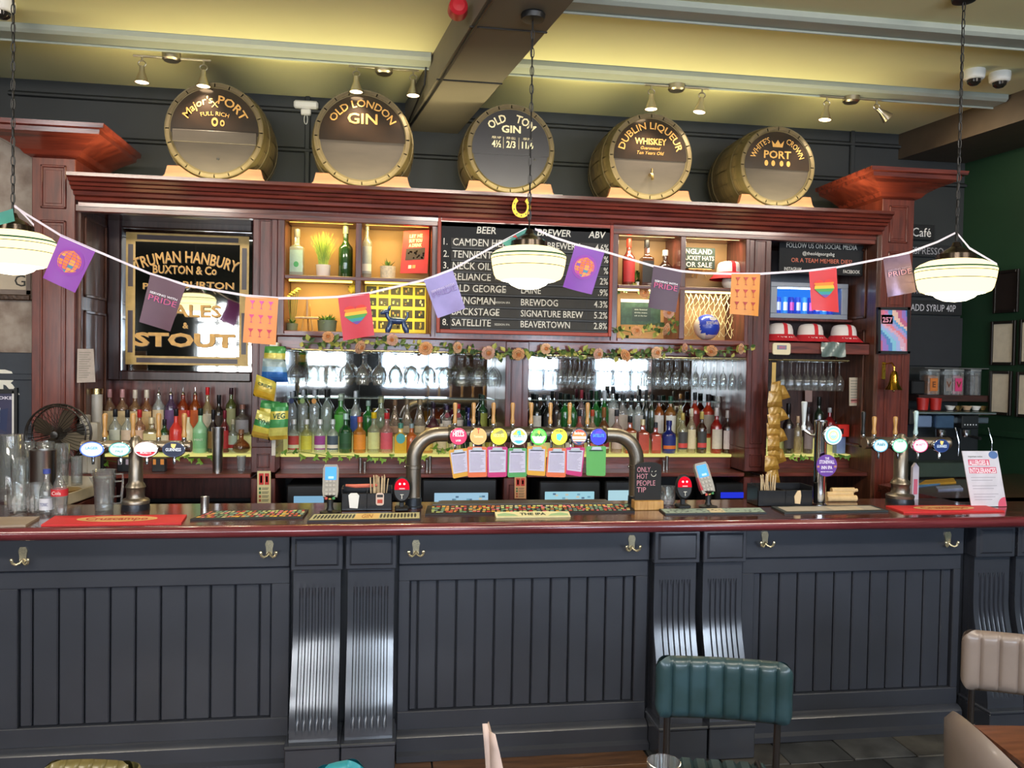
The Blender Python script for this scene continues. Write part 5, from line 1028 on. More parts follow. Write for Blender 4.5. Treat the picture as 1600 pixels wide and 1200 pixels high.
# coloured discs on a few vodka bottles
def find(s): return [o for o in C.objects if o.get('label', '').startswith(s)][0]
for s, c, zz in (('tall clear vodka bottle with blue disc', '#2c3a68', .24), ('tall clear vodka bottle with green disc', '#9cba6a', .24), ('tall clear vodka bottle with orange disc', '#e09a40', .24), ('square yellow bottle with blue disc', '#4ab0b8', .10), ('clear bottle with dark red disc', '#7a1c28', .15), ('clear bottle with red cap and disc', '#8a1c28', .15), ('big cobalt', '#d8702c', .12), ('square clear gin', '#3c9a50', .08)):
    o = find(s); r = .03 if 'square yellow' in s else .016; b = MB(); b.disc(0, zz, r, r*1.15, -.047 if 'square yellow' in s or 'square clear' in s or 'cobalt' in s else -.036, P(c, .5), 18); q = b.build('seal', o, smooth=0, recalc=False)
# boxes by the right bay
b = MB(); b.box(-.035, .035, -.03, .03, 0, .155, mat('#7f95c8', .4, var=.2, scale=15), .002); tag(b.build('blue_carton', loc=(XP(1311, 1.64, 1.37), 1.64, 1.295)), 'pale blue carton on the lit shelf in the right bay', 'carton')
b = MB(); b.box(-.045, .045, -.03, .03, 0, .09, mat('#d8281c', .4), .003); o = b.build('red_box', loc=(XP(1327, 1.5, 1.5), 1.60, ZP(682, 3.2, 1.6))); tag(o, 'red collection box with black logo at the right end of the right bay', 'box')
b = MB(); b.rect(-.03, -.002, .02, .06, -.0315, BLACK); b.build('print', o, smooth=0, recalc=False)
# stemware hanging from the racks
def gmesh(kind):
    b = MB(); g = glass('#fbfdfd', .03, .02, 1.25)
    if kind == 'balloon': pf = [(0, 0), (.034, 0), (.034, -.003), (.006, -.008), (.0045, -.02), (.0045, -.075), (.010, -.085), (.030, -.105), (.046, -.135), (.049, -.160), (.044, -.190), (.038, -.215)]
    elif kind == 'wine': pf = [(0, 0), (.030, 0), (.030, -.003), (.006, -.008), (.004, -.02), (.004, -.085), (.010, -.095), (.026, -.115), (.033, -.145), (.032, -.175), (.027, -.205)]
    else: pf = [(0, 0), (.027, 0), (.027, -.003), (.005, -.008), (.004, -.02), (.004, -.08), (.007, -.09), (.020, -.110), (.0265, -.15), (.026, -.18), (.022, -.21)]
    b.lathe(pf, g, 18); return b
def rack(x0p, x1p, zt, step, kind, bay, Ys, nrow):
    xa, xb = XP(x0p, 1.5, zt), XP(x1p, 1.5, zt); n = int((xb-xa)/step)+1; proto = None
    t = thing('glass_rack', 'brass glass rack under the frieze of the '+bay, 'rack', ((xa+xb)/2, 1.55, zt))
    for k in range(n+1): b = MB(); x = xa-(xa+xb)/2+step*(k-.5); b.tube([(x, -.14, .004), (x, .2, .004)], .003, BRASS, 6); b.build('rod', t)
    b = MB(); 
    for y in (-.14, .2): b = MB(); b.tube([(xa-(xa+xb)/2-.02, y, .012), (xb-(xa+xb)/2+.02, y, .012)], .004, BRASS, 6); b.build('cross_rod', t)
    for r, Y in enumerate(Ys):
        for i in range(n):
            if proto is None: o = gmesh(kind).build('wine_glass', smooth=60); proto = o
            else: o = proto.copy(); C.objects.link(o)
            o.location = (xa+step*i+.004*sin(i*7+r), Y, zt); tag(o, 'upside-down wine glass, %s, %s row, %s rack' % (ordn(i), nrow[r], bay), 'glass', 'glasses hanging in the %s' % bay)
NR = ['front', 'middle', 'rear']
rack(462, 772, 1.972, .108, 'balloon', 'centre-left bay', (1.44, 1.56, 1.68), NR)
rack(842, 1158, 1.965, .068, 'flute', 'centre-right bay', (1.45, 1.60), NR)
rack(1218, 1312, 1.965, .062, 'wine', 'right bay', (1.45, 1.60), NR)
# ================================================================ beer taps
TY = .30; HAND = wood('#c99a5c', '#a97c42', .4, .3, 'z', 12)
def handle(t, x, z0, h, m, tilt=0, flare=1.0, y=.0):
    b = MB(T(x, y, z0) @ RX(tilt)); b.lathe([(0, 0), (.010, 0), (.012, .004), (.011, .016), (.007, .02), (.0, .02)], CHROME, 12); c = b.build('ferrule', t)
    b = MB(T(x, y, z0) @ RX(tilt)); r = .0105*flare; b.lathe([(0, .018), (r*.95, .018), (r*1.15, .03), (r*.85, .045), (r*.8, h*.5), (r*1.15, h*.9), (r*1.0, h*.97), (r*.5, h), (0, h)], m, 14); return b.build('tap_handle', t)
def badge(t, x, z, rx, rz, y, ring, face, lines, art=None, glow_=.55):
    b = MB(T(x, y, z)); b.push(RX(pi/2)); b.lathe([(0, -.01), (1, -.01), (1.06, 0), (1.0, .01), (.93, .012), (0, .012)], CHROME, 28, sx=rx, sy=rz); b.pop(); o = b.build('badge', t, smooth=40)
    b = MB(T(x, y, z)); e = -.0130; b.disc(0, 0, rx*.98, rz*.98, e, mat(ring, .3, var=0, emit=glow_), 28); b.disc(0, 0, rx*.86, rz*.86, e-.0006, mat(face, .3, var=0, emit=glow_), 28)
    if art: art(b, e-.0012, rx, rz)
    for s, zz, h, w, c in lines: b.text(s, 0, zz*rz, h*rz, e-.0024, mat(c, .4, var=0, emit=glow_*.6), w=w*rx, bold=.02)
    b.build('badge_print', o, smooth=0, recalc=False)
def spout(t, x, z, y=0):
    b = MB(); b.tube([(x, y, z), (x, y-.035, z-.005), (x, y-.045, z-.03), (x, y-.045, z-.055)], [.010, .010, .008, .006], CHROME, 8); b.build('spout', t)
def em(c, g=.5): return mat(c, .3, var=0, emit=g)
def tfont(pxc, bar0, bar1, ybar, badges, handles, label):
    Xc = XP(pxc, TY, 1.3); t = thing('beer_tap', label, 'beer tap', (Xc, TY, CT)); zb = ZP(ybar, Xc, TY)-CT; m = mpp(Xc, TY, 1.3)
    b = MB(); b.lathe([(0, 0), (21*m, 0), (21*m, .012), (20*m, .03), (0, .03)], mat('#26262c', .3, .3), 28); b.build('foot', t)
    b = MB(); b.lathe([(20.5*m, .03), (21*m, .045), (19*m, .052), (14*m, .058), (13*m, .07), (13.5*m, .105), (15*m, .112), (13.5*m, .125), (11*m, .135), (10.5*m, .15), (10.5*m, zb+.025), (6*m, zb+.04), (5*m, zb+.05), (0, zb+.055)], PEWTER, 32); b.build('column', t, smooth=50)
    x0, x1 = XP(bar0, TY, zb+CT)-Xc, XP(bar1, TY, zb+CT)-Xc
    b = MB(T(0, 0, zb) @ RY(pi/2)); b.lathe([(0, x0), (9*m, x0), (9.5*m, x0+.006), (9*m, x0+.012), (9*m, x1-.012), (9.5*m, x1-.006), (9*m, x1), (0, x1)], PEWTER, 24); b.build('cross_bar', t, smooth=50)
    for k, (px, rx, rz, ring, face, lines, art) in enumerate(badges):
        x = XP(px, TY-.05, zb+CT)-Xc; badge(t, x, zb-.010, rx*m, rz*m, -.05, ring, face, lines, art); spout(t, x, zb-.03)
    for px, yt, mm, tl in handles:
        x = XP(px, TY, zb+CT+.1)-Xc; handle(t, x, zb+9*m-.002, ZP(yt, Xc+x, TY)-CT-zb-9*m, mm, tl, 1.1)
    return t
def ahalf(c): 
    def f(b, e, rx, rz): b.disc(0, 0, rx*.86, rz*.86, e, em(c), 20, a0=pi, a1=2*pi) if False else b.add([(rx*.86*cos(a), e, rz*.86*sin(a)) for a in [pi*1.1+pi*.8*i/16 for i in range(17)]], [tuple(range(17))], em(c))
    return f
def aharp(b, e, rx, rz): b.add([(-.22*rx, e, .75*rz), (.25*rx, e, .7*rz), (.12*rx, e, .2*rz), (-.02*rx, e, .1*rz), (-.2*rx, e, .4*rz)], [(0, 1, 2, 3, 4)], em('#e0c070'))
tfont(212, 128, 299, 697, [(145, 18, 12, '#4a6fd0', '#cfeaf5', [('LAGER', 0, .35, 1.0, '#4a90b8')], None), (188, 16, 11, '#3f9a98', '#d5f0f0', [('ESTABLISHED', .25, .28, 1.2, '#3a8a88'), ('PALE', -.4, .3, .7, '#3a8a88')], None), (229, 17.5, 12, '#e8d0d4', '#f8f4f6', [('MORETTI', -.55, .3, .9, '#f4f0f4')], ahalf('#c8283c')), (272, 17, 12, '#26304a', '#151f38', [('GUINNESS', -.2, .4, 1.35, '#dfe6f2')], aharp)],
      [(164, 645, HAND, 0), (208, 645, HAND, 0), (248, 645, HAND, 0), (288, 645, HAND, 0)], 'left beer tap column with four oval badges beside the plastic jug')
TEALW = mat('#bcd8dc', .3, var=.2, scale=30)
tfont(1407, 1350, 1482, 692, [(1374, 12.5, 10, '#4a98b8', '#bfe2ea', [('Asahi', 0, .5, 1.1, '#3a7088')], None), (1404, 13, 11, '#46b088', '#cdeede', [('CIDER', .5, .25, .8, '#3a8a6a')], None), (1436, 13, 10.5, '#d04878', '#f6e4ea', [('MORETTI', 0, .32, 1.2, '#d05a80')], None), (1469, 13, 10.5, '#2a3f70', '#1c3060', [('GUINNESS', -.25, .4, 1.3, '#d0e0f0')], aharp)],
      [(1366, 650, HAND, 0), (1399, 650, HAND, 0), (1431, 641, TEALW, 0), (1349, 642, BLACK, .0)], 'right beer tap column with four small oval badges by the brass bell')
# arched eight-tap font
Xc = XP(822, TY, 1.4); t = thing('arched_beer_tap', 'wide arched pewter beer tap with eight round badges in the middle of the bar', 'beer tap', (Xc, TY, CT)); m = mpp(Xc, TY, 1.4)
zl = ZP(679, Xc, TY)-CT; xl, xr = XP(646, TY, CT+.15)-Xc, XP(994, TY, CT+.15)-Xc; R_ = .135; r = .039
for s, x in ((1, xl), (-1, xr)):
    pts = [(x, 0, .02), (x, 0, zl-R_)]+[(x+s*R_*(1-cos(a)), 0, zl-R_+R_*sin(a)) for a in [pi/2*i/10 for i in range(1, 11)]]+[(x+s*(R_+.05), 0, zl)]
    b = MB(); b.tube(pts, r, PEWTER, 20); b.build('pipe', t, smooth=60)
    b = MB(T(x, 0, 0)); b.lathe([(0, 0), (.050, 0), (.050, .006), (.043, .010), (.042, .05), (.036, .056), (0, .056)], mat('#3a3f46', .3, .6), 24); b.build('foot', t)
    b = MB(T(x, 0, .20)); b.lathe([(r, 0), (r+.005, .002), (r+.005, .018), (r, .02)], PEWTER, 24)
    b.push(T(-.042, -.0, .01)); b.ball((0, 0, 0), .007, CHROME, 8, 5); b.pop(); b.push(T(.042, -.0, .01)); b.ball((0, 0, 0), .007, CHROME, 8, 5); b.pop(); b.build('collar', t)
b = MB(T(0, 0, zl) @ RY(pi/2)); x0, x1 = xl+R_+.04, xr-R_-.04; b.lathe([(0, x0), (.046, x0), (.05, x0+.008), (.05, x0+.018), (.042, x0+.024), (.042, x1-.024), (.05, x1-.018), (.05, x1-.008), (.046, x1), (0, x1)], mat('#5e574e', .35, .9, var=.25, scale=6), 28); b.build('cross_bar', t, smooth=40)
def bl(c, pts):
    def f(b, e, rx, rz): 
        for cc, q in pts: b.add([(x*rx, e-.0001*i, z*rz) for i, (x, z) in enumerate(q)], [tuple(range(len(q)))], em(cc))
    return f
def band(z0, z1): return [(-sqrt(.74-z0*z0), z0), (sqrt(.74-z0*z0), z0), (sqrt(.74-z1*z1), z1), (-sqrt(.74-z1*z1), z1)]
BD = [(716, '#d82858', '#d82858', [('CAMDEN', .45, .3, .95, '#fff4f4'), ('HELLS', 0, .55, 1.3, '#fff4f4'), ('LAGER', -.6, .22, .6, '#fff4f4')], None),
      (747, '#d8a868', '#d8a060', [('T', .35, .6, .35, '#c03028'), ('Tennents', -.15, .3, 1.1, '#f4e0b0')], None),
      (779, '#d8c828', '#cdb83a', [('NECK OIL', -.05, .38, 1.3, '#f8f0a0')], bl(0, [('#8a8a4a', [(-.6, .3), (.3, .8), (.6, .45), (-.3, .1)]), ('#e8d828', band(-.8, -.35))])),
      (810, '#e8f0d8', '#f0f6ea', [('RELIANCE', -.1, .3, 1.2, '#4a8a9a')], bl(0, [('#d8e84a', band(.2, .82)), ('#4ab8d8', [(-.25, .15), (.25, .15), (.2, .7), (-.2, .7)]), ('#58b8d8', band(-.85, -.5)), ('#2a5a78', [(-.5, -.45), (.5, -.45), (.2, -.6), (-.2, -.6)])])),
      (841, '#3cc83c', '#7ae05a', [('IPA', .0, .4, .9, '#2a5a3a')], bl(0, [('#f2faf0', band(-.75, .05)), ('#e8d84a', [(-.12, .3), (.12, .3), (.12, .7), (-.12, .7)])])),
      (873, '#e8e02c', '#f0e838', [('WINGMAN', .55, .28, 1.0, '#5a6a3a')], bl(0, [('#58c8d8', [(-.3, -.3), (.1, -.5), (.4, .1), (.1, .4), (-.35, .3)])])),
      (904, '#3a4a68', '#f08030', [('Backstage', .3, .35, 1.2, '#f8f4f0')], bl(0, [('#f4f0f0', band(-.25, .05)), ('#f8f8fc', band(-.5, -.38)), ('#2a4a7a', band(-.85, -.55)), ('#e84a30', band(.55, .82))])),
      (934, '#3a38c8', '#2c30c0', [('SATELLITE', 0, .36, 1.4, '#5ab0f0')], bl(0, [('#5a3cd0', [(-.5, .2), (.5, .5), (.2, .8), (-.3, .7)])]))]
HP = [711, 740, 771, 801, 830, 860, 890, 918]
for (px, ring, face, lines, art), hp in zip(BD, HP):
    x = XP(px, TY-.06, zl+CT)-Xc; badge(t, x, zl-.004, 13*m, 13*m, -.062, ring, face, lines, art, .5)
    x = XP(hp, TY, zl+CT+.1)-Xc; handle(t, x, zl+.040, ZP(629, Xc+x, TY)-CT-zl-.040, HAND, 0, 1.0); spout(t, x, zl-.02)
# clipboards hanging from the taps
CB = [('yellow', '#d8a02c', (701, 703), (731, 700), (733, 743), (708, 748)), ('orange', '#dd6c3c', (730, 698), (761, 698), (761, 745), (731, 746)), ('pink', '#c22c74', (761, 698), (793, 698), (792, 745), (762, 746)), ('green', '#4a9a54', (794, 700), (823, 700), (823, 745), (793, 746)),
      ('yellow', '#d8a02c', (824, 697), (854, 697), (852, 744), (823, 742)), ('orange', '#dd6c3c', (856, 700), (885, 700), (884, 746), (853, 745)), ('pink', '#c22c74', (884, 699), (914, 699), (909, 745), (884, 741)), ('green', '#5aa854', (916, 697), (947, 697), (946, 744), (916, 743))]
PP = mat('#c9c4da', .35, var=.08, scale=30)
for i, (cn, c, *q) in enumerate(CB):
    Y = TY-.075-.004*(i % 2)
    lab = 'small %s clipboard %s from the left hanging from the arched tap, %s' % (cn, ['first', 'second', 'third', 'fourth', 'fifth', 'sixth', 'seventh', 'eighth'][i], 'without paper' if i == 7 else 'with a written sheet')
    P_ = [at(x, y, Y) for x, y in q]; x0 = sum(p.x for p in P_)/4; z0 = P_[0].z; t2 = thing('clipboard', lab, 'clipboard', (x0, Y, z0))
    A, B_, D_ = [Vector((p.x-x0, 0, p.z-z0)) for p in (P_[0], P_[1], P_[3])]; U = B_-A; V = D_-A; E_ = Vector((P_[2].x-x0, 0, P_[2].z-z0))
    def S(u, v): p = (A*(1-u)+B_*u)*(1-v)+(D_*(1-u)+E_*u)*v; return (p.x, p.z)
    b = MB(); pl = [S(u, v) for u, v in ((.06, 0), (.94, 0), (1, .04), (1, .96), (.94, 1), (.06, 1), (0, .96), (0, .04))]; b.prism(pl, 0, .003, mat(c, .45, var=.04)); b.build('backing', t2, smooth=0)
    if i < 7:
        b = MB(); b.prism([S(.07, .10), S(.93, .10), S(.93, .84), S(.07, .84)], -.0012, 0, PP); s_ = b.build('sheet', t2, smooth=0)
        b = MB(); rnd = random.Random(i)
        for k in range(12):
            v = .24+.047*k; w = rnd.uniform(.5, .78); p0, p1, p2, p3 = S(.13, v), S(.13+w, v), S(.13+w, v+.014), S(.13, v+.014); b.add([(p[0], -.0018, p[1]) for p in (p0, p1, p2, p3)], [(0, 1, 2, 3)], P('#8f8aa4'))
        b.build('writing', s_, smooth=0, recalc=False)['kind'] = 'stuff'
    b = MB(); b.prism([S(.28, .02), S(.72, .02), S(.76, .12), S(.24, .12)], -.007, -.001, STEEL); b.prism([S(.16, .13), S(.84, .13), S(.84, .155), S(.16, .155)], -.006, -.001, BLACK); b.build('clip', t2, smooth=0)
    b = MB(); a0, a1 = S(.1, .02), S(.9, .02); zz = zl+CT-z0-.03; b.tube([(a0[0], -.001, a0[1]), (a0[0]*.8, .02, zz), (a1[0]*.8, .02, zz), (a1[0], -.001, a1[1])], .0012, mat('#b8a890', .6), 4); b.build('string', t2)
# chrome column
Xk = XP(1281, .28, 1.35); t = thing('chrome_beer_tap', 'slim polished chrome beer column with round badge and purple disc', 'beer tap', (Xk, .28, CT)); h = ZP(656, Xk, .28)-CT; m = mpp(Xk, .28, 1.3)
b = MB(); b.lathe([(0, 0), (12*m, 0), (12*m, .006), (9.5*m, .01), (9.5*m, h-.012), (10*m, h-.01), (9.8*m, h-.003), (8*m, h), (0, h)], CHROME, 36); b.build('column', t, smooth=50)
badge(t, 10*m, ZP(680, Xk, .22)-CT, 14.5*m, 14.5*m, -.055, '#dfeef0', '#7fc0c8', [('LAGER', 0, .28, .6, '#f4f4d0')], lambda b, e, rx, rz: (b.disc(0, 0, rx*.66, rz*.66, e, em('#dff0f0'), 20), b.disc(0, 0, rx*.5, rz*.5, e-.0004, em('#e0d070'), 20), b.disc(0, 0, rx*.38, rz*.38, e-.0008, em('#a0d0e8'), 20)))
b = MB(T(3*m, -.05, ZP(727, Xk, .24)-CT)); b.push(RX(pi/2)); b.lathe([(0, -.003), (17*m, -.003), (17*m, .003), (0, .003)], P('#6a3fa0', .5), 32); b.pop(); o = b.build('purple_disc', t)
b = MB(T(3*m, -.05, ZP(727, Xk, .24)-CT)); 
for s, z, hh, w in (('THE', 11*m, .012, 7*m), ('STONEWALL', 4.5*m, .019, 25*m), ('INN IPA', -4*m, .018, 18*m), ('BREWED WITH PRIDE', -9*m, .006, 20*m)): b.text(s, 0, z-.005, hh, -.0045, P('#efe6f6'), w=w, bold=.03)
b.rect(-16*m, -12*m, -3*m, 0, -.004, P('#c08a70')); b.rect(12*m, 16*m, -3*m, 0, -.004, P('#c08a70')); b.build('lettering', o, smooth=0, recalc=False)
b = MB(); b.tube([(0, 0, h-.09), (-.05, .02, h-.085), (-.085, .03, h-.06)], .008, CHROME, 8); b.build('side_arm', t)
b = MB(T(-.087, .03, h-.06)); b.lathe([(0, 0), (.012, 0), (.013, .02), (.008, .03), (.010, .05), (.015, .13), (.017, .155), (.013, .16), (0, .16)], mat('#dfe6ea', .2, .3, var=0), 14); b.build('tap_handle', t)
# ================================================================ on the worktop
def flatmat(name, label, cat, corners, m, th=.006, deco=None, rim=None):
    ps = [atz(x, y, CT+th) for x, y in corners]; c = sum(ps, Vector())/4; t = thing(name, label, cat, (c.x, c.y, CT+.0005))
    q = [(p.x-c.x, p.y-c.y) for p in ps]; b = MB(); b.add([(x, y, 0) for x, y in q]+[(x, y, th) for x, y in q], [(3, 2, 1, 0), (4, 5, 6, 7), (0, 1, 5, 4), (1, 2, 6, 5), (2, 3, 7, 6), (3, 0, 4, 7)], rim or m); b.build('base', t, smooth=0)
    def S(u, v): a = (Vector(q[0])*(1-u)+Vector(q[1])*u)*(1-v)+(Vector(q[3])*(1-u)+Vector(q[2])*u)*v; return (a.x, a.y, th+.0008)
    b = MB()
    def rect(u0, u1, v0, v1, m, e=0): b.add([tuple(Vector(S(*k))+Vector((0, 0, e))) for k in ((u0, v0), (u1, v0), (u1, v1), (u0, v1))], [(0, 1, 2, 3)], m)
    def tx(s, u, v, hv, w, m, e=.0008):
        g, f, wd_ = glyphs(s, .02); b.add([tuple(Vector(S(u+(a/wd_-.5)*w, v+(z-.35)/.7*hv))+Vector((0, 0, e))) for a, z in g], f, m)
    if deco: deco(rect, tx, b, S); b.build('print', t, smooth=0, recalc=False)
    return t
# corners: front-left, front-right, back-right, back-left
RM = mat('#cf2a2c', .6, var=.06); 
def d_red(rect, tx, b, S):
    b.add([tuple(Vector(S(.5+.30*cos(a), .55+.33*sin(a)))) for a in [2*pi*i/28 for i in range(28)]], [tuple(range(28))], P('#e0b878'))
    b.add([tuple(Vector(S(.5+.285*cos(a), .55+.26*sin(a)))+Vector((0, 0, .0004))) for a in [2*pi*i/28 for i in range(28)]], [tuple(range(28))], P('#d8a468')); tx('Carlsberg'[:0]+'Campari'[:0]+'Cornmarket'[:0]+'Cruzcampo', .5, .55, .32, .46, P('#b03020'), .001)
flatmat('bar_mat', 'red bar mat with gold oval lettering at the left end of the bar', 'bar mat', [(64, 820), (283, 817), (292, 804), (86, 806)], RM, .008, d_red)
flatmat('bar_mat', 'red bar mat with gold oval lettering at the right end of the bar', 'bar mat', [(1412, 800), (1570, 798), (1537, 789), (1384, 790)], RM, .008, d_red)
def d_blob(n, sd):
    def f(rect, tx, b, S):
        rnd = random.Random(sd); cs = ['#d86a50', '#e0a05a', '#c8d88a', '#e8788a', '#d8d0a0', '#7fae8c', '#c83c40', '#e8b848', '#8ab0a8']
        for i in range(n):
            for j in range(4):
                u, v = .02+.96*(i+rnd.random()*.4)/n, .08+.84*(j+rnd.random()*.3)/4; w = rnd.uniform(.5, .85)*.96/n; hh = rnd.uniform(.12, .17)
                rect(u, min(u+w, .985), v, min(v+hh, .95), P(rnd.choice(cs)), rnd.uniform(0, .0003))
    return f
flatmat('bar_mat', 'black rubber bar mat with coloured patches left of the card reader', 'bar mat', [(297, 811), (473, 808), (482, 796), (330, 798)], mat('#1c1a1a', .6), .008, d_blob(22, 1))
flatmat('bar_mat', 'long black bar mat with coloured patches under the arched tap', 'bar mat', [(664, 803), (992, 799), (985, 787), (668, 790)], mat('#1c1a1a', .6), .008, d_blob(44, 2))
flatmat('drip_tray', 'steel drip tray behind the long coloured bar mat', 'tray', [(676, 788), (958, 786), (945, 780), (690, 782)], mat('#6b6560', .35, .7), .012)
def d_orn(rect, tx, b, S):
    rect(.01, .99, .08, .92, P('#b9b58c')); rect(.4, .62, .1, .9, P('#d8b878'), .0003)
    for i in range(30):
        if not 11 < i < 19: u = .03+.94*i/30; b.add([tuple(Vector(S(u+.012+.011*cos(a), .5+.3*sin(a)))+Vector((0, 0, .0006))) for a in [2*pi*k/10 for k in range(10)]], [tuple(range(10))], P('#2a2f2c'))
    tx('GIN', .51, .5, .5, .10, P('#a8702c'))
flatmat('bar_mat', 'narrow ornate black and cream bar mat beside the napkin caddy', 'bar mat', [(480, 814), (657, 811), (657, 800), (490, 803)], mat('#232028', .6), .008, d_orn)
def d_orn2(rect, tx, b, S):
    rect(.01, .99, .08, .92, P('#8ea39a')); rect(.45, .6, .1, .9, P('#c8bc9c'), .0003); rnd = random.Random(8)
    for i in range(60): u, v = rnd.uniform(.02, .95), rnd.uniform(.12, .8); rect(u, u+.02, v, v+.08, P('#32424a'), .0004)
flatmat('bar_mat', 'blue-grey patterned bar mat in front of the tilted card reader', 'bar mat', [(1040, 803), (1198, 801), (1188, 793), (1030, 795)], mat('#2a3238', .6), .008, d_orn2)
flatmat('bar_mat', 'framed pale bar mat with dark border in front of the chrome column', 'bar mat', [(1226, 801), (1388, 798), (1362, 789), (1205, 791)], mat('#2c3436', .5), .008, lambda r_, tx, b, S: (r_(.04, .96, .15, .85, P('#a79f94')), r_(.5, .8, .2, .8, P('#c8b8a0'), .0003)))
flatmat('wooden_slab', 'pale beige serving board at the far left of the bar', 'board', [(-30, 822), (40, 820), (62, 807), (-20, 808)], mat('#9c8a78', .5, var=.1), .010)
# angled little bar sign
P_ = [atz(775, 810, CT), atz(893, 810, CT)]; t = thing('bar_sign', 'small cream and green brewery sign lying before the long bar mat', 'sign', ((P_[0].x+P_[1].x)/2, P_[0].y+.0, CT+.001)); w = (P_[1].x-P_[0].x)/2
b = MB(); b.add([(-w, 0, 0), (w, 0, 0), (w, .05, .0), (-w, .05, 0), (-w, .0, .006), (w, 0, .006), (w, .05, .022), (-w, .05, .022)], [(3, 2, 1, 0), (4, 5, 6, 7), (0, 1, 5, 4), (1, 2, 6, 5), (2, 3, 7, 6), (3, 0, 4, 7)], mat('#d8cf9c', .5)); b.build('block', t, smooth=0)
b = MB(); f_ = lambda x, v: (x, v*.05, .0065+.016*v+.0006)
g, ff, wd_ = glyphs('THE IPA', .04); b.add([f_((a/wd_-.5)*.13, .28+.62*z) for a, z in g], ff, P('#22382a'))
for s in (-1, 1): b.add([f_(s*x, v) for x, v in ((w*.95, .15), (w*.4, .15), (w*.5, .5), (w*.75, .75), (w*.95, .5))], [(0, 1, 2, 3, 4)], P('#8fae80'))
b.build('lettering', t, smooth=0, recalc=False)
# card readers
GRY = mat('#9b968c', .4, var=.05)
def reader(px, Y, yt, yb, label, rz=0, red=False, k=1):
    X = XP(px, Y, CT+.1); zt, zb = ZP(yt, X, Y)-CT, ZP(yb, X, Y)-CT; H = zt-zb; w = .038*k; t = thing('card_reader', label, 'card reader', (X, Y, CT)); M = T(0, 0, zb) @ RY(rz) @ RX(-.3)
    b = MB(M); b.prism([(-w*.9, 0), (w*.9, 0), (w*1.02, .03), (w, H-.02), (w*.8, H), (-w*.8, H), (-w, H-.02), (-w*1.02, .03)], -.012, .018, GRY); b.build('body', t)
    if red: b = MB(M); b.prism([(-w*1.04, .02), (-w*.7, .02), (-w*.95, H*.55), (-w*1.03, H*.55)], -.014, .02, RED); b.build('red_sleeve', t)
    b = MB(M); b.box(-w*.72, w*.72, -.0145, -.010, H*.52, H*.92, em('#3a86e0', .9), .001); b.box(-w*.3, w*.4, -.0155, -.012, H*.56, H*.63, em('#9cc4f0', .6), .0005); b.build('screen', t)
    b = MB(M)
    for r in range(5):
        for c in range(3): cm_ = mat('#b8b2a8', .5) if r < 4 else P(['#b8483c', '#b8a048', '#3f8a50'][c]); b.box(-w*.66+w*.47*c, -w*.66+w*.47*c+w*.36, -.016, -.011, H*.44-.022*r*H/.16*.95, H*.44-.022*r*H/.16*.95+.013, cm_, .002)
    b.build('keys', t)['kind'] = 'stuff'
    b = MB(); b.lathe([(0, 0), (.05, 0), (.05, .006), (.02, .014), (.014, .03), (.018, zb), (.03, zb+.012), (0, zb+.014)], BLACK, 20); b.build('stand', t)
reader(516, .16, 726, 777, 'upright card reader with blue screen left of the napkin caddy')
reader(1107, .22, 722, 770, 'tilted card reader with red sleeve right of the glowing reader', rz=-.22, red=True)
def pager(px, yt, label):
    Y = .20; X = XP(px, Y, CT+.1); zt = ZP(yt, X, Y)-CT; t = thing('contactless_terminal', label, 'terminal', (X, Y, CT)); zc = zt-.06
    b = MB(T(0, 0, zc) @ RX(pi/2-.15)); b.lathe([(0, -.016), (.039, -.016), (.045, -.006), (.045, .006), (.039, .014), (0, .014)], mat('#141416', .5, var=0), 28, sy=1.5); b.build('body', t)
    b = MB(T(0, -.018, zc) @ RX(-.15)); b.prism([(.037*cos(a), .012+.044*sin(a)) for a in [pi*i/14 for i in range(15)]]+[(-.037, 0), (.037, 0)], -.004, .0, glow('#e0142a', 1.2)); g = b.build('red_light', t, smooth=0)
    b = MB(T(0, -.024, zc) @ RX(-.15)); b.disc(-.011, .03, .005, .005, 0, glow('#ffd0d0', 4), 10); b.disc(.011, .03, .005, .005, 0, glow('#ffd0d0', 4), 10); b.rect(-.014, .014, .004, .009, 0, glow('#ff9090', 2)); b.rect(-.009, .009, -.025, -.022, 0, INK); b.rect(-.002, .001, -.045, -.025, 0, INK); b.build('print', g, smooth=0, recalc=False)
    b = MB(); b.box(-.035, .035, -.03, .045, 0, .02, BLACK, .006); b.box(-.012, .012, .0, .02, .015, zc, BLACK, .003); b.build('base', t)
pager(628, 746, 'black contactless terminal glowing red left of the arched tap'); pager(1068, 743, 'black contactless terminal glowing red right of the chalk sign')
def caddy(px0, px1, yt, label, straws, Y=.20):
    x0, x1 = XP(px0, Y, CT+.04), XP(px1, Y, CT+.04); X = (x0+x1)/2; h = ZP(yt, X, Y)-CT; w = (x1-x0)/2; t = thing('napkin_caddy', label, 'caddy', (X, Y, CT))
    for a in ((-w, w, 0, .006, 0, h*.8), (-w, -w+.006, 0, .14, 0, h), (w-.006, w, 0, .14, 0, h), (-w, w, .134, .14, 0, h), (-.003, .003, 0, .14, 0, h*.8), (-w, w, 0, .14, 0, .006)): b = MB(); b.box(*a, mat('#17171a', .3, coat=.2), .002); b.build('panel', t)
    o = thing('drinking_straws', 'bundle of pale wrapped straws in the napkin caddy '+('by the upright card reader' if px0 < 800 else 'left of the chrome column'), 'straws', (X+straws, Y+.07, CT+.008)); b = MB(); rnd = random.Random(int(px0))
    for i in range(16): x = -.035+.07*(i/15); b.tube([(x, rnd.uniform(-.03, .03), 0), (x*1.25+rnd.uniform(-.01, .01), rnd.uniform(-.03, .03), h+.035+rnd.uniform(0, .02))], .003, PINE_, 5)
    b.build('straws', o)['kind'] = 'stuff'
    return t, X, h, w
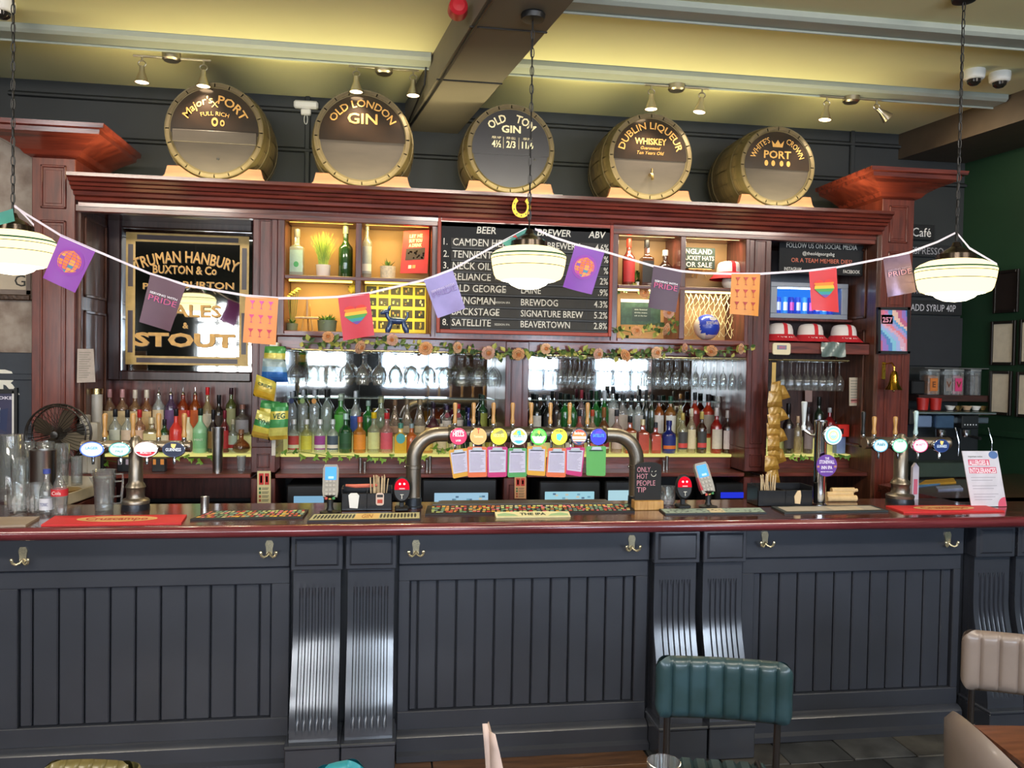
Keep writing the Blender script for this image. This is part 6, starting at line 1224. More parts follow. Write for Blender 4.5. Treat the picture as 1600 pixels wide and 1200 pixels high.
PINE_ = mat('#d8bf98', .7, var=.2, scale=60)
t, X, h, w = caddy(533, 613, 764, 'black napkin caddy with label at the upright card reader', .055)
b = MB(); b.prism([(-.085, h*.15), (-.045, h*.12), (-.038, h*.7), (-.05, h*.82), (-.08, h*.82), (-.092, h*.72)], -.004, 0, WHITE); b.build('napkin', t, smooth=0); b = MB(); b.prism(rr(.045, .085, h*.25, h*.82, .012), -.003, 0, mat('#d8c0b0', .5)); lb_ = b.build('paper_label', t, smooth=0)
b = MB(); b.rect(.05, .08, h*.62, h*.74, -.0036, P('#2a2a2a')); b.rect(.052, .078, h*.35, h*.52, -.0036, P('#b8402c')); b.build('print', lb_, smooth=0, recalc=False)
b = MB(); b.tube([(-.1, 0, h+.012), (-.05, 0, h+.008), (.02, 0, h+.01), (.06, 0, h+.012)], [.006, .010, .010, .006], mat('#d8705a', .6), 8); o = b.build('pink_wrapped_roll', loc=(X-.01, .27, CT-.004)); tag(o, 'pink wrapped roll lying across the napkin caddy behind the white napkin', 'roll')
t, X, h, w = caddy(1184, 1270, 760, 'black napkin caddy with cream napkin left of the chrome column', -.075, .22)
b = MB(); b.prism([(.055, h*.15), (.085, h*.12), (.09, h*.55), (.085, h*.8), (.068, h*.78), (.05, h*.5)], -.004, 0, mat('#e0c49a', .6)); b.build('napkin', t, smooth=0)
# chalk sign with smile
Xs = XP(1012, .17, CT+.1); t = thing('chalk_sign', 'small arched chalk sign reading ONLY HOT PEOPLE TIP on a wooden foot', 'sign', (Xs, .17, CT)); m = mpp(Xs, .17, 1.3); H = ZP(722, Xs, .17)-CT; z0 = .045
b = MB(); w = 21*m; pts = [(-w, z0), (w, z0), (w, H-.02)]+[(w*cos(a), H-.02+.02*sin(a)) for a in [pi*i/12 for i in range(1, 12)]]+[(-w, H-.02)]; b.prism(pts, -.004, .004, CH); s_ = b.build('slate', t, smooth=0)
b = MB()
for i, s in enumerate(('ONLY', 'HOT', 'PEOPLE', 'TIP')): b.text(s, -w+.010, H-.052-.0355*i, .027, -.0048, P('#c98a96'), 'L', w=[.072, .058, .100, .05][i])
b.tube([(w-.042+.013*cos(a), -.006, H-.062+.013*sin(a)) for a in [pi+pi*i/8 for i in range(9)]], .0016, INK, 4); b.tube([(w-.052, -.006, H-.052), (w-.05, -.006, H-.046)], .0016, INK, 4); b.tube([(w-.036, -.006, H-.05), (w-.028, -.006, H-.046)], .0016, INK, 4); b.build('chalk_lettering', s_, smooth=0, recalc=False)
b = MB(); b.box(-w*1.12, w*1.12, -.03, .03, 0, z0+.005, W_PINE, .003); b.build('foot', t)
# allergen sign
ps = [at(x, y, .15) for x, y in ((1503, 698), (1558, 698), (1573, 784), (1518, 785))]; x0 = ps[3].x; z0 = min(p.z for p in ps); t = thing('allergen_sign', 'white upright card about allergies and intolerances at the right end', 'sign', ((ps[2].x+ps[3].x)/2, .15, CT)); ox, oz = (ps[2].x+ps[3].x)/2, CT+.002-z0+CT*0
PTS = [(p.x-ox, p.z-z0+.002) for p in ps]; b = MB(); b.prism(PTS, -.002, .003, mat('#e2dfe8', .3, coat=.5)); s_ = b.build('card', t, smooth=0)
A, B_, D_ = [Vector((q[0], q[1])) for q in (PTS[0], PTS[1], PTS[3])]
def S(u, v): p = A+(B_-A)*u+(D_-A)*v; return (p.x, -.0028, p.y)
b = MB()
def rct(u0, u1, v0, v1, m, e=0): b.add([tuple(Vector(S(*k))-Vector((0, e, 0))) for k in ((u0, v0), (u1, v0), (u1, v1), (u0, v1))], [(0, 1, 2, 3)], m)
def txx(s, u, v, hh, w, m): g, f, wd_ = glyphs(s, .03); b.add([tuple(Vector(S(u+a/wd_*w, v-z/.7*hh))-Vector((0, .0006, 0))) for a, z in g], f, m)
rct(.12, .72, .15, .26, P('#e0607a')); rct(.10, .88, .29, .40, P('#e0607a')); txx('ALLERGIES &', .14, .25, .085, .56, P('#f8eef4')); txx('INTOLERANCES', .12, .39, .085, .74, P('#f8eef4')); txx('important notice', .14, .11, .03, .4, P('#888'+'888'))
for k in range(9):
    if k not in (2, 5): rct(.12, .12+.7-.1*(k % 3), .47+.05*k, .478+.05*k, P('#9a97a4'))
b.add([tuple(S(.86+.13*cos(a), .07+.07*sin(a))) for a in [2*pi*i/16 for i in range(16)]], [tuple(range(16))], P('#5a7ab0')); b.add([tuple(S(1-.24*cos(a), 1-.17*sin(a))) for a in [pi/2*i/8 for i in range(9)]]+[tuple(S(1, 1))], [tuple(range(10))], P('#e0607a'))
b.build('print', s_, smooth=0, recalc=False)
b = MB(); b.box(-.05, .05, .0, .06, 0, .003, CLEAR, .001); b.build('foot', t)
# glassware and bottles at the left end
GLS = glass('#fbfdfd', .05, .03, 1.15); GLS2 = glass('#f6f9fa', .09, .05, 1.15)
def vessel(name, cat, label, px, Y, yt, hw0, hw1, m=GLS, z=CT, cut=False, up=True):
    X = XP(px, Y, z+.07); h = ZP(yt, X, Y)-z; k = mpp(X, Y, z); r0, r1 = hw0*k, hw1*k; t = thing(name, label, cat, (X, Y, z)); b = MB()
    if up: pf = [(0, 0), (r0*.95, 0), (r0, .004), (r1, h), (r1-.002, h), (r0-.003, .012), (0, .010)]
    else: pf = [(r1, 0), (r1, .004), (r0, h-.005), (r0*.9, h), (0, h), (0, h-.006), (r0*.9, h-.01), (r1-.002, 0)]
    b.lathe(pf, m, 24); b.build('bowl' if not up else 'tumbler_body', t, smooth=60)
    if cut:
        b = MB()
        for i in range(12): a = 2*pi*i/12; b.push(RZ(a)); b.add([(r0*1.01, -.008, .012), (r0*1.01, .008, .03), (r1*.97, .008, h*.62), (r1*.97, -.008, h*.5), (r0*1.06, 0, .02)], [(0, 1, 4), (1, 2, 4), (2, 3, 4), (3, 0, 4)], glass('#ffffff', .25, .02, 1.6)); b.pop()
        b.build('cut_facets', t, recalc=False)
    return t
vessel('tumbler', 'glass', 'cut glass tumbler, left one of the pair at the left end of the bar', 28, .24, 755, 13, 16, cut=True); vessel('tumbler', 'glass', 'cut glass tumbler, right one of the pair at the left end of the bar', 56, .24, 755, 12, 15, cut=True)
vessel('upturned_tumbler', 'glass', 'large upturned tumbler at the far left edge behind the cut glasses', 18, .62, 678, 17, 21, up=False); vessel('pint_glass', 'glass', 'plain pint glass standing behind the left cut tumbler', 32, .50, 716, 12, 14)
vessel('tumbler', 'glass', 'low whisky tumbler beside the drainer rack near the fan', 97, .80, 693, 9, 11, z=CT+.05); vessel('shot_glass', 'glass', 'short steel rimmed shot glass on the drainer rack', 120, .78, 713, 8, 8.5, GLS2, z=CT+.05); vessel('tumbler', 'glass', 'small glass tumbler half hidden behind the chalk sign', 1043, .28, 760, 11, 13, cut=True)
X = XP(67, .42, CT+.1); t = thing('steel_cup', 'tall brushed steel mixing cup behind the blue capped bottle', 'cup', (X, .42, CT)); b = MB(); h = ZP(703, X, .42)-CT; r = .060; b.lathe([(0, 0), (r*.95, 0), (r*.98, .01), (r, h-.004), (r*1.02, h), (r*.97, h), (r*.95, .02), (0, .02)], STEEL, 32); b.build('cup_body', t, smooth=50)
for px, hz, lb in ((42, 690, 'left'), (71, 690, 'right')):
    X = XP(px, .78, 1.4); t = thing('coupe_glass', lb+' one of two cocktail coupes standing behind the steel cup', 'glass', (X, .78, CT+.05)); h = ZP(hz, X, .78)-CT-.05; b = MB(); b.lathe([(0, 0), (.032, 0), (.032, .002), (.004, .008), (.0035, h*.55), (.012, h*.6), (.04, h*.8), (.045, h), (.043, h), (.038, h*.82), (0, h*.63)], GLS, 24); b.build('coupe_bowl', t, smooth=60)
def pbottle(px, Y, yt, hw, label, lab, cap, coke):
    X = XP(px, Y, CT+.08); h = ZP(yt, X, Y)-CT; r = hw*mpp(X, Y, CT); t = thing('mixer_bottle', label, 'bottle', (X, Y, CT)); b = MB()
    pf = [(0, 0), (r*.85, 0), (r*.95, h*.04), (r*.85, h*.25), (r, h*.45), (r*.98, h*.60), (r*.6, h*.78), (r*.38, h*.88), (r*.38, h*.97), (0, h*.97)] if coke else [(0, 0), (r*.95, 0), (r, h*.03), (r, h*.48), (r*.8, h*.6), (r*.42, h*.72), (r*.36, h*.92), (0, h*.92)]
    b.lathe(pf, GLS2, 24); b.build('glass_body', t, smooth=60)
    z0, z1 = (.46, .62) if coke else (.10, .36); b = MB(); b.lathe([(r*1.02, h*z0), (r*1.02, h*z1)], P(lab, .5), 24); q = b.build('paper_label', t, recalc=False)
    b = MB(); b.text('Cola' if coke else 'TONIC', 0, h*(z0+z1)/2-.008, .016, -r*1.03-.001, WHITE if coke else P('#3a4a8a'), w=r*1.1); b.build('lettering', q, smooth=0, recalc=False)
    if not coke: b = MB(); b.lathe([(0, h*.9), (r*.5, h*.9), (r*.5, h), (0, h)], P(cap), 16); b.build('cap', t)
pbottle(73, .20, 733, 10.5, 'small clear mixer bottle with blue cap', '#d8d8e0', '#3c4a98', False); pbottle(93, .16, 738, 12, 'empty cola bottle with red label by the red bar mat', '#c83038', '', True)
X = XP(163, .26, CT+.1); t = thing('plastic_jug', 'clear stacked plastic jugs with square handles left of the beer tap', 'jug', (X, .26, CT)); 
for k, dz in enumerate((0, .035)):
    r0, r1, h = .040, .052, .165; b = MB(T(0, 0, dz)); b.lathe([(0, 0), (r0, 0), (r0+.001, .006), (r1, h), (r1+.003, h+.002), (r1-.001, h), (r0-.003, .008), (0, .006)], GLS2, 28); b.build('jug_body', t, smooth=60)
    b = MB(T(0, 0, dz)); b.tube([(r1-.004, 0, h-.02), (r1+.032, 0, h-.018), (r1+.034, 0, h-.05), (r1+.026, 0, .04), (r0+.002, 0, .035)], .005, GLS2, 8); b.build('handle', t)
    b = MB(T(0, 0, dz)); b.add([(-r1*.9, -.016, h), (-r1-.02, 0, h+.002), (-r1*.9, .016, h), (-r1*.92, 0, h-.045)], [(0, 1, 3), (1, 2, 3)], GLS2); b.build('spout', t)
# drainer rack at the left
X = XP(118, .95, 1.25); t = thing('drainer_rack', 'slanted white plastic drainer rack with stacked plates near the fan', 'rack', (X-.03, .75, CT-.02)); RK = mat('#cfc3ae', .5)
t.rotation_euler = (0, 0, -.1)
for a in ((-.16, .16, -.2, -.19, 0, .05), (-.16, .16, .24, .25, 0, .09), (-.16, -.15, -.2, .25, 0, .05), (.15, .16, -.2, .25, .0, .06), (-.16, .16, -.2, .25, 0, .008)): b = MB(); b.box(*a, RK, .002); b.build('rack_side', t)
for i in range(4): b = MB(T(.01, -.02+.03*i, .012+.004*i)); b.lathe([(0, 0), (.05, 0), (.09, .014), (.092, .018), (.05, .006), (0, .006)], mat('#d8b880', .4), 28); tag(b.build('plate', loc=(t.location.x, t.location.y, t.location.z), smooth=50), '%s stacked tan plate lying in the white drainer rack' % ['lowest', 'second', 'third', 'topmost'][i], 'plate', 'plates in the drainer rack')
b = MB(); b.box(-2.9, XP(150, .9, 1.1), .5, 1.25, .2, CT-.03, W_V, .003); tag(b.build('side_unit'), 'dark wooden unit behind the bar carrying the drainer rack and fan', 'cabinet')
# desk fan
X = XP(92, 1.0, 1.5); zc = ZP(678, X, 1.0); t = thing('desk_fan', 'dark round desk fan before the left column', 'fan', (X, 1.0, CT-.03)); zr = zc-CT+.03; FB = mat('#2b2622', .3, .2, coat=.3)
b = MB(T(0, 0, zr) @ RY(0)); 
for k in range(3): rr_ = .17-.0*k; b.tube([(rr_*cos(a)*(1 if k == 1 else .94), -.045+.045*k, rr_*sin(a)*(1 if k == 1 else .94)) for a in [2*pi*i/32 for i in range(32)]], .005, FB, 6, closed=True)
for i in range(40):
    a = 2*pi*i/40; b.tube([(.03*cos(a), -.065, .03*sin(a)), (.12*cos(a), -.062, .12*sin(a)), (.16*cos(a), -.04, .16*sin(a)), (.17*cos(a), 0, .17*sin(a)), (.15*cos(a), .05, .15*sin(a)), (.04*cos(a), .06, .04*sin(a))], .0016, FB, 4)
b.build('guard', t)['kind'] = 'stuff'
for i in range(4):
    a = pi/2*i+.4; b = MB(T(0, 0, zr) @ RY(a)); b.add([(.02, -.02, -.02), (.08, -.03, -.05), (.135, -.02, -.045), (.145, .0, .0), (.13, .02, .04), (.07, .02, .04), (.02, .015, .02)], [(0, 1, 2, 3, 4, 5, 6)], mat('#51463a', .3, var=.1, alpha=1)); b.build('blade', t)
b = MB(T(0, 0, zr) @ RX(pi/2)); b.lathe([(0, -.12), (.03, -.12), (.045, -.07), (.045, -.03), (.025, .05), (.02, .07), (0, .072)], FB, 20); b.build('motor', t)
b = MB(); b.lathe([(0, 0), (.10, 0), (.10, .012), (.03, .03), (.016, .05), (.016, zr-.10), (0, zr-.1)], FB, 24); b.build('stand', t)
# jigger, papers, coffee side
X = XP(320, .33, CT); b = MB(); b.lathe([(0, .022), (.020, 0), (.018, 0), (.006, .022), (.018, .055), (.020, .055)], STEEL, 20); b.lathe([(.0205, .0), (.0215, .056), (.0195, .056), (.018, .0)], STEEL, 20); tag(b.build('steel_jigger', loc=(X, .33, CT)), 'small steel spirit measure behind the coloured bar mat at left', 'measure')
X = XP(1312, .36, CT); t = thing('paper_rolls', 'cream paper rolls lying right of the chrome column', 'paper', (X, .38, CT))
for k, (dx, dz, r) in enumerate(((-.0, .018, .018), (.01, .04, .014), (.05, .058, .016))): b = MB(T(dx, -.02+.02*k, dz) @ RY(pi/2) ); b.lathe([(0, -.08), (r, -.08), (r, .10-.02*k), (r*.6, .10-.02*k), (r*.6, .08), (0, .08)], mat('#d8b886', .7, var=.15, scale=30), 16); b.build('roll', t)
t = thing('rolled_menu', 'tall stack of printed menus beyond the right beer tap column', 'menus', (XP(1423, .45, CT), .42, CT)); b = MB(); b.prism([(-.02, 0), (.022, 0), (.02, .19), (.0, .215), (-.018, .19)], -.01, .01, mat('#c4bfca', .5, var=.1)); b.rect(-.012, .012, .03, .12, -.0115, P('#c8607a')); b.build('sheets', t)
# shaker tins, small tumblers, cartons on the ledges
def onledge(px, yt, r, m, label, name='shaker_tin', cat='shaker', Y=1.45, z=1.193, n=1):
    X = XP(px, Y, z+.05); h = ZP(yt, X, Y)-z; t = thing(name, label, cat, (X, Y, z)); hh = h/(1+.12*(n-1))
    for k in range(n): b = MB(T(0, 0, .12*hh*k)); b.lathe([(0, 0), (r*.8, 0), (r, hh), (r*.96, hh), (r*.76, .01), (0, .01)], m, 24); b.build('tin' if n > 1 else 'cup_body', t, smooth=60)
    return t
onledge(340, 668, .036, STEEL, 'tall stack of steel cocktail tins before the lit shelf of the left bay', n=4)
onledge(377, 712, .030, GLS2, 'small glass tumbler under the round decanter', 'tumbler', 'glass')
for px, yt, l in ((563, 716, 'taller'), (570, 722, 'shorter')): onledge(px, yt, .013, STEEL, l+' steel spirit measure on the ledge above the card reader', 'steel_jigger', 'measure', Y=1.5)
for px, yt, l in ((667, 719, 'shorter'), (672, 713, 'taller')): onledge(px, yt, .012, STEEL, l+' steel spirit measure on the ledge beneath the arched tap', 'steel_jigger', 'measure', Y=1.5)
for px, yt, l in ((1037, 720, 'shorter'), (1042, 713, 'taller')): onledge(px, yt, .012, STEEL, l+' steel spirit measure on the ledge right of the arched tap', 'steel_jigger', 'measure', Y=1.5)
for px, l, c in ((195, 'black box with pale label on the ledge of the left bay', '#b8a8b8'), (249, 'black box with orange stripes on the ledge of the left bay', '#e0903c')):
    X = XP(px, 1.47, 1.23); t = thing('small_box', l, 'box', (X, 1.47, 1.193)); b = MB(); b.box(-.04, .04, -.02, .03, 0, .085, mat('#17181c', .4), .003); o = b.build('carton', t); b = MB(); b.rect(-.033, -.015, .045, .08, -.0215, P(c)); b.rect(.012, .033, .045, .08, -.0215, P(c)); b.build('print', o, smooth=0, recalc=False)
# tills and screens below the ledge
def till(px0, px1, yt, label, sc):
    Y = 1.36; x0, x1 = XP(px0, Y, 1.1), XP(px1, Y, 1.1); X = (x0+x1)/2; w = (x1-x0)/2; zt = ZP(yt, X, Y); t = thing('till', label, 'till', (X, Y, .932))
    b = MB(); b.box(-w, w, 0, .35, .0, zt-.932, mat('#1d1d1f', .35), .008); b.build('casing', t)
    for s0, s1, sy0, sy1, c in sc:
        a0, a1 = XP(s0, Y-.01, 1.1)-X, XP(s1, Y-.01, 1.1)-X; z1_, z0_ = ZP(sy0, X, Y)-.932, ZP(sy1, X, Y)-.932
        b = MB(); b.box(a0, a1, -.008, .0, z0_, z1_, glow(c, .75), .002); s_ = b.build('screen', t)
        if a1-a0 > .2:
            b = MB(); rnd = random.Random(int(s0))
            for k in range(14): u, v = a0+(a1-a0)*rnd.uniform(.03, .9), z0_+(z1_-z0_)*rnd.uniform(.1, .8); b.rect(u, u+.02, v, v+.012, -.0095, glow(random.choice(['#6a8aa8', '#e8e0c8', '#8ac0d8']), .6))
            b.build('print', s_, smooth=0, recalc=False)
till(660, 776, 749, 'black till with wide light blue screen under the left half of the arched tap', [(679, 763, 770, 792, '#a8d0e8')])
till(843, 938, 752, 'black till with light blue screen under the right half of the arched tap', [(852, 929, 768, 792, '#a8dcea')])
till(448, 512, 758, 'black till screen behind the upright card reader', [(459, 506, 775, 798, '#88b8d8')])
till(946, 990, 752, 'black till left of the chalk sign with pale blue screen', [(951, 984, 766, 792, '#b8e0ec')])
till(1118, 1180, 755, 'black receipt printer with small blue display', [(1127, 1163, 769, 778, '#2a3ae0')])
# notices
def sq(px0, px1, py0, py1): return [(px0, py0), (px1, py0), (px1, py1), (px0, py1)]
def a_fire(rect, tx, b, S):
    rect(.12, .48, .07, .42, P('#c03028')); rect(.55, .88, .07, .42, P('#c03028')); rect(.22, .36, .14, .36, WHITE); rect(.64, .78, .16, .34, WHITE)
    for k in range(4): rect(.12, .28, .50+.12*k, .58+.12*k, P('#3c6a3c' if k < 2 else '#a04a30')); rect(.34, .86, .51+.12*k, .53+.12*k, P('#5a5a4a')); rect(.34, .80, .55+.12*k, .57+.12*k, P('#5a5a4a'))
card('fire_notice', 'cream and red fire extinguisher notice on the post below the crisp packets', 'notice', sq(402, 423, 736, 787), 1.338, mat('#d8cc98', .5), .004, a_fire)
card('fire_notice', 'orange and green fire notice on the middle post beneath the clipboards', 'notice', sq(804, 822, 745, 779), 1.338, mat('#d8a070', .5), .004, a_fire)
PL = lambda n: (lambda rect, tx, b, S: [rect(.12, .85-.1*(k % 3), .1+.8*k/n, .1+.8*k/n+.25/n, P('#8a8478')) for k in range(n)])
card('paper_notice', 'clear plastic sleeve with notes hanging beside the brewery mirror', 'notice', [(121, 545), (146, 545), (149, 597), (120, 598)], 1.30, mat('#b8a89c', .5, var=.15, scale=30), .003, PL(12))
card('paper_notice', 'cream paper notice pinned inside the right bay', 'notice', sq(1327, 1344, 590, 634), 1.50, mat('#c4b49c', .6), .003, lambda rect, tx, b, S: (PL(8)(rect, tx, b, S), rect(.15, .85, .76, .9, P('#c88078'))))
card('paper_notice', 'dull pink paper notice at the back of the right bay', 'notice', sq(1258, 1269, 610, 628), 1.84, mat('#a88880', .6), .003)
def a_pp(rect, tx, b, S):
    cs = ['#c86a90', '#9a7ac8', '#5a8ac8', '#8ac8e0', '#a8b8e8', '#e0b0c8', '#e88a98', '#b0a0d8', '#6aa0d8', '#f0c8b8']
    for i in range(14):
        for j in range(20): q = (i*1.0+(20-j)*.75+2*sin(j*.35))/2.3; rect(i/14, (i+1)/14, j/20, (j+1)/20, P(cs[int(q) % 10]))
    rect(.03, .45, .12, .34, P('#7a5ab0')); tx('UK', .18, .11, .09, P('#e86a9a'), bold=.03); tx('257', .25, .30, .12, P('#f0a0b8'), bold=.03); tx('25', .8, .97, .07, P('#f4e8f0'))
t = card('framed_poster', 'colourful pride poster in a black frame on the right column', 'poster', [(1376, 484), (1418, 485), (1418, 549), (1376, 548)], 1.275, mat('#9a9ac0', .4, var=.2), .006, a_pp)
for a in sq(1372, 1376, 480, 552), sq(1418, 1422, 480, 552), sq(1372, 1422, 480, 484), sq(1372, 1422, 549, 553): ps = [at(x, y, 1.268) for x, y in a]; b = MB(); b.prism([(p.x-t.location.x, p.z-t.location.z) for p in ps], -.01, .014, BLACK); b.build('frame_bar', t, smooth=0)
# bell on the right column
X = XP(1396, 1.18, 1.75); zt, zb = ZP(578, X, 1.18), ZP(609, X, 1.18); t = thing('brass_bell', 'brass last orders bell hanging on the right column', 'bell', (X, 1.18, zb)); h = zt-zb; BB = mat('#c89a38', .18, 1, var=.1)
b = MB(); b.lathe([(.060, 0), (.056, .006), (.040, .03), (.030, .06), (.026, h*.72), (.018, h*.9), (.008, h*.96), (0, h*.97), (0, h*.9), (.022, h*.7), (.036, .03), (.055, 0), (.060, 0)], BB, 32); b.build('bell_body', t, smooth=60)
b = MB(); b.tube([(0, .12, h*.7), (0, .11, h*1.3), (0, .03, h*1.35), (0, 0, h*1.15), (0, 0, h*.95)], .006, BB, 8); b.box(-.015, .015, .112, .12, h*.5, h*1.4, BB, .003); b.build('bracket', t); b = MB(); b.tube([(0, 0, h*.9), (0, 0, -.01)], .002, BRASS, 6); b.ball((0, 0, -.008), .009, BRASS, 10, 6); b.build('clapper', t)
# crisp packets clipped on a strip
def packet(corners, Y, cols, label, txt=None, name='crisp_packet', fat=.022):
    ps = [at(x, y, Y) for x, y in corners]; x0 = sum(p.x for p in ps)/4; z0 = sum(p.z for p in ps)/4; t = thing(name, label, 'crisp packet', (x0, Y, z0)); A, B_, D_, E_ = [Vector((p.x-x0, p.z-z0)) for p in (ps[0], ps[1], ps[3], ps[2])]; n = 9
    def S(u, v, s): p = (A*(1-u)+B_*u)*(1-v)+(D_*(1-u)+E_*u)*v; k = sin(pi*u)**.5*sin(pi*v)**.5 if 0 < u < 1 and 0 < v < 1 else 0; return (p.x, s*(fat*k+.002*sin(17*u+11*v+x0*9)*k), p.y)
    b = MB()
    for s in (-1, 1):
        vs = [S(i/n, j/n, s) for j in range(n+1) for i in range(n+1)]; 
        for j in range(n): b.add([vs[j*(n+1)+i] for i in range(n+1)]+[vs[(j+1)*(n+1)+i] for i in range(n+1)], [(i, i+1, n+2+i, n+1+i) for i in range(n)], mat(cols[min(len(cols)-1, int(j/n*len(cols)))], .28, .15, var=.2, scale=25, coat=.3, bump=.3))
    o = b.build('foil_bag', t, recalc=False, smooth=60)
    if txt:
        b = MB(); g, f, wd_ = glyphs(txt, .03); b.add([tuple(Vector(S(.15+.7*a/wd_, .42-z*.2, -1))-Vector((0, .003, 0))) for a, z in g], f, P('#3a5a3a')); b.build('lettering', o, smooth=0, recalc=False)
b = MB(); p = at(429, 540, 1.26); p2 = at(424, 712, 1.26); b.box(-.012, .012, 0, .004, p2.z-p.z, 0, mat('#cfc7ba', .5), .001); b.box(-.03, .02, -.01, .08, -.005, .02, WHITE, .003); tag(b.build('clip_strip', loc=(p.x, 1.26, p.z)), 'white hanging clip strip holding the crisp packets', 'strip')
YG, GN, BU = '#d8c850', '#3c8f4c', '#2a6ab8'
packet([(414, 541), (447, 541), (445, 574), (411, 572)], 1.235, ['#4c9c4c', YG, '#dccf7a', GN], 'yellow and green crisp packet, topmost on the strip'); packet([(411, 560), (446, 562), (450, 597), (408, 597)], 1.215, ['#9fb4b8', '#8ab0c8', BU, '#1f5aa8'], 'blue and silver crisp packet under the topmost one')
packet([(401, 585), (432, 597), (428, 627), (395, 618)], 1.20, [YG, '#d8b840', '#dcae30'], 'yellow crisp packet at the left of the strip', 'CRISPS'); packet([(408, 625), (440, 628), (437, 668), (403, 660)], 1.225, [GN, YG, '#c8c060'], 'green topped crisp packet behind the lowest pair', None)
packet([(402, 640), (431, 650), (420, 687), (392, 682)], 1.20, ['#d8cf70', GN, YG, '#c8a040'], 'lower left crisp packet with green band', 'TYNE'); packet([(424, 630), (451, 629), (449, 686), (419, 688)], 1.185, [GN, YG, '#4a9a58', '#d8cf6a', '#d0a83c'], 'lower right crisp packet with green bands', 'VEG')
GS = ['#b88a3c', '#c89a48', '#a87a30']
for i in range(9):
    y = 597+16.5*i; jr = random.Random(i*7); j_ = lambda: jr.uniform(-3, 3); packet([(1203-.7*i+j_(), y+j_()), (1220-.7*i+j_(), y-1+j_()), (1223-.7*i+j_(), y+23+j_()), (1202-.7*i+j_(), y+24+j_())], 1.20-.006*(i % 2), GS, '%s gold snack packet on the strip at the right bay' % (ORD[i] if i else 'topmost').replace('second', 'second from top').replace('third', 'third from top'), None, 'snack_packet', fat=.009)
    if i % 2 == 0 and i < 8: packet([(1212, y+1), (1226-i*.5, y+6+2*(i % 3)), (1235-i, y+24+3*(i % 2)), (1213, y+30)], 1.215, GS, 'gold snack packet sticking out right of the strip, %s of four' % ['topmost', 'second', 'third', 'lowest'][i//2], None, 'snack_packet', fat=.008)
b = MB(); p = at(1211, 578, 1.22); b.box(-.014, .014, 0, .004, -.62, .05, mat('#d8b060', .5), .001); tag(b.build('clip_strip', loc=(p.x, 1.235, p.z)), 'narrow hanging strip holding the gold snack packets', 'strip')
# ================================================================ cafe corner on the right
t_, W, H = board('cafe_sign', 'small black Cafe sign on the back wall right of the column', 'sign', 1420, 1460, 351, 375, 2.06, [('Café', .5, .78, .07, .72, P('#e8e4e0'))], m=BLACK)
board('menu_strip', 'black menu strip reading ESPRESSO behind the right pendant lamp', 'sign', 1420, 1502, 383, 402, 2.07, [('ESPRESSO', .35, .78, .055, .62, P('#a8a4a8'))], m=mat('#1b1c1f', .6)); board('menu_strip', 'black menu strip reading HOT CHOC under the right pendant lamp', 'sign', 1420, 1502, 445, 464, 2.07, [('HOT CHOC', .38, .78, .05, .55, P('#98949c'))], m=mat('#1b1c1f', .6))
board('menu_strip', 'black menu strip reading ADD SYRUP 40P', 'sign', 1420, 1503, 470, 492, 2.07, [('ADD SYRUP 40P', .46, .75, .055, .84, P('#d8d4d8'))], m=mat('#17181a', .6)); board('blank_board', 'large blank black chalkboard above the coffee jars', 'chalkboard', 1420, 1503, 496, 572, 2.075, [], m=mat('#26282d', .7))
def atw(px, py, off=0):
    d = FW*FOC + RT*(px-800) + UP*(600-py); n = Vector((cos(radians(8.1)), sin(radians(8.1)), 0)); p0 = Vector((4.58, BWY, 0))-n*off; return CP+d*((p0-CP).dot(n)/d.dot(n))
def wallpic(name, label, cat, px0, px1, py0, py1, face, fr, border):
    a, b_, c, d_ = [atw(x, y, .012) for x, y in ((px0, py0), (px1, py0), (px1, py1), (px0, py1))]; m_ = (a+b_+c+d_)/4; ang = atan2((b_-a).y, (b_-a).x); t = thing(name, label, cat, tuple(m_), ang)
    w, h = Vector(((b_-a).x, (b_-a).y, 0)).length/2, (a.z-d_.z+b_.z-c.z)/4; bw = .022
    b = MB(); b.box(-w, w, -.001, .008, -h, h, face, .001); b.build('picture', t)
    for q in ((-w-bw, -w, -h-bw, h+bw), (w, w+bw, -h-bw, h+bw), (-w, w, h, h+bw), (-w, w, -h-bw, -h)): b = MB(); b.box(q[0], q[1], -.012, .008, q[2], q[3], fr, .002); b.build('frame_bar', t)
BF = mat('#1d1712', .4)
wallpic('framed_certificate', 'upper left framed cream certificate on the green wall', 'picture', 1552, 1583, 506, 566, PAPER, BF, 1); wallpic('framed_certificate', 'lower left framed cream certificate on the green wall', 'picture', 1550, 1577, 584, 644, PAPER, BF, 1)
wallpic('framed_certificate', 'upper right framed cream certificate cut by the picture edge', 'picture', 1597, 1630, 503, 565, PAPER, BF, 1); wallpic('framed_certificate', 'lower right framed cream certificate cut by the picture edge', 'picture', 1592, 1624, 586, 648, PAPER, BF, 1)
wallpic('dark_plaque', 'dark wooden plaque above the framed certificates', 'plaque', 1557, 1588, 427, 484, mat('#241a16', .5), mat('#1a120e', .4), 1)
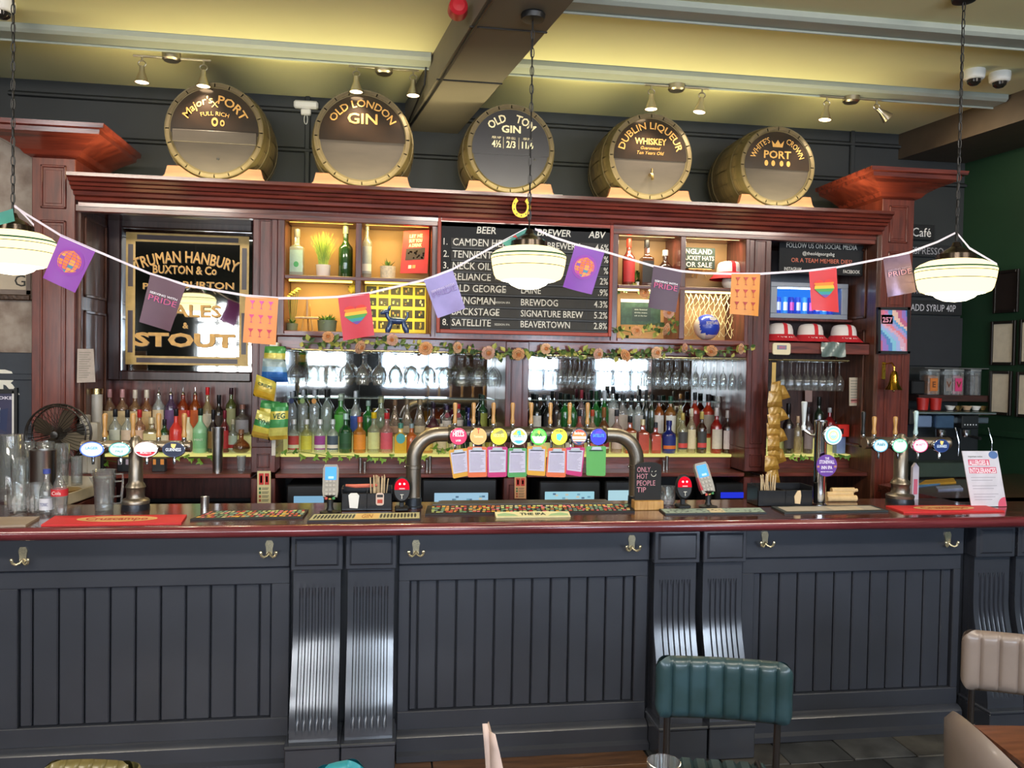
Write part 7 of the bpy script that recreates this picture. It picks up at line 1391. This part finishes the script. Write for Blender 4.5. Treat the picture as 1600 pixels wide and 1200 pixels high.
# coffee machine on the return worktop
Y = 1.30; x0, x1 = XP(1432, Y, 1.5), XP(1548, Y, 1.5); X = (x0+x1)/2; w = (x1-x0)/2; Z = lambda y: ZP(y, X, Y)-CT; t = thing('coffee_machine', 'chrome and black espresso machine on the return counter', 'coffee machine', (X, Y, CT))
DS = mat('#2c3033', .3, .4, var=.1); GS_ = mat('#46544c', .35, .5, var=.1)
for n_, a, m_ in (('top_tray', (-w-.04, w+.03, -.02, .32, Z(648), Z(643)), CHROME), ('back_panel', (-w, w, .12, .30, .02, Z(648)), DS), ('front_panel', (-w, -w+.12, 0, .12, Z(668), Z(650)), mat('#8ea4c8', .2, .6, var=.1)), ('brew_panel', (-w+.13, -w+.27, -.03, .12, Z(669), Z(649)), mat('#5a7698', .15, .7, var=.2, scale=14)), ('brew_panel', (-w+.33, -w+.46, -.03, .12, Z(669), Z(649)), DS), ('cross_panel', (-w, w, .02, .12, Z(662), Z(652)), mat('#7c8a96', .2, .8)), ('end_panel', (-w-.06, -w, -.01, .2, Z(664), Z(640)), BLACK), ('drip_base', (-w+.0, w-.12, -.03, .28, Z(745), Z(722)), GS_), ('leg', (-w+.02, -w+.05, 0, .03, 0, Z(744)), DS), ('leg', (w-.16, w-.13, 0, .03, 0, Z(744)), DS)):
    b = MB(); b.box(*a, m_, .006); b.build(n_, t)
for k in (.20, .395):
    b = MB(T(-w+k, .02, Z(676))); b.lathe([(0, -.03), (.03, -.03), (.034, 0), (.034, .02), (0, .02)], CHROME, 20); b.build('brew_head', t); b = MB(T(-w+k, .02, Z(676))); b.tube([(0, -.02, -.02), (.01, -.14, -.03)], [.008, .012], BLACK, 8); b.build('filter_handle', t)
b = MB()
for k in range(5): b.disc(-w+.35+.022*k, Z(663), .005, .005, -.0315, P('#d8dce0'), 8)
b.build('buttons', t, smooth=0, recalc=False)['kind'] = 'stuff'
for s in (-w+.30, w-.02): b = MB(); b.tube([(s, 0, Z(668)), (s+.01, -.03, Z(690)), (s+.015, -.02, Z(712))], .004, CHROME, 6); b.build('steam_wand', t)
for k, (px, l) in enumerate(((1441, 'left'), (1461, 'right'))):
    XX = XP(px, Y+.1, 1.6); z0 = CT+Z(642); b = MB(); b.lathe([(0, 0), (.035, 0), (.042, .085), (.040, .085), (.033, .006), (0, .006)], mat('#b02620', .4), 20); tag(b.build('red_cup', loc=(XX, Y+.1, z0)), l+' red cup standing on the coffee machine', 'cup')
for k, px in enumerate((1484, 1496, 1510, 1524, 1535)): XX = XP(px, Y+.12, 1.6); b = MB(); b.lathe([(0, 0), (.02, 0), (.036, .03), (.034, .03), (.018, .004), (0, .004)], [WHITE, BRASS, mat('#c8a888', .4)][k % 3], 16); tag(b.build('espresso_cup', loc=(XX, Y+.12, CT+Z(642))), 'little cup on the coffee machine, %s' % ordn(k), 'cup', 'cups on the coffee machine')
# shelf with jars above it
Y2 = 1.85; a0, a1 = XP(1428, Y2, 1.7), XP(1537, Y2, 1.7); zs = ZP(617, (a0+a1)/2, Y2); b = MB(); b.box(a0, a1, Y2-.06, BWY, zs-.05, zs, wood('#3d211c', '#2a1613', .4, .2, 'x'), .003); tag(b.build('wall_shelf'), 'dark wooden shelf with jars above the coffee machine', 'shelf')
for px, hw, c, l, lb in ((1452, 11, '#b86a28', 'clear jar of orange snacks on the cafe shelf', '#c8702c'), (1477, 8, '#6a6460', 'clear jar with grey contents between the orange and pink jars', '#88807c'), (1491, 10, '#c88090', 'clear jar with pink label on the cafe shelf', '#cf3c72'), (1518, 10, '#6c6c72', 'clear jar of grey sachets at the right of the cafe shelf', None)):
    XX = XP(px, Y2+.02, 1.8); r = hw*mpp(XX, Y2); h = ZP(577, XX, Y2)-zs; t = thing('storage_jar', l, 'jar', (XX, Y2+.02, zs)); b = MB(); b.lathe([(0, 0), (r, 0), (r, h*.93), (0, h*.93)], glass('#eef2f2', .12, .03, 1.3), 24, sq=.7); b.build('glass_body', t, smooth=40)
    b = MB(); b.lathe([(0, .006), (r*.85, .006), (r*.85, h*.72), (r*.5, h*.78), (0, h*.78)], mat(c, .7, var=.6, scale=40), 16, sq=.6); b.build('contents', t); b = MB(); b.lathe([(0, h*.93), (r*1.03, h*.93), (r*1.03, h), (0, h)], mat('#a8a8a4', .3, .5), 24, sq=.7); b.build('lid', t)
    if lb: b = MB(); b.rect(-r*.6, r*.6, h*.15, h*.65, -r*1.02, P(lb)); b.text('E' if '#c8' in lb else 'V', 0, h*.3, h*.22, -r*1.02-.002, P('#6a3a1a'), bold=.03); b.build('paper_label', t, smooth=0, recalc=False)
b = MB(); b.box(a0+.05, a1, Y2-.05, Y2+.1, zs+.205, zs+.212, mat('#9a9a98', .3, .6), .002); tag(b.build('steel_tray'), 'thin steel tray lying on top of the storage jars', 'tray')
b = MB(); b.box(-.09, .02, -.02, .1, 0, .11, BLACK, .01); tag(b.build('black_speaker', loc=(a0+.06, Y2, zs)), 'black box speaker at the left end of the cafe shelf', 'speaker')
# flyers on the return worktop
for i, (q, c, l) in enumerate((([(1420, 762), (1468, 756), (1476, 750), (1424, 756)], '#5f94c8', 'blue flyer lying on the return worktop'), ([(1434, 757), (1494, 753), (1490, 747), (1446, 750)], '#d8a83c', 'orange and yellow leaflet lying on the return worktop'), ([(1466, 765), (1505, 763), (1500, 758), (1462, 760)], '#8a98b8', 'grey booklet lying on the return worktop'))): flatmat('flyer', l, 'flyer', q, mat(c, .5, var=.3, scale=12), .004+.002*i)
# things left of the left column
t, W, H = board('framed_picture', 'ornate framed letter picture on the stone wall at the far left', 'picture', -45, 41, 424, 452, 1.485, [('G', .89, .8, .07, None, P('#2a2620'))], m=mat('#c2b29c', .6, var=.08), th=.01)
GF = mat('#4c3424', .4, .2, var=.5, scale=60, bump=.3); MTB = mat('#7d6e66', .7)
for a in ((-W/2-.06, -W/2, -H/2-.06, H/2+.06), (W/2, W/2+.03, -H/2-.03, H/2+.03), (-W/2, W/2+.03, -H/2-.035, -H/2), (-W/2, W/2, H/2, H/2+.035)): b = MB(); b.box(a[0], a[1], -.003, .01, a[2], a[3], MTB, .002); b.build('mount', t)
for a in ((W/2+.03, W/2+.065, -H/2-.065, H/2+.06), (-W/2, W/2+.03, -H/2-.065, -H/2-.03)): b = MB(); b.box(a[0], a[1], -.02, .01, a[2], a[3], GF, .006); b.build('frame_bar', t)
def a_oke(rect, tx, b, S): tx('KARAOKE', .60, .12, .06, P('#e0dce8'), w=.8, bold=.03); [b.add([S(.05+.2*k, .25+.1*(k % 2)), S(.35+.18*k, .3), S(.4+.15*k, .8-.1*(k % 3)), S(.02+.2*k, .7)], [(0, 1, 2, 3)], P(c)) for k, c in enumerate(('#3a4a8a', '#5a78b8', '#c0c4dc', '#28345a'))]
t = card('framed_poster', 'blue karaoke poster in a black frame at the far left', 'poster', [(-46, 614), (20, 615), (19, 690), (-46, 690)], 1.445, mat('#3a3858', .5, var=.2), .004, a_oke)
for a in sq(19, 22, 611, 692), sq(-46, 22, 608, 615), sq(22, 27, 606, 692): ps = [at(x, y, 1.44) for x, y in a]; b = MB(); b.prism([(p.x-t.location.x, p.z-t.location.z) for p in ps], -.008, .01, WHITE if a[0][0] == 19 else BLACK); b.build('frame_bar', t, smooth=0)
for px, yt, w_, m_, l in ((128, 648, .04, mat('#c8c2b4', .4), 'white dispenser box left of the left bay bottles'), (146, 660, .03, mat('#d8d0c0', .4), 'cream small bottle box beside the white dispenser')):
    X = XP(px, 1.4, 1.4); b = MB(); h = ZP(yt, X, 1.4)-1.19; b.box(-w_, w_, -.03, .04, 0, h, m_, .008); b.box(-w_*.6, w_*.6, -.034, -.028, h*.55, h*.85, P('#3a3a38'), .001) if w_ > .035 else None; tag(b.build('dispenser_box', loc=(X, 1.4, 1.19)), l, 'box')
X = XP(144, 1.5, 1.6); t = thing('tall_jar', 'tall pale jar with brass lid left of the left bay bottles', 'jar', (X, 1.58, 1.35)); b = MB(); zt = ZP(607, X, 1.58)-1.35; b.lathe([(0, 0), (.035, 0), (.035, zt*.9), (0, zt*.9)], mat('#c8c0b4', .3, var=.1), 20); b.build('jar_body', t); b = MB(); b.lathe([(0, zt*.9), (.038, zt*.9), (.038, zt), (0, zt)], BRASS, 20); b.build('lid', t)
b = MB(); b.box(-.06, .06, -.06, .06, 0, .155, DARK, .004); tag(b.build('riser_block', loc=(X, 1.58, 1.194)), 'dark riser block beneath the tall pale jar', 'box')
# ================================================================ foreground chairs and tables
def channel_back(t, w, z0, z1, n, m, th=.05, y=0, taper=0, name='backrest', bulge=.02, curve=0):
    b = MB(); NX, NZ = n*10, 14; h = z1-z0; pf = []; rc = .05
    def pt(u, v, s):
        x = -w/2+w*u; ed = min(u, 1-u)*w; ez = min(v, 1-v)*h
        if ed < rc and ez < rc:                     # rounded corners
            dx, dz = rc-ed, rc-ez; d = hypot(dx, dz)
            if d > rc: k = rc/d; ed2, ez2 = rc-dx*k, rc-dz*k; x += (ed2-ed)*(1 if u < .5 else -1); v2 = ez2/h; v = v2 if v < .5 else 1-v2; ez = ez2; ed = ed2
        e = min(ed, ez)/.035; e = min(1, e); prof = sqrt(max(0, 1-(1-e)**2))
        ch = abs(sin(pi*u*n))**.28
        return (x, y+curve*(2*u-1)**2+s*(th/2*prof*(.55+.45*ch)), z0+h*v)
    vs = []; us = [i/NX for i in range(NX+1)]; vsn = [j/NZ for j in range(NZ+1)]
    for s in (-1, 1):
        for v in vsn:
            for u in us: vs.append(pt(u, v, s))
    k = (NX+1); tot = k*(NZ+1); fs = []
    for j in range(NZ):
        for i in range(NX): a = j*k+i; fs.append((a, a+1, a+k+1, a+k)); fs.append((tot+a, tot+a+k, tot+a+k+1, tot+a+1))
    b.add(vs, fs, m); o = b.build(name, t, smooth=70)
    bm = bmesh.new(); bm.from_mesh(o.data); bmesh.ops.remove_doubles(bm, verts=bm.verts, dist=.0004); bmesh.ops.recalc_face_normals(bm, faces=bm.faces); bm.to_mesh(o.data); bm.free(); return o
LEG = mat('#5c5450', .3, .8, var=.1)
def chair(name, label, pxl, pxr, yt, yb, Y, rz, m, n, seat=True):
    pm = (yt+yb)/2; A, B_ = at(pxl, pm, Y), at(pxr, pm, Y); X = (A.x+B_.x)/2; w = (B_.x-A.x)/cos(rz)*.98; z1 = at((pxl+pxr)/2, yt, Y).z; z0 = at((pxl+pxr)/2, yb, Y).z
    t = thing(name, label, 'chair', (X, Y, 0), rz); channel_back(t, w, z0, z1, n, m, .055, 0, curve=-.02)
    for s in (-1, 1):
        x = s*(w/2-.045); b = MB(); b.tube([(x, .0, z1-.1), (x, .0, z0), (x, .02, .41), (x*1.02, -.03, 0)], .012, LEG, 10); b.build('leg', t)
        b = MB(); b.tube([(x, .34, .39), (x*1.02, .38, 0)], .012, LEG, 10); b.build('leg', t); b = MB(); b.tube([(x, .02, .39), (x, .34, .39)], .010, LEG, 8); b.build('seat_rail', t)
    # seat as padded channels
    b = MB(T(0, .20, .345)); b.push(RX(-pi/2+.0)); b.pop(); sx_ = w*.48
    for k in range(n): x0 = -sx_+2*sx_*k/n; x1 = x0+2*sx_/n; b.sweep([], 0, 0, m) if False else b.box(x0+.001, x1-.001, -.17, .17, -.01, .035, m, .012)
    b.build('seat', t); return t
GRN = mat('#324a50', .36, var=.22, scale=9, hex2='#263b3c', coat=.2); BGE = mat('#8c7c72', .38, var=.12, scale=8, coat=.15); OLV = mat('#6e6238', .35, var=.2, coat=.2); TL = mat('#2a8a94', .4, var=.1)
chair('dining_chair', 'dark green channelled leather chair in front of the consoles', 1030, 1226, 1027, 1124, -1.30, -radians(15), GRN, 8)
chair('dining_chair', 'beige channelled chair at the right edge behind the small table', 1529, 1680, 992, 1087, -1.15, -radians(28), BGE, 7)
chair('dining_chair', 'olive quilted chair whose top edge shows at the bottom left', 58, 232, 1186, 1275, -1.95, -radians(8), OLV, 8)
chair('dining_chair', 'teal chair whose rounded top shows at the bottom below the left consoles', 484, 570, 1190, 1280, -1.80, radians(20), TL, 3)
# curved beige shell chair
P9 = at(1499, 1131, -1.95); cx, cy = P9.x+.29, -1.95; t = thing('tub_chair', 'beige curved tub chair nearest the camera at bottom right', 'chair', (cx, cy, 0)); b = MB(); N = 26; r = .27
rows = []
def topz(a): return P9.z-.022-.19*(1-cos(a-radians(172)))*1.5
for j in range(9):
    v = j/8
    for s in (0,): pass
    rows.append([( (r-.05*(1-v)**2)*cos(a), (r-.05*(1-v)**2)*sin(a), .38+(topz(a)-.38)*v) for a in [radians(60+220*i/N) for i in range(N+1)]])
inn = [[(x*.86, y*.86, z+ (0.0 if j < 8 else 0)) for x, y, z in R_] for j, R_ in enumerate(rows)]
mid = [[(x*.93, y*.93, z+.022) for x, y, z in rows[-1]]]
allr = rows+mid+inn[::-1]; vs = [p_ for R_ in allr for p_ in R_]; k = N+1; fs = [(j*k+i, j*k+i+1, (j+1)*k+i+1, (j+1)*k+i) for j in range(len(allr)-1) for i in range(N)]
fs += [tuple(j*k for j in range(len(allr))), tuple(j*k+N for j in range(len(allr)-1, -1, -1))]
b.add(vs, fs, BGE); b.build('shell', t, smooth=60); b = MB(); b.lathe([(0, .40), (.2, .40), (.225, .42), (.225, .45), (.19, .47), (0, .475)], BGE, 28); b.build('seat', t)
for s in (-1, 1):
    for q in (-1, 1): b = MB(); b.tube([(s*.14, q*.14, .40), (s*.2, q*.2, 0)], [.014, .009], LEG, 8); b.build('leg', t)
# table on the right
A, B_ = atz(1521, 1133, .76), atz(1600, 1194, .76); t = thing('pub_table', 'small brown pub table with dark edge cut by the right edge', 'table', (A.x, A.y, 0)); d = (B_-A); d.z = 0; L_ = 1.0; d = d.normalized(); nn = Vector((-d.y, d.x, 0)); 
if nn.x < 0: nn = -nn
q = [Vector((0, 0, 0)), d*L_, d*L_+nn*.62, nn*.62]; TW = wood('#7a4a30', '#5c3420', .3, .4, 'x', 5)
def slab(q, z0, z1, m, nm, t):
    b = MB(); n = len(q); b.add([(v.x, v.y, z0) for v in q]+[(v.x, v.y, z1) for v in q], [tuple(range(n-1, -1, -1)), tuple(range(n, 2*n))]+[(i, (i+1) % n, (i+1) % n+n, i+n) for i in range(n)], m); return b.build(nm, t, smooth=0)
slab(q, .745, .76, TW, 'top', t); slab([v*.995 for v in q], .715, .744, mat('#2a1512', .3), 'edge_band', t)
c = (q[0]+q[2])/2; b = MB(T(c.x, c.y, 0)); b.lathe([(0, 0), (.22, 0), (.22, .015), (.05, .04), (.03, .06), (.03, .70), (.08, .714), (0, .714)], BLACK, 24); b.build('pedestal', t)
b = MB(); e_ = A+nn*.18+d*.05; b.tube([(e_.x, e_.y, .765), (e_.x+.1, e_.y-.1, .768), (e_.x+.14, e_.y-.25, .765), (e_.x+.3, e_.y-.3, .766)], .005, BLACK, 6); tag(b.build('black_cable'), 'black cable lying on the small brown pub table', 'cable')
# near table with menu and glass, only its contents reach into view
z_ = .80; t = thing('round_table', 'near table below the picture edge carrying menu and glass', 'table', (.70, -2.42, 0)); b = MB(); b.lathe([(0, z_-.03), (.50, z_-.03), (.52, z_-.015), (.50, z_), (0, z_)], TW, 40); b.build('top', t); b = MB(); b.lathe([(0, 0), (.24, 0), (.24, .015), (.05, .04), (.03, .06), (.03, z_-.05), (.08, z_-.031), (0, z_-.031)], BLACK, 24); b.build('pedestal', t)
X = XP(1037, -2.10, .95); b = MB(); h = ZP(1190, X, -2.10)-z_; b.lathe([(0, 0), (.030, 0), (.032, .004), (.041, h), (.0395, h), (.030, .012), (0, .010)], GLS, 28); tag(b.build('drinking_glass', loc=(X, -2.10, z_), smooth=60), 'empty drinking glass whose rim shows below the green chair', 'glass')
Ym = -2.12; a_, c_, d_ = at(757, 1131, Ym), at(797, 1230, Ym), at(778, 1230, Ym); t = thing('folded_menu', 'folded pale pink paper menu standing up at the bottom edge', 'menu', (c_.x, Ym, z_)); MP = mat('#cdb3a6', .7, var=.06)
x0 = a_.x-c_.x; H = a_.z-z_
for k, (dx, dy, s) in enumerate(((0, 0, 0), (.008, .03, .004), (.016, -.02, -.002))):
    b = MB(); q = []
    for j in range(8):
        v = j/7; xx = x0*(v**1.3)+dx*v; q += [(xx-.055+.05*v, dy*(1-v), H*v*(1-.03*k)), (xx+.012-.006*v, dy, H*v*(1-.03*k))]
    b.add(q, [(2*j, 2*j+1, 2*j+3, 2*j+2) for j in range(7)], MP); o = b.build('leaf_sheet', t, recalc=False); sm = o.modifiers.new('thick', 'SOLIDIFY'); sm.thickness = .0015
# ================================================================ housekeeping
for o in C.objects:
    if o.type == 'MESH' and any(k in o.name for k in ('lettering', 'print', 'gilt_border')) and o.parent: o['kind'] = 'stuff'
seen = {}
for o in C.objects:
    if o.get('label') and not o.parent: seen.setdefault(o['label'], []).append(o.name)
for k, v in seen.items():
    if len(v) > 1: print('DUP', k, len(v))
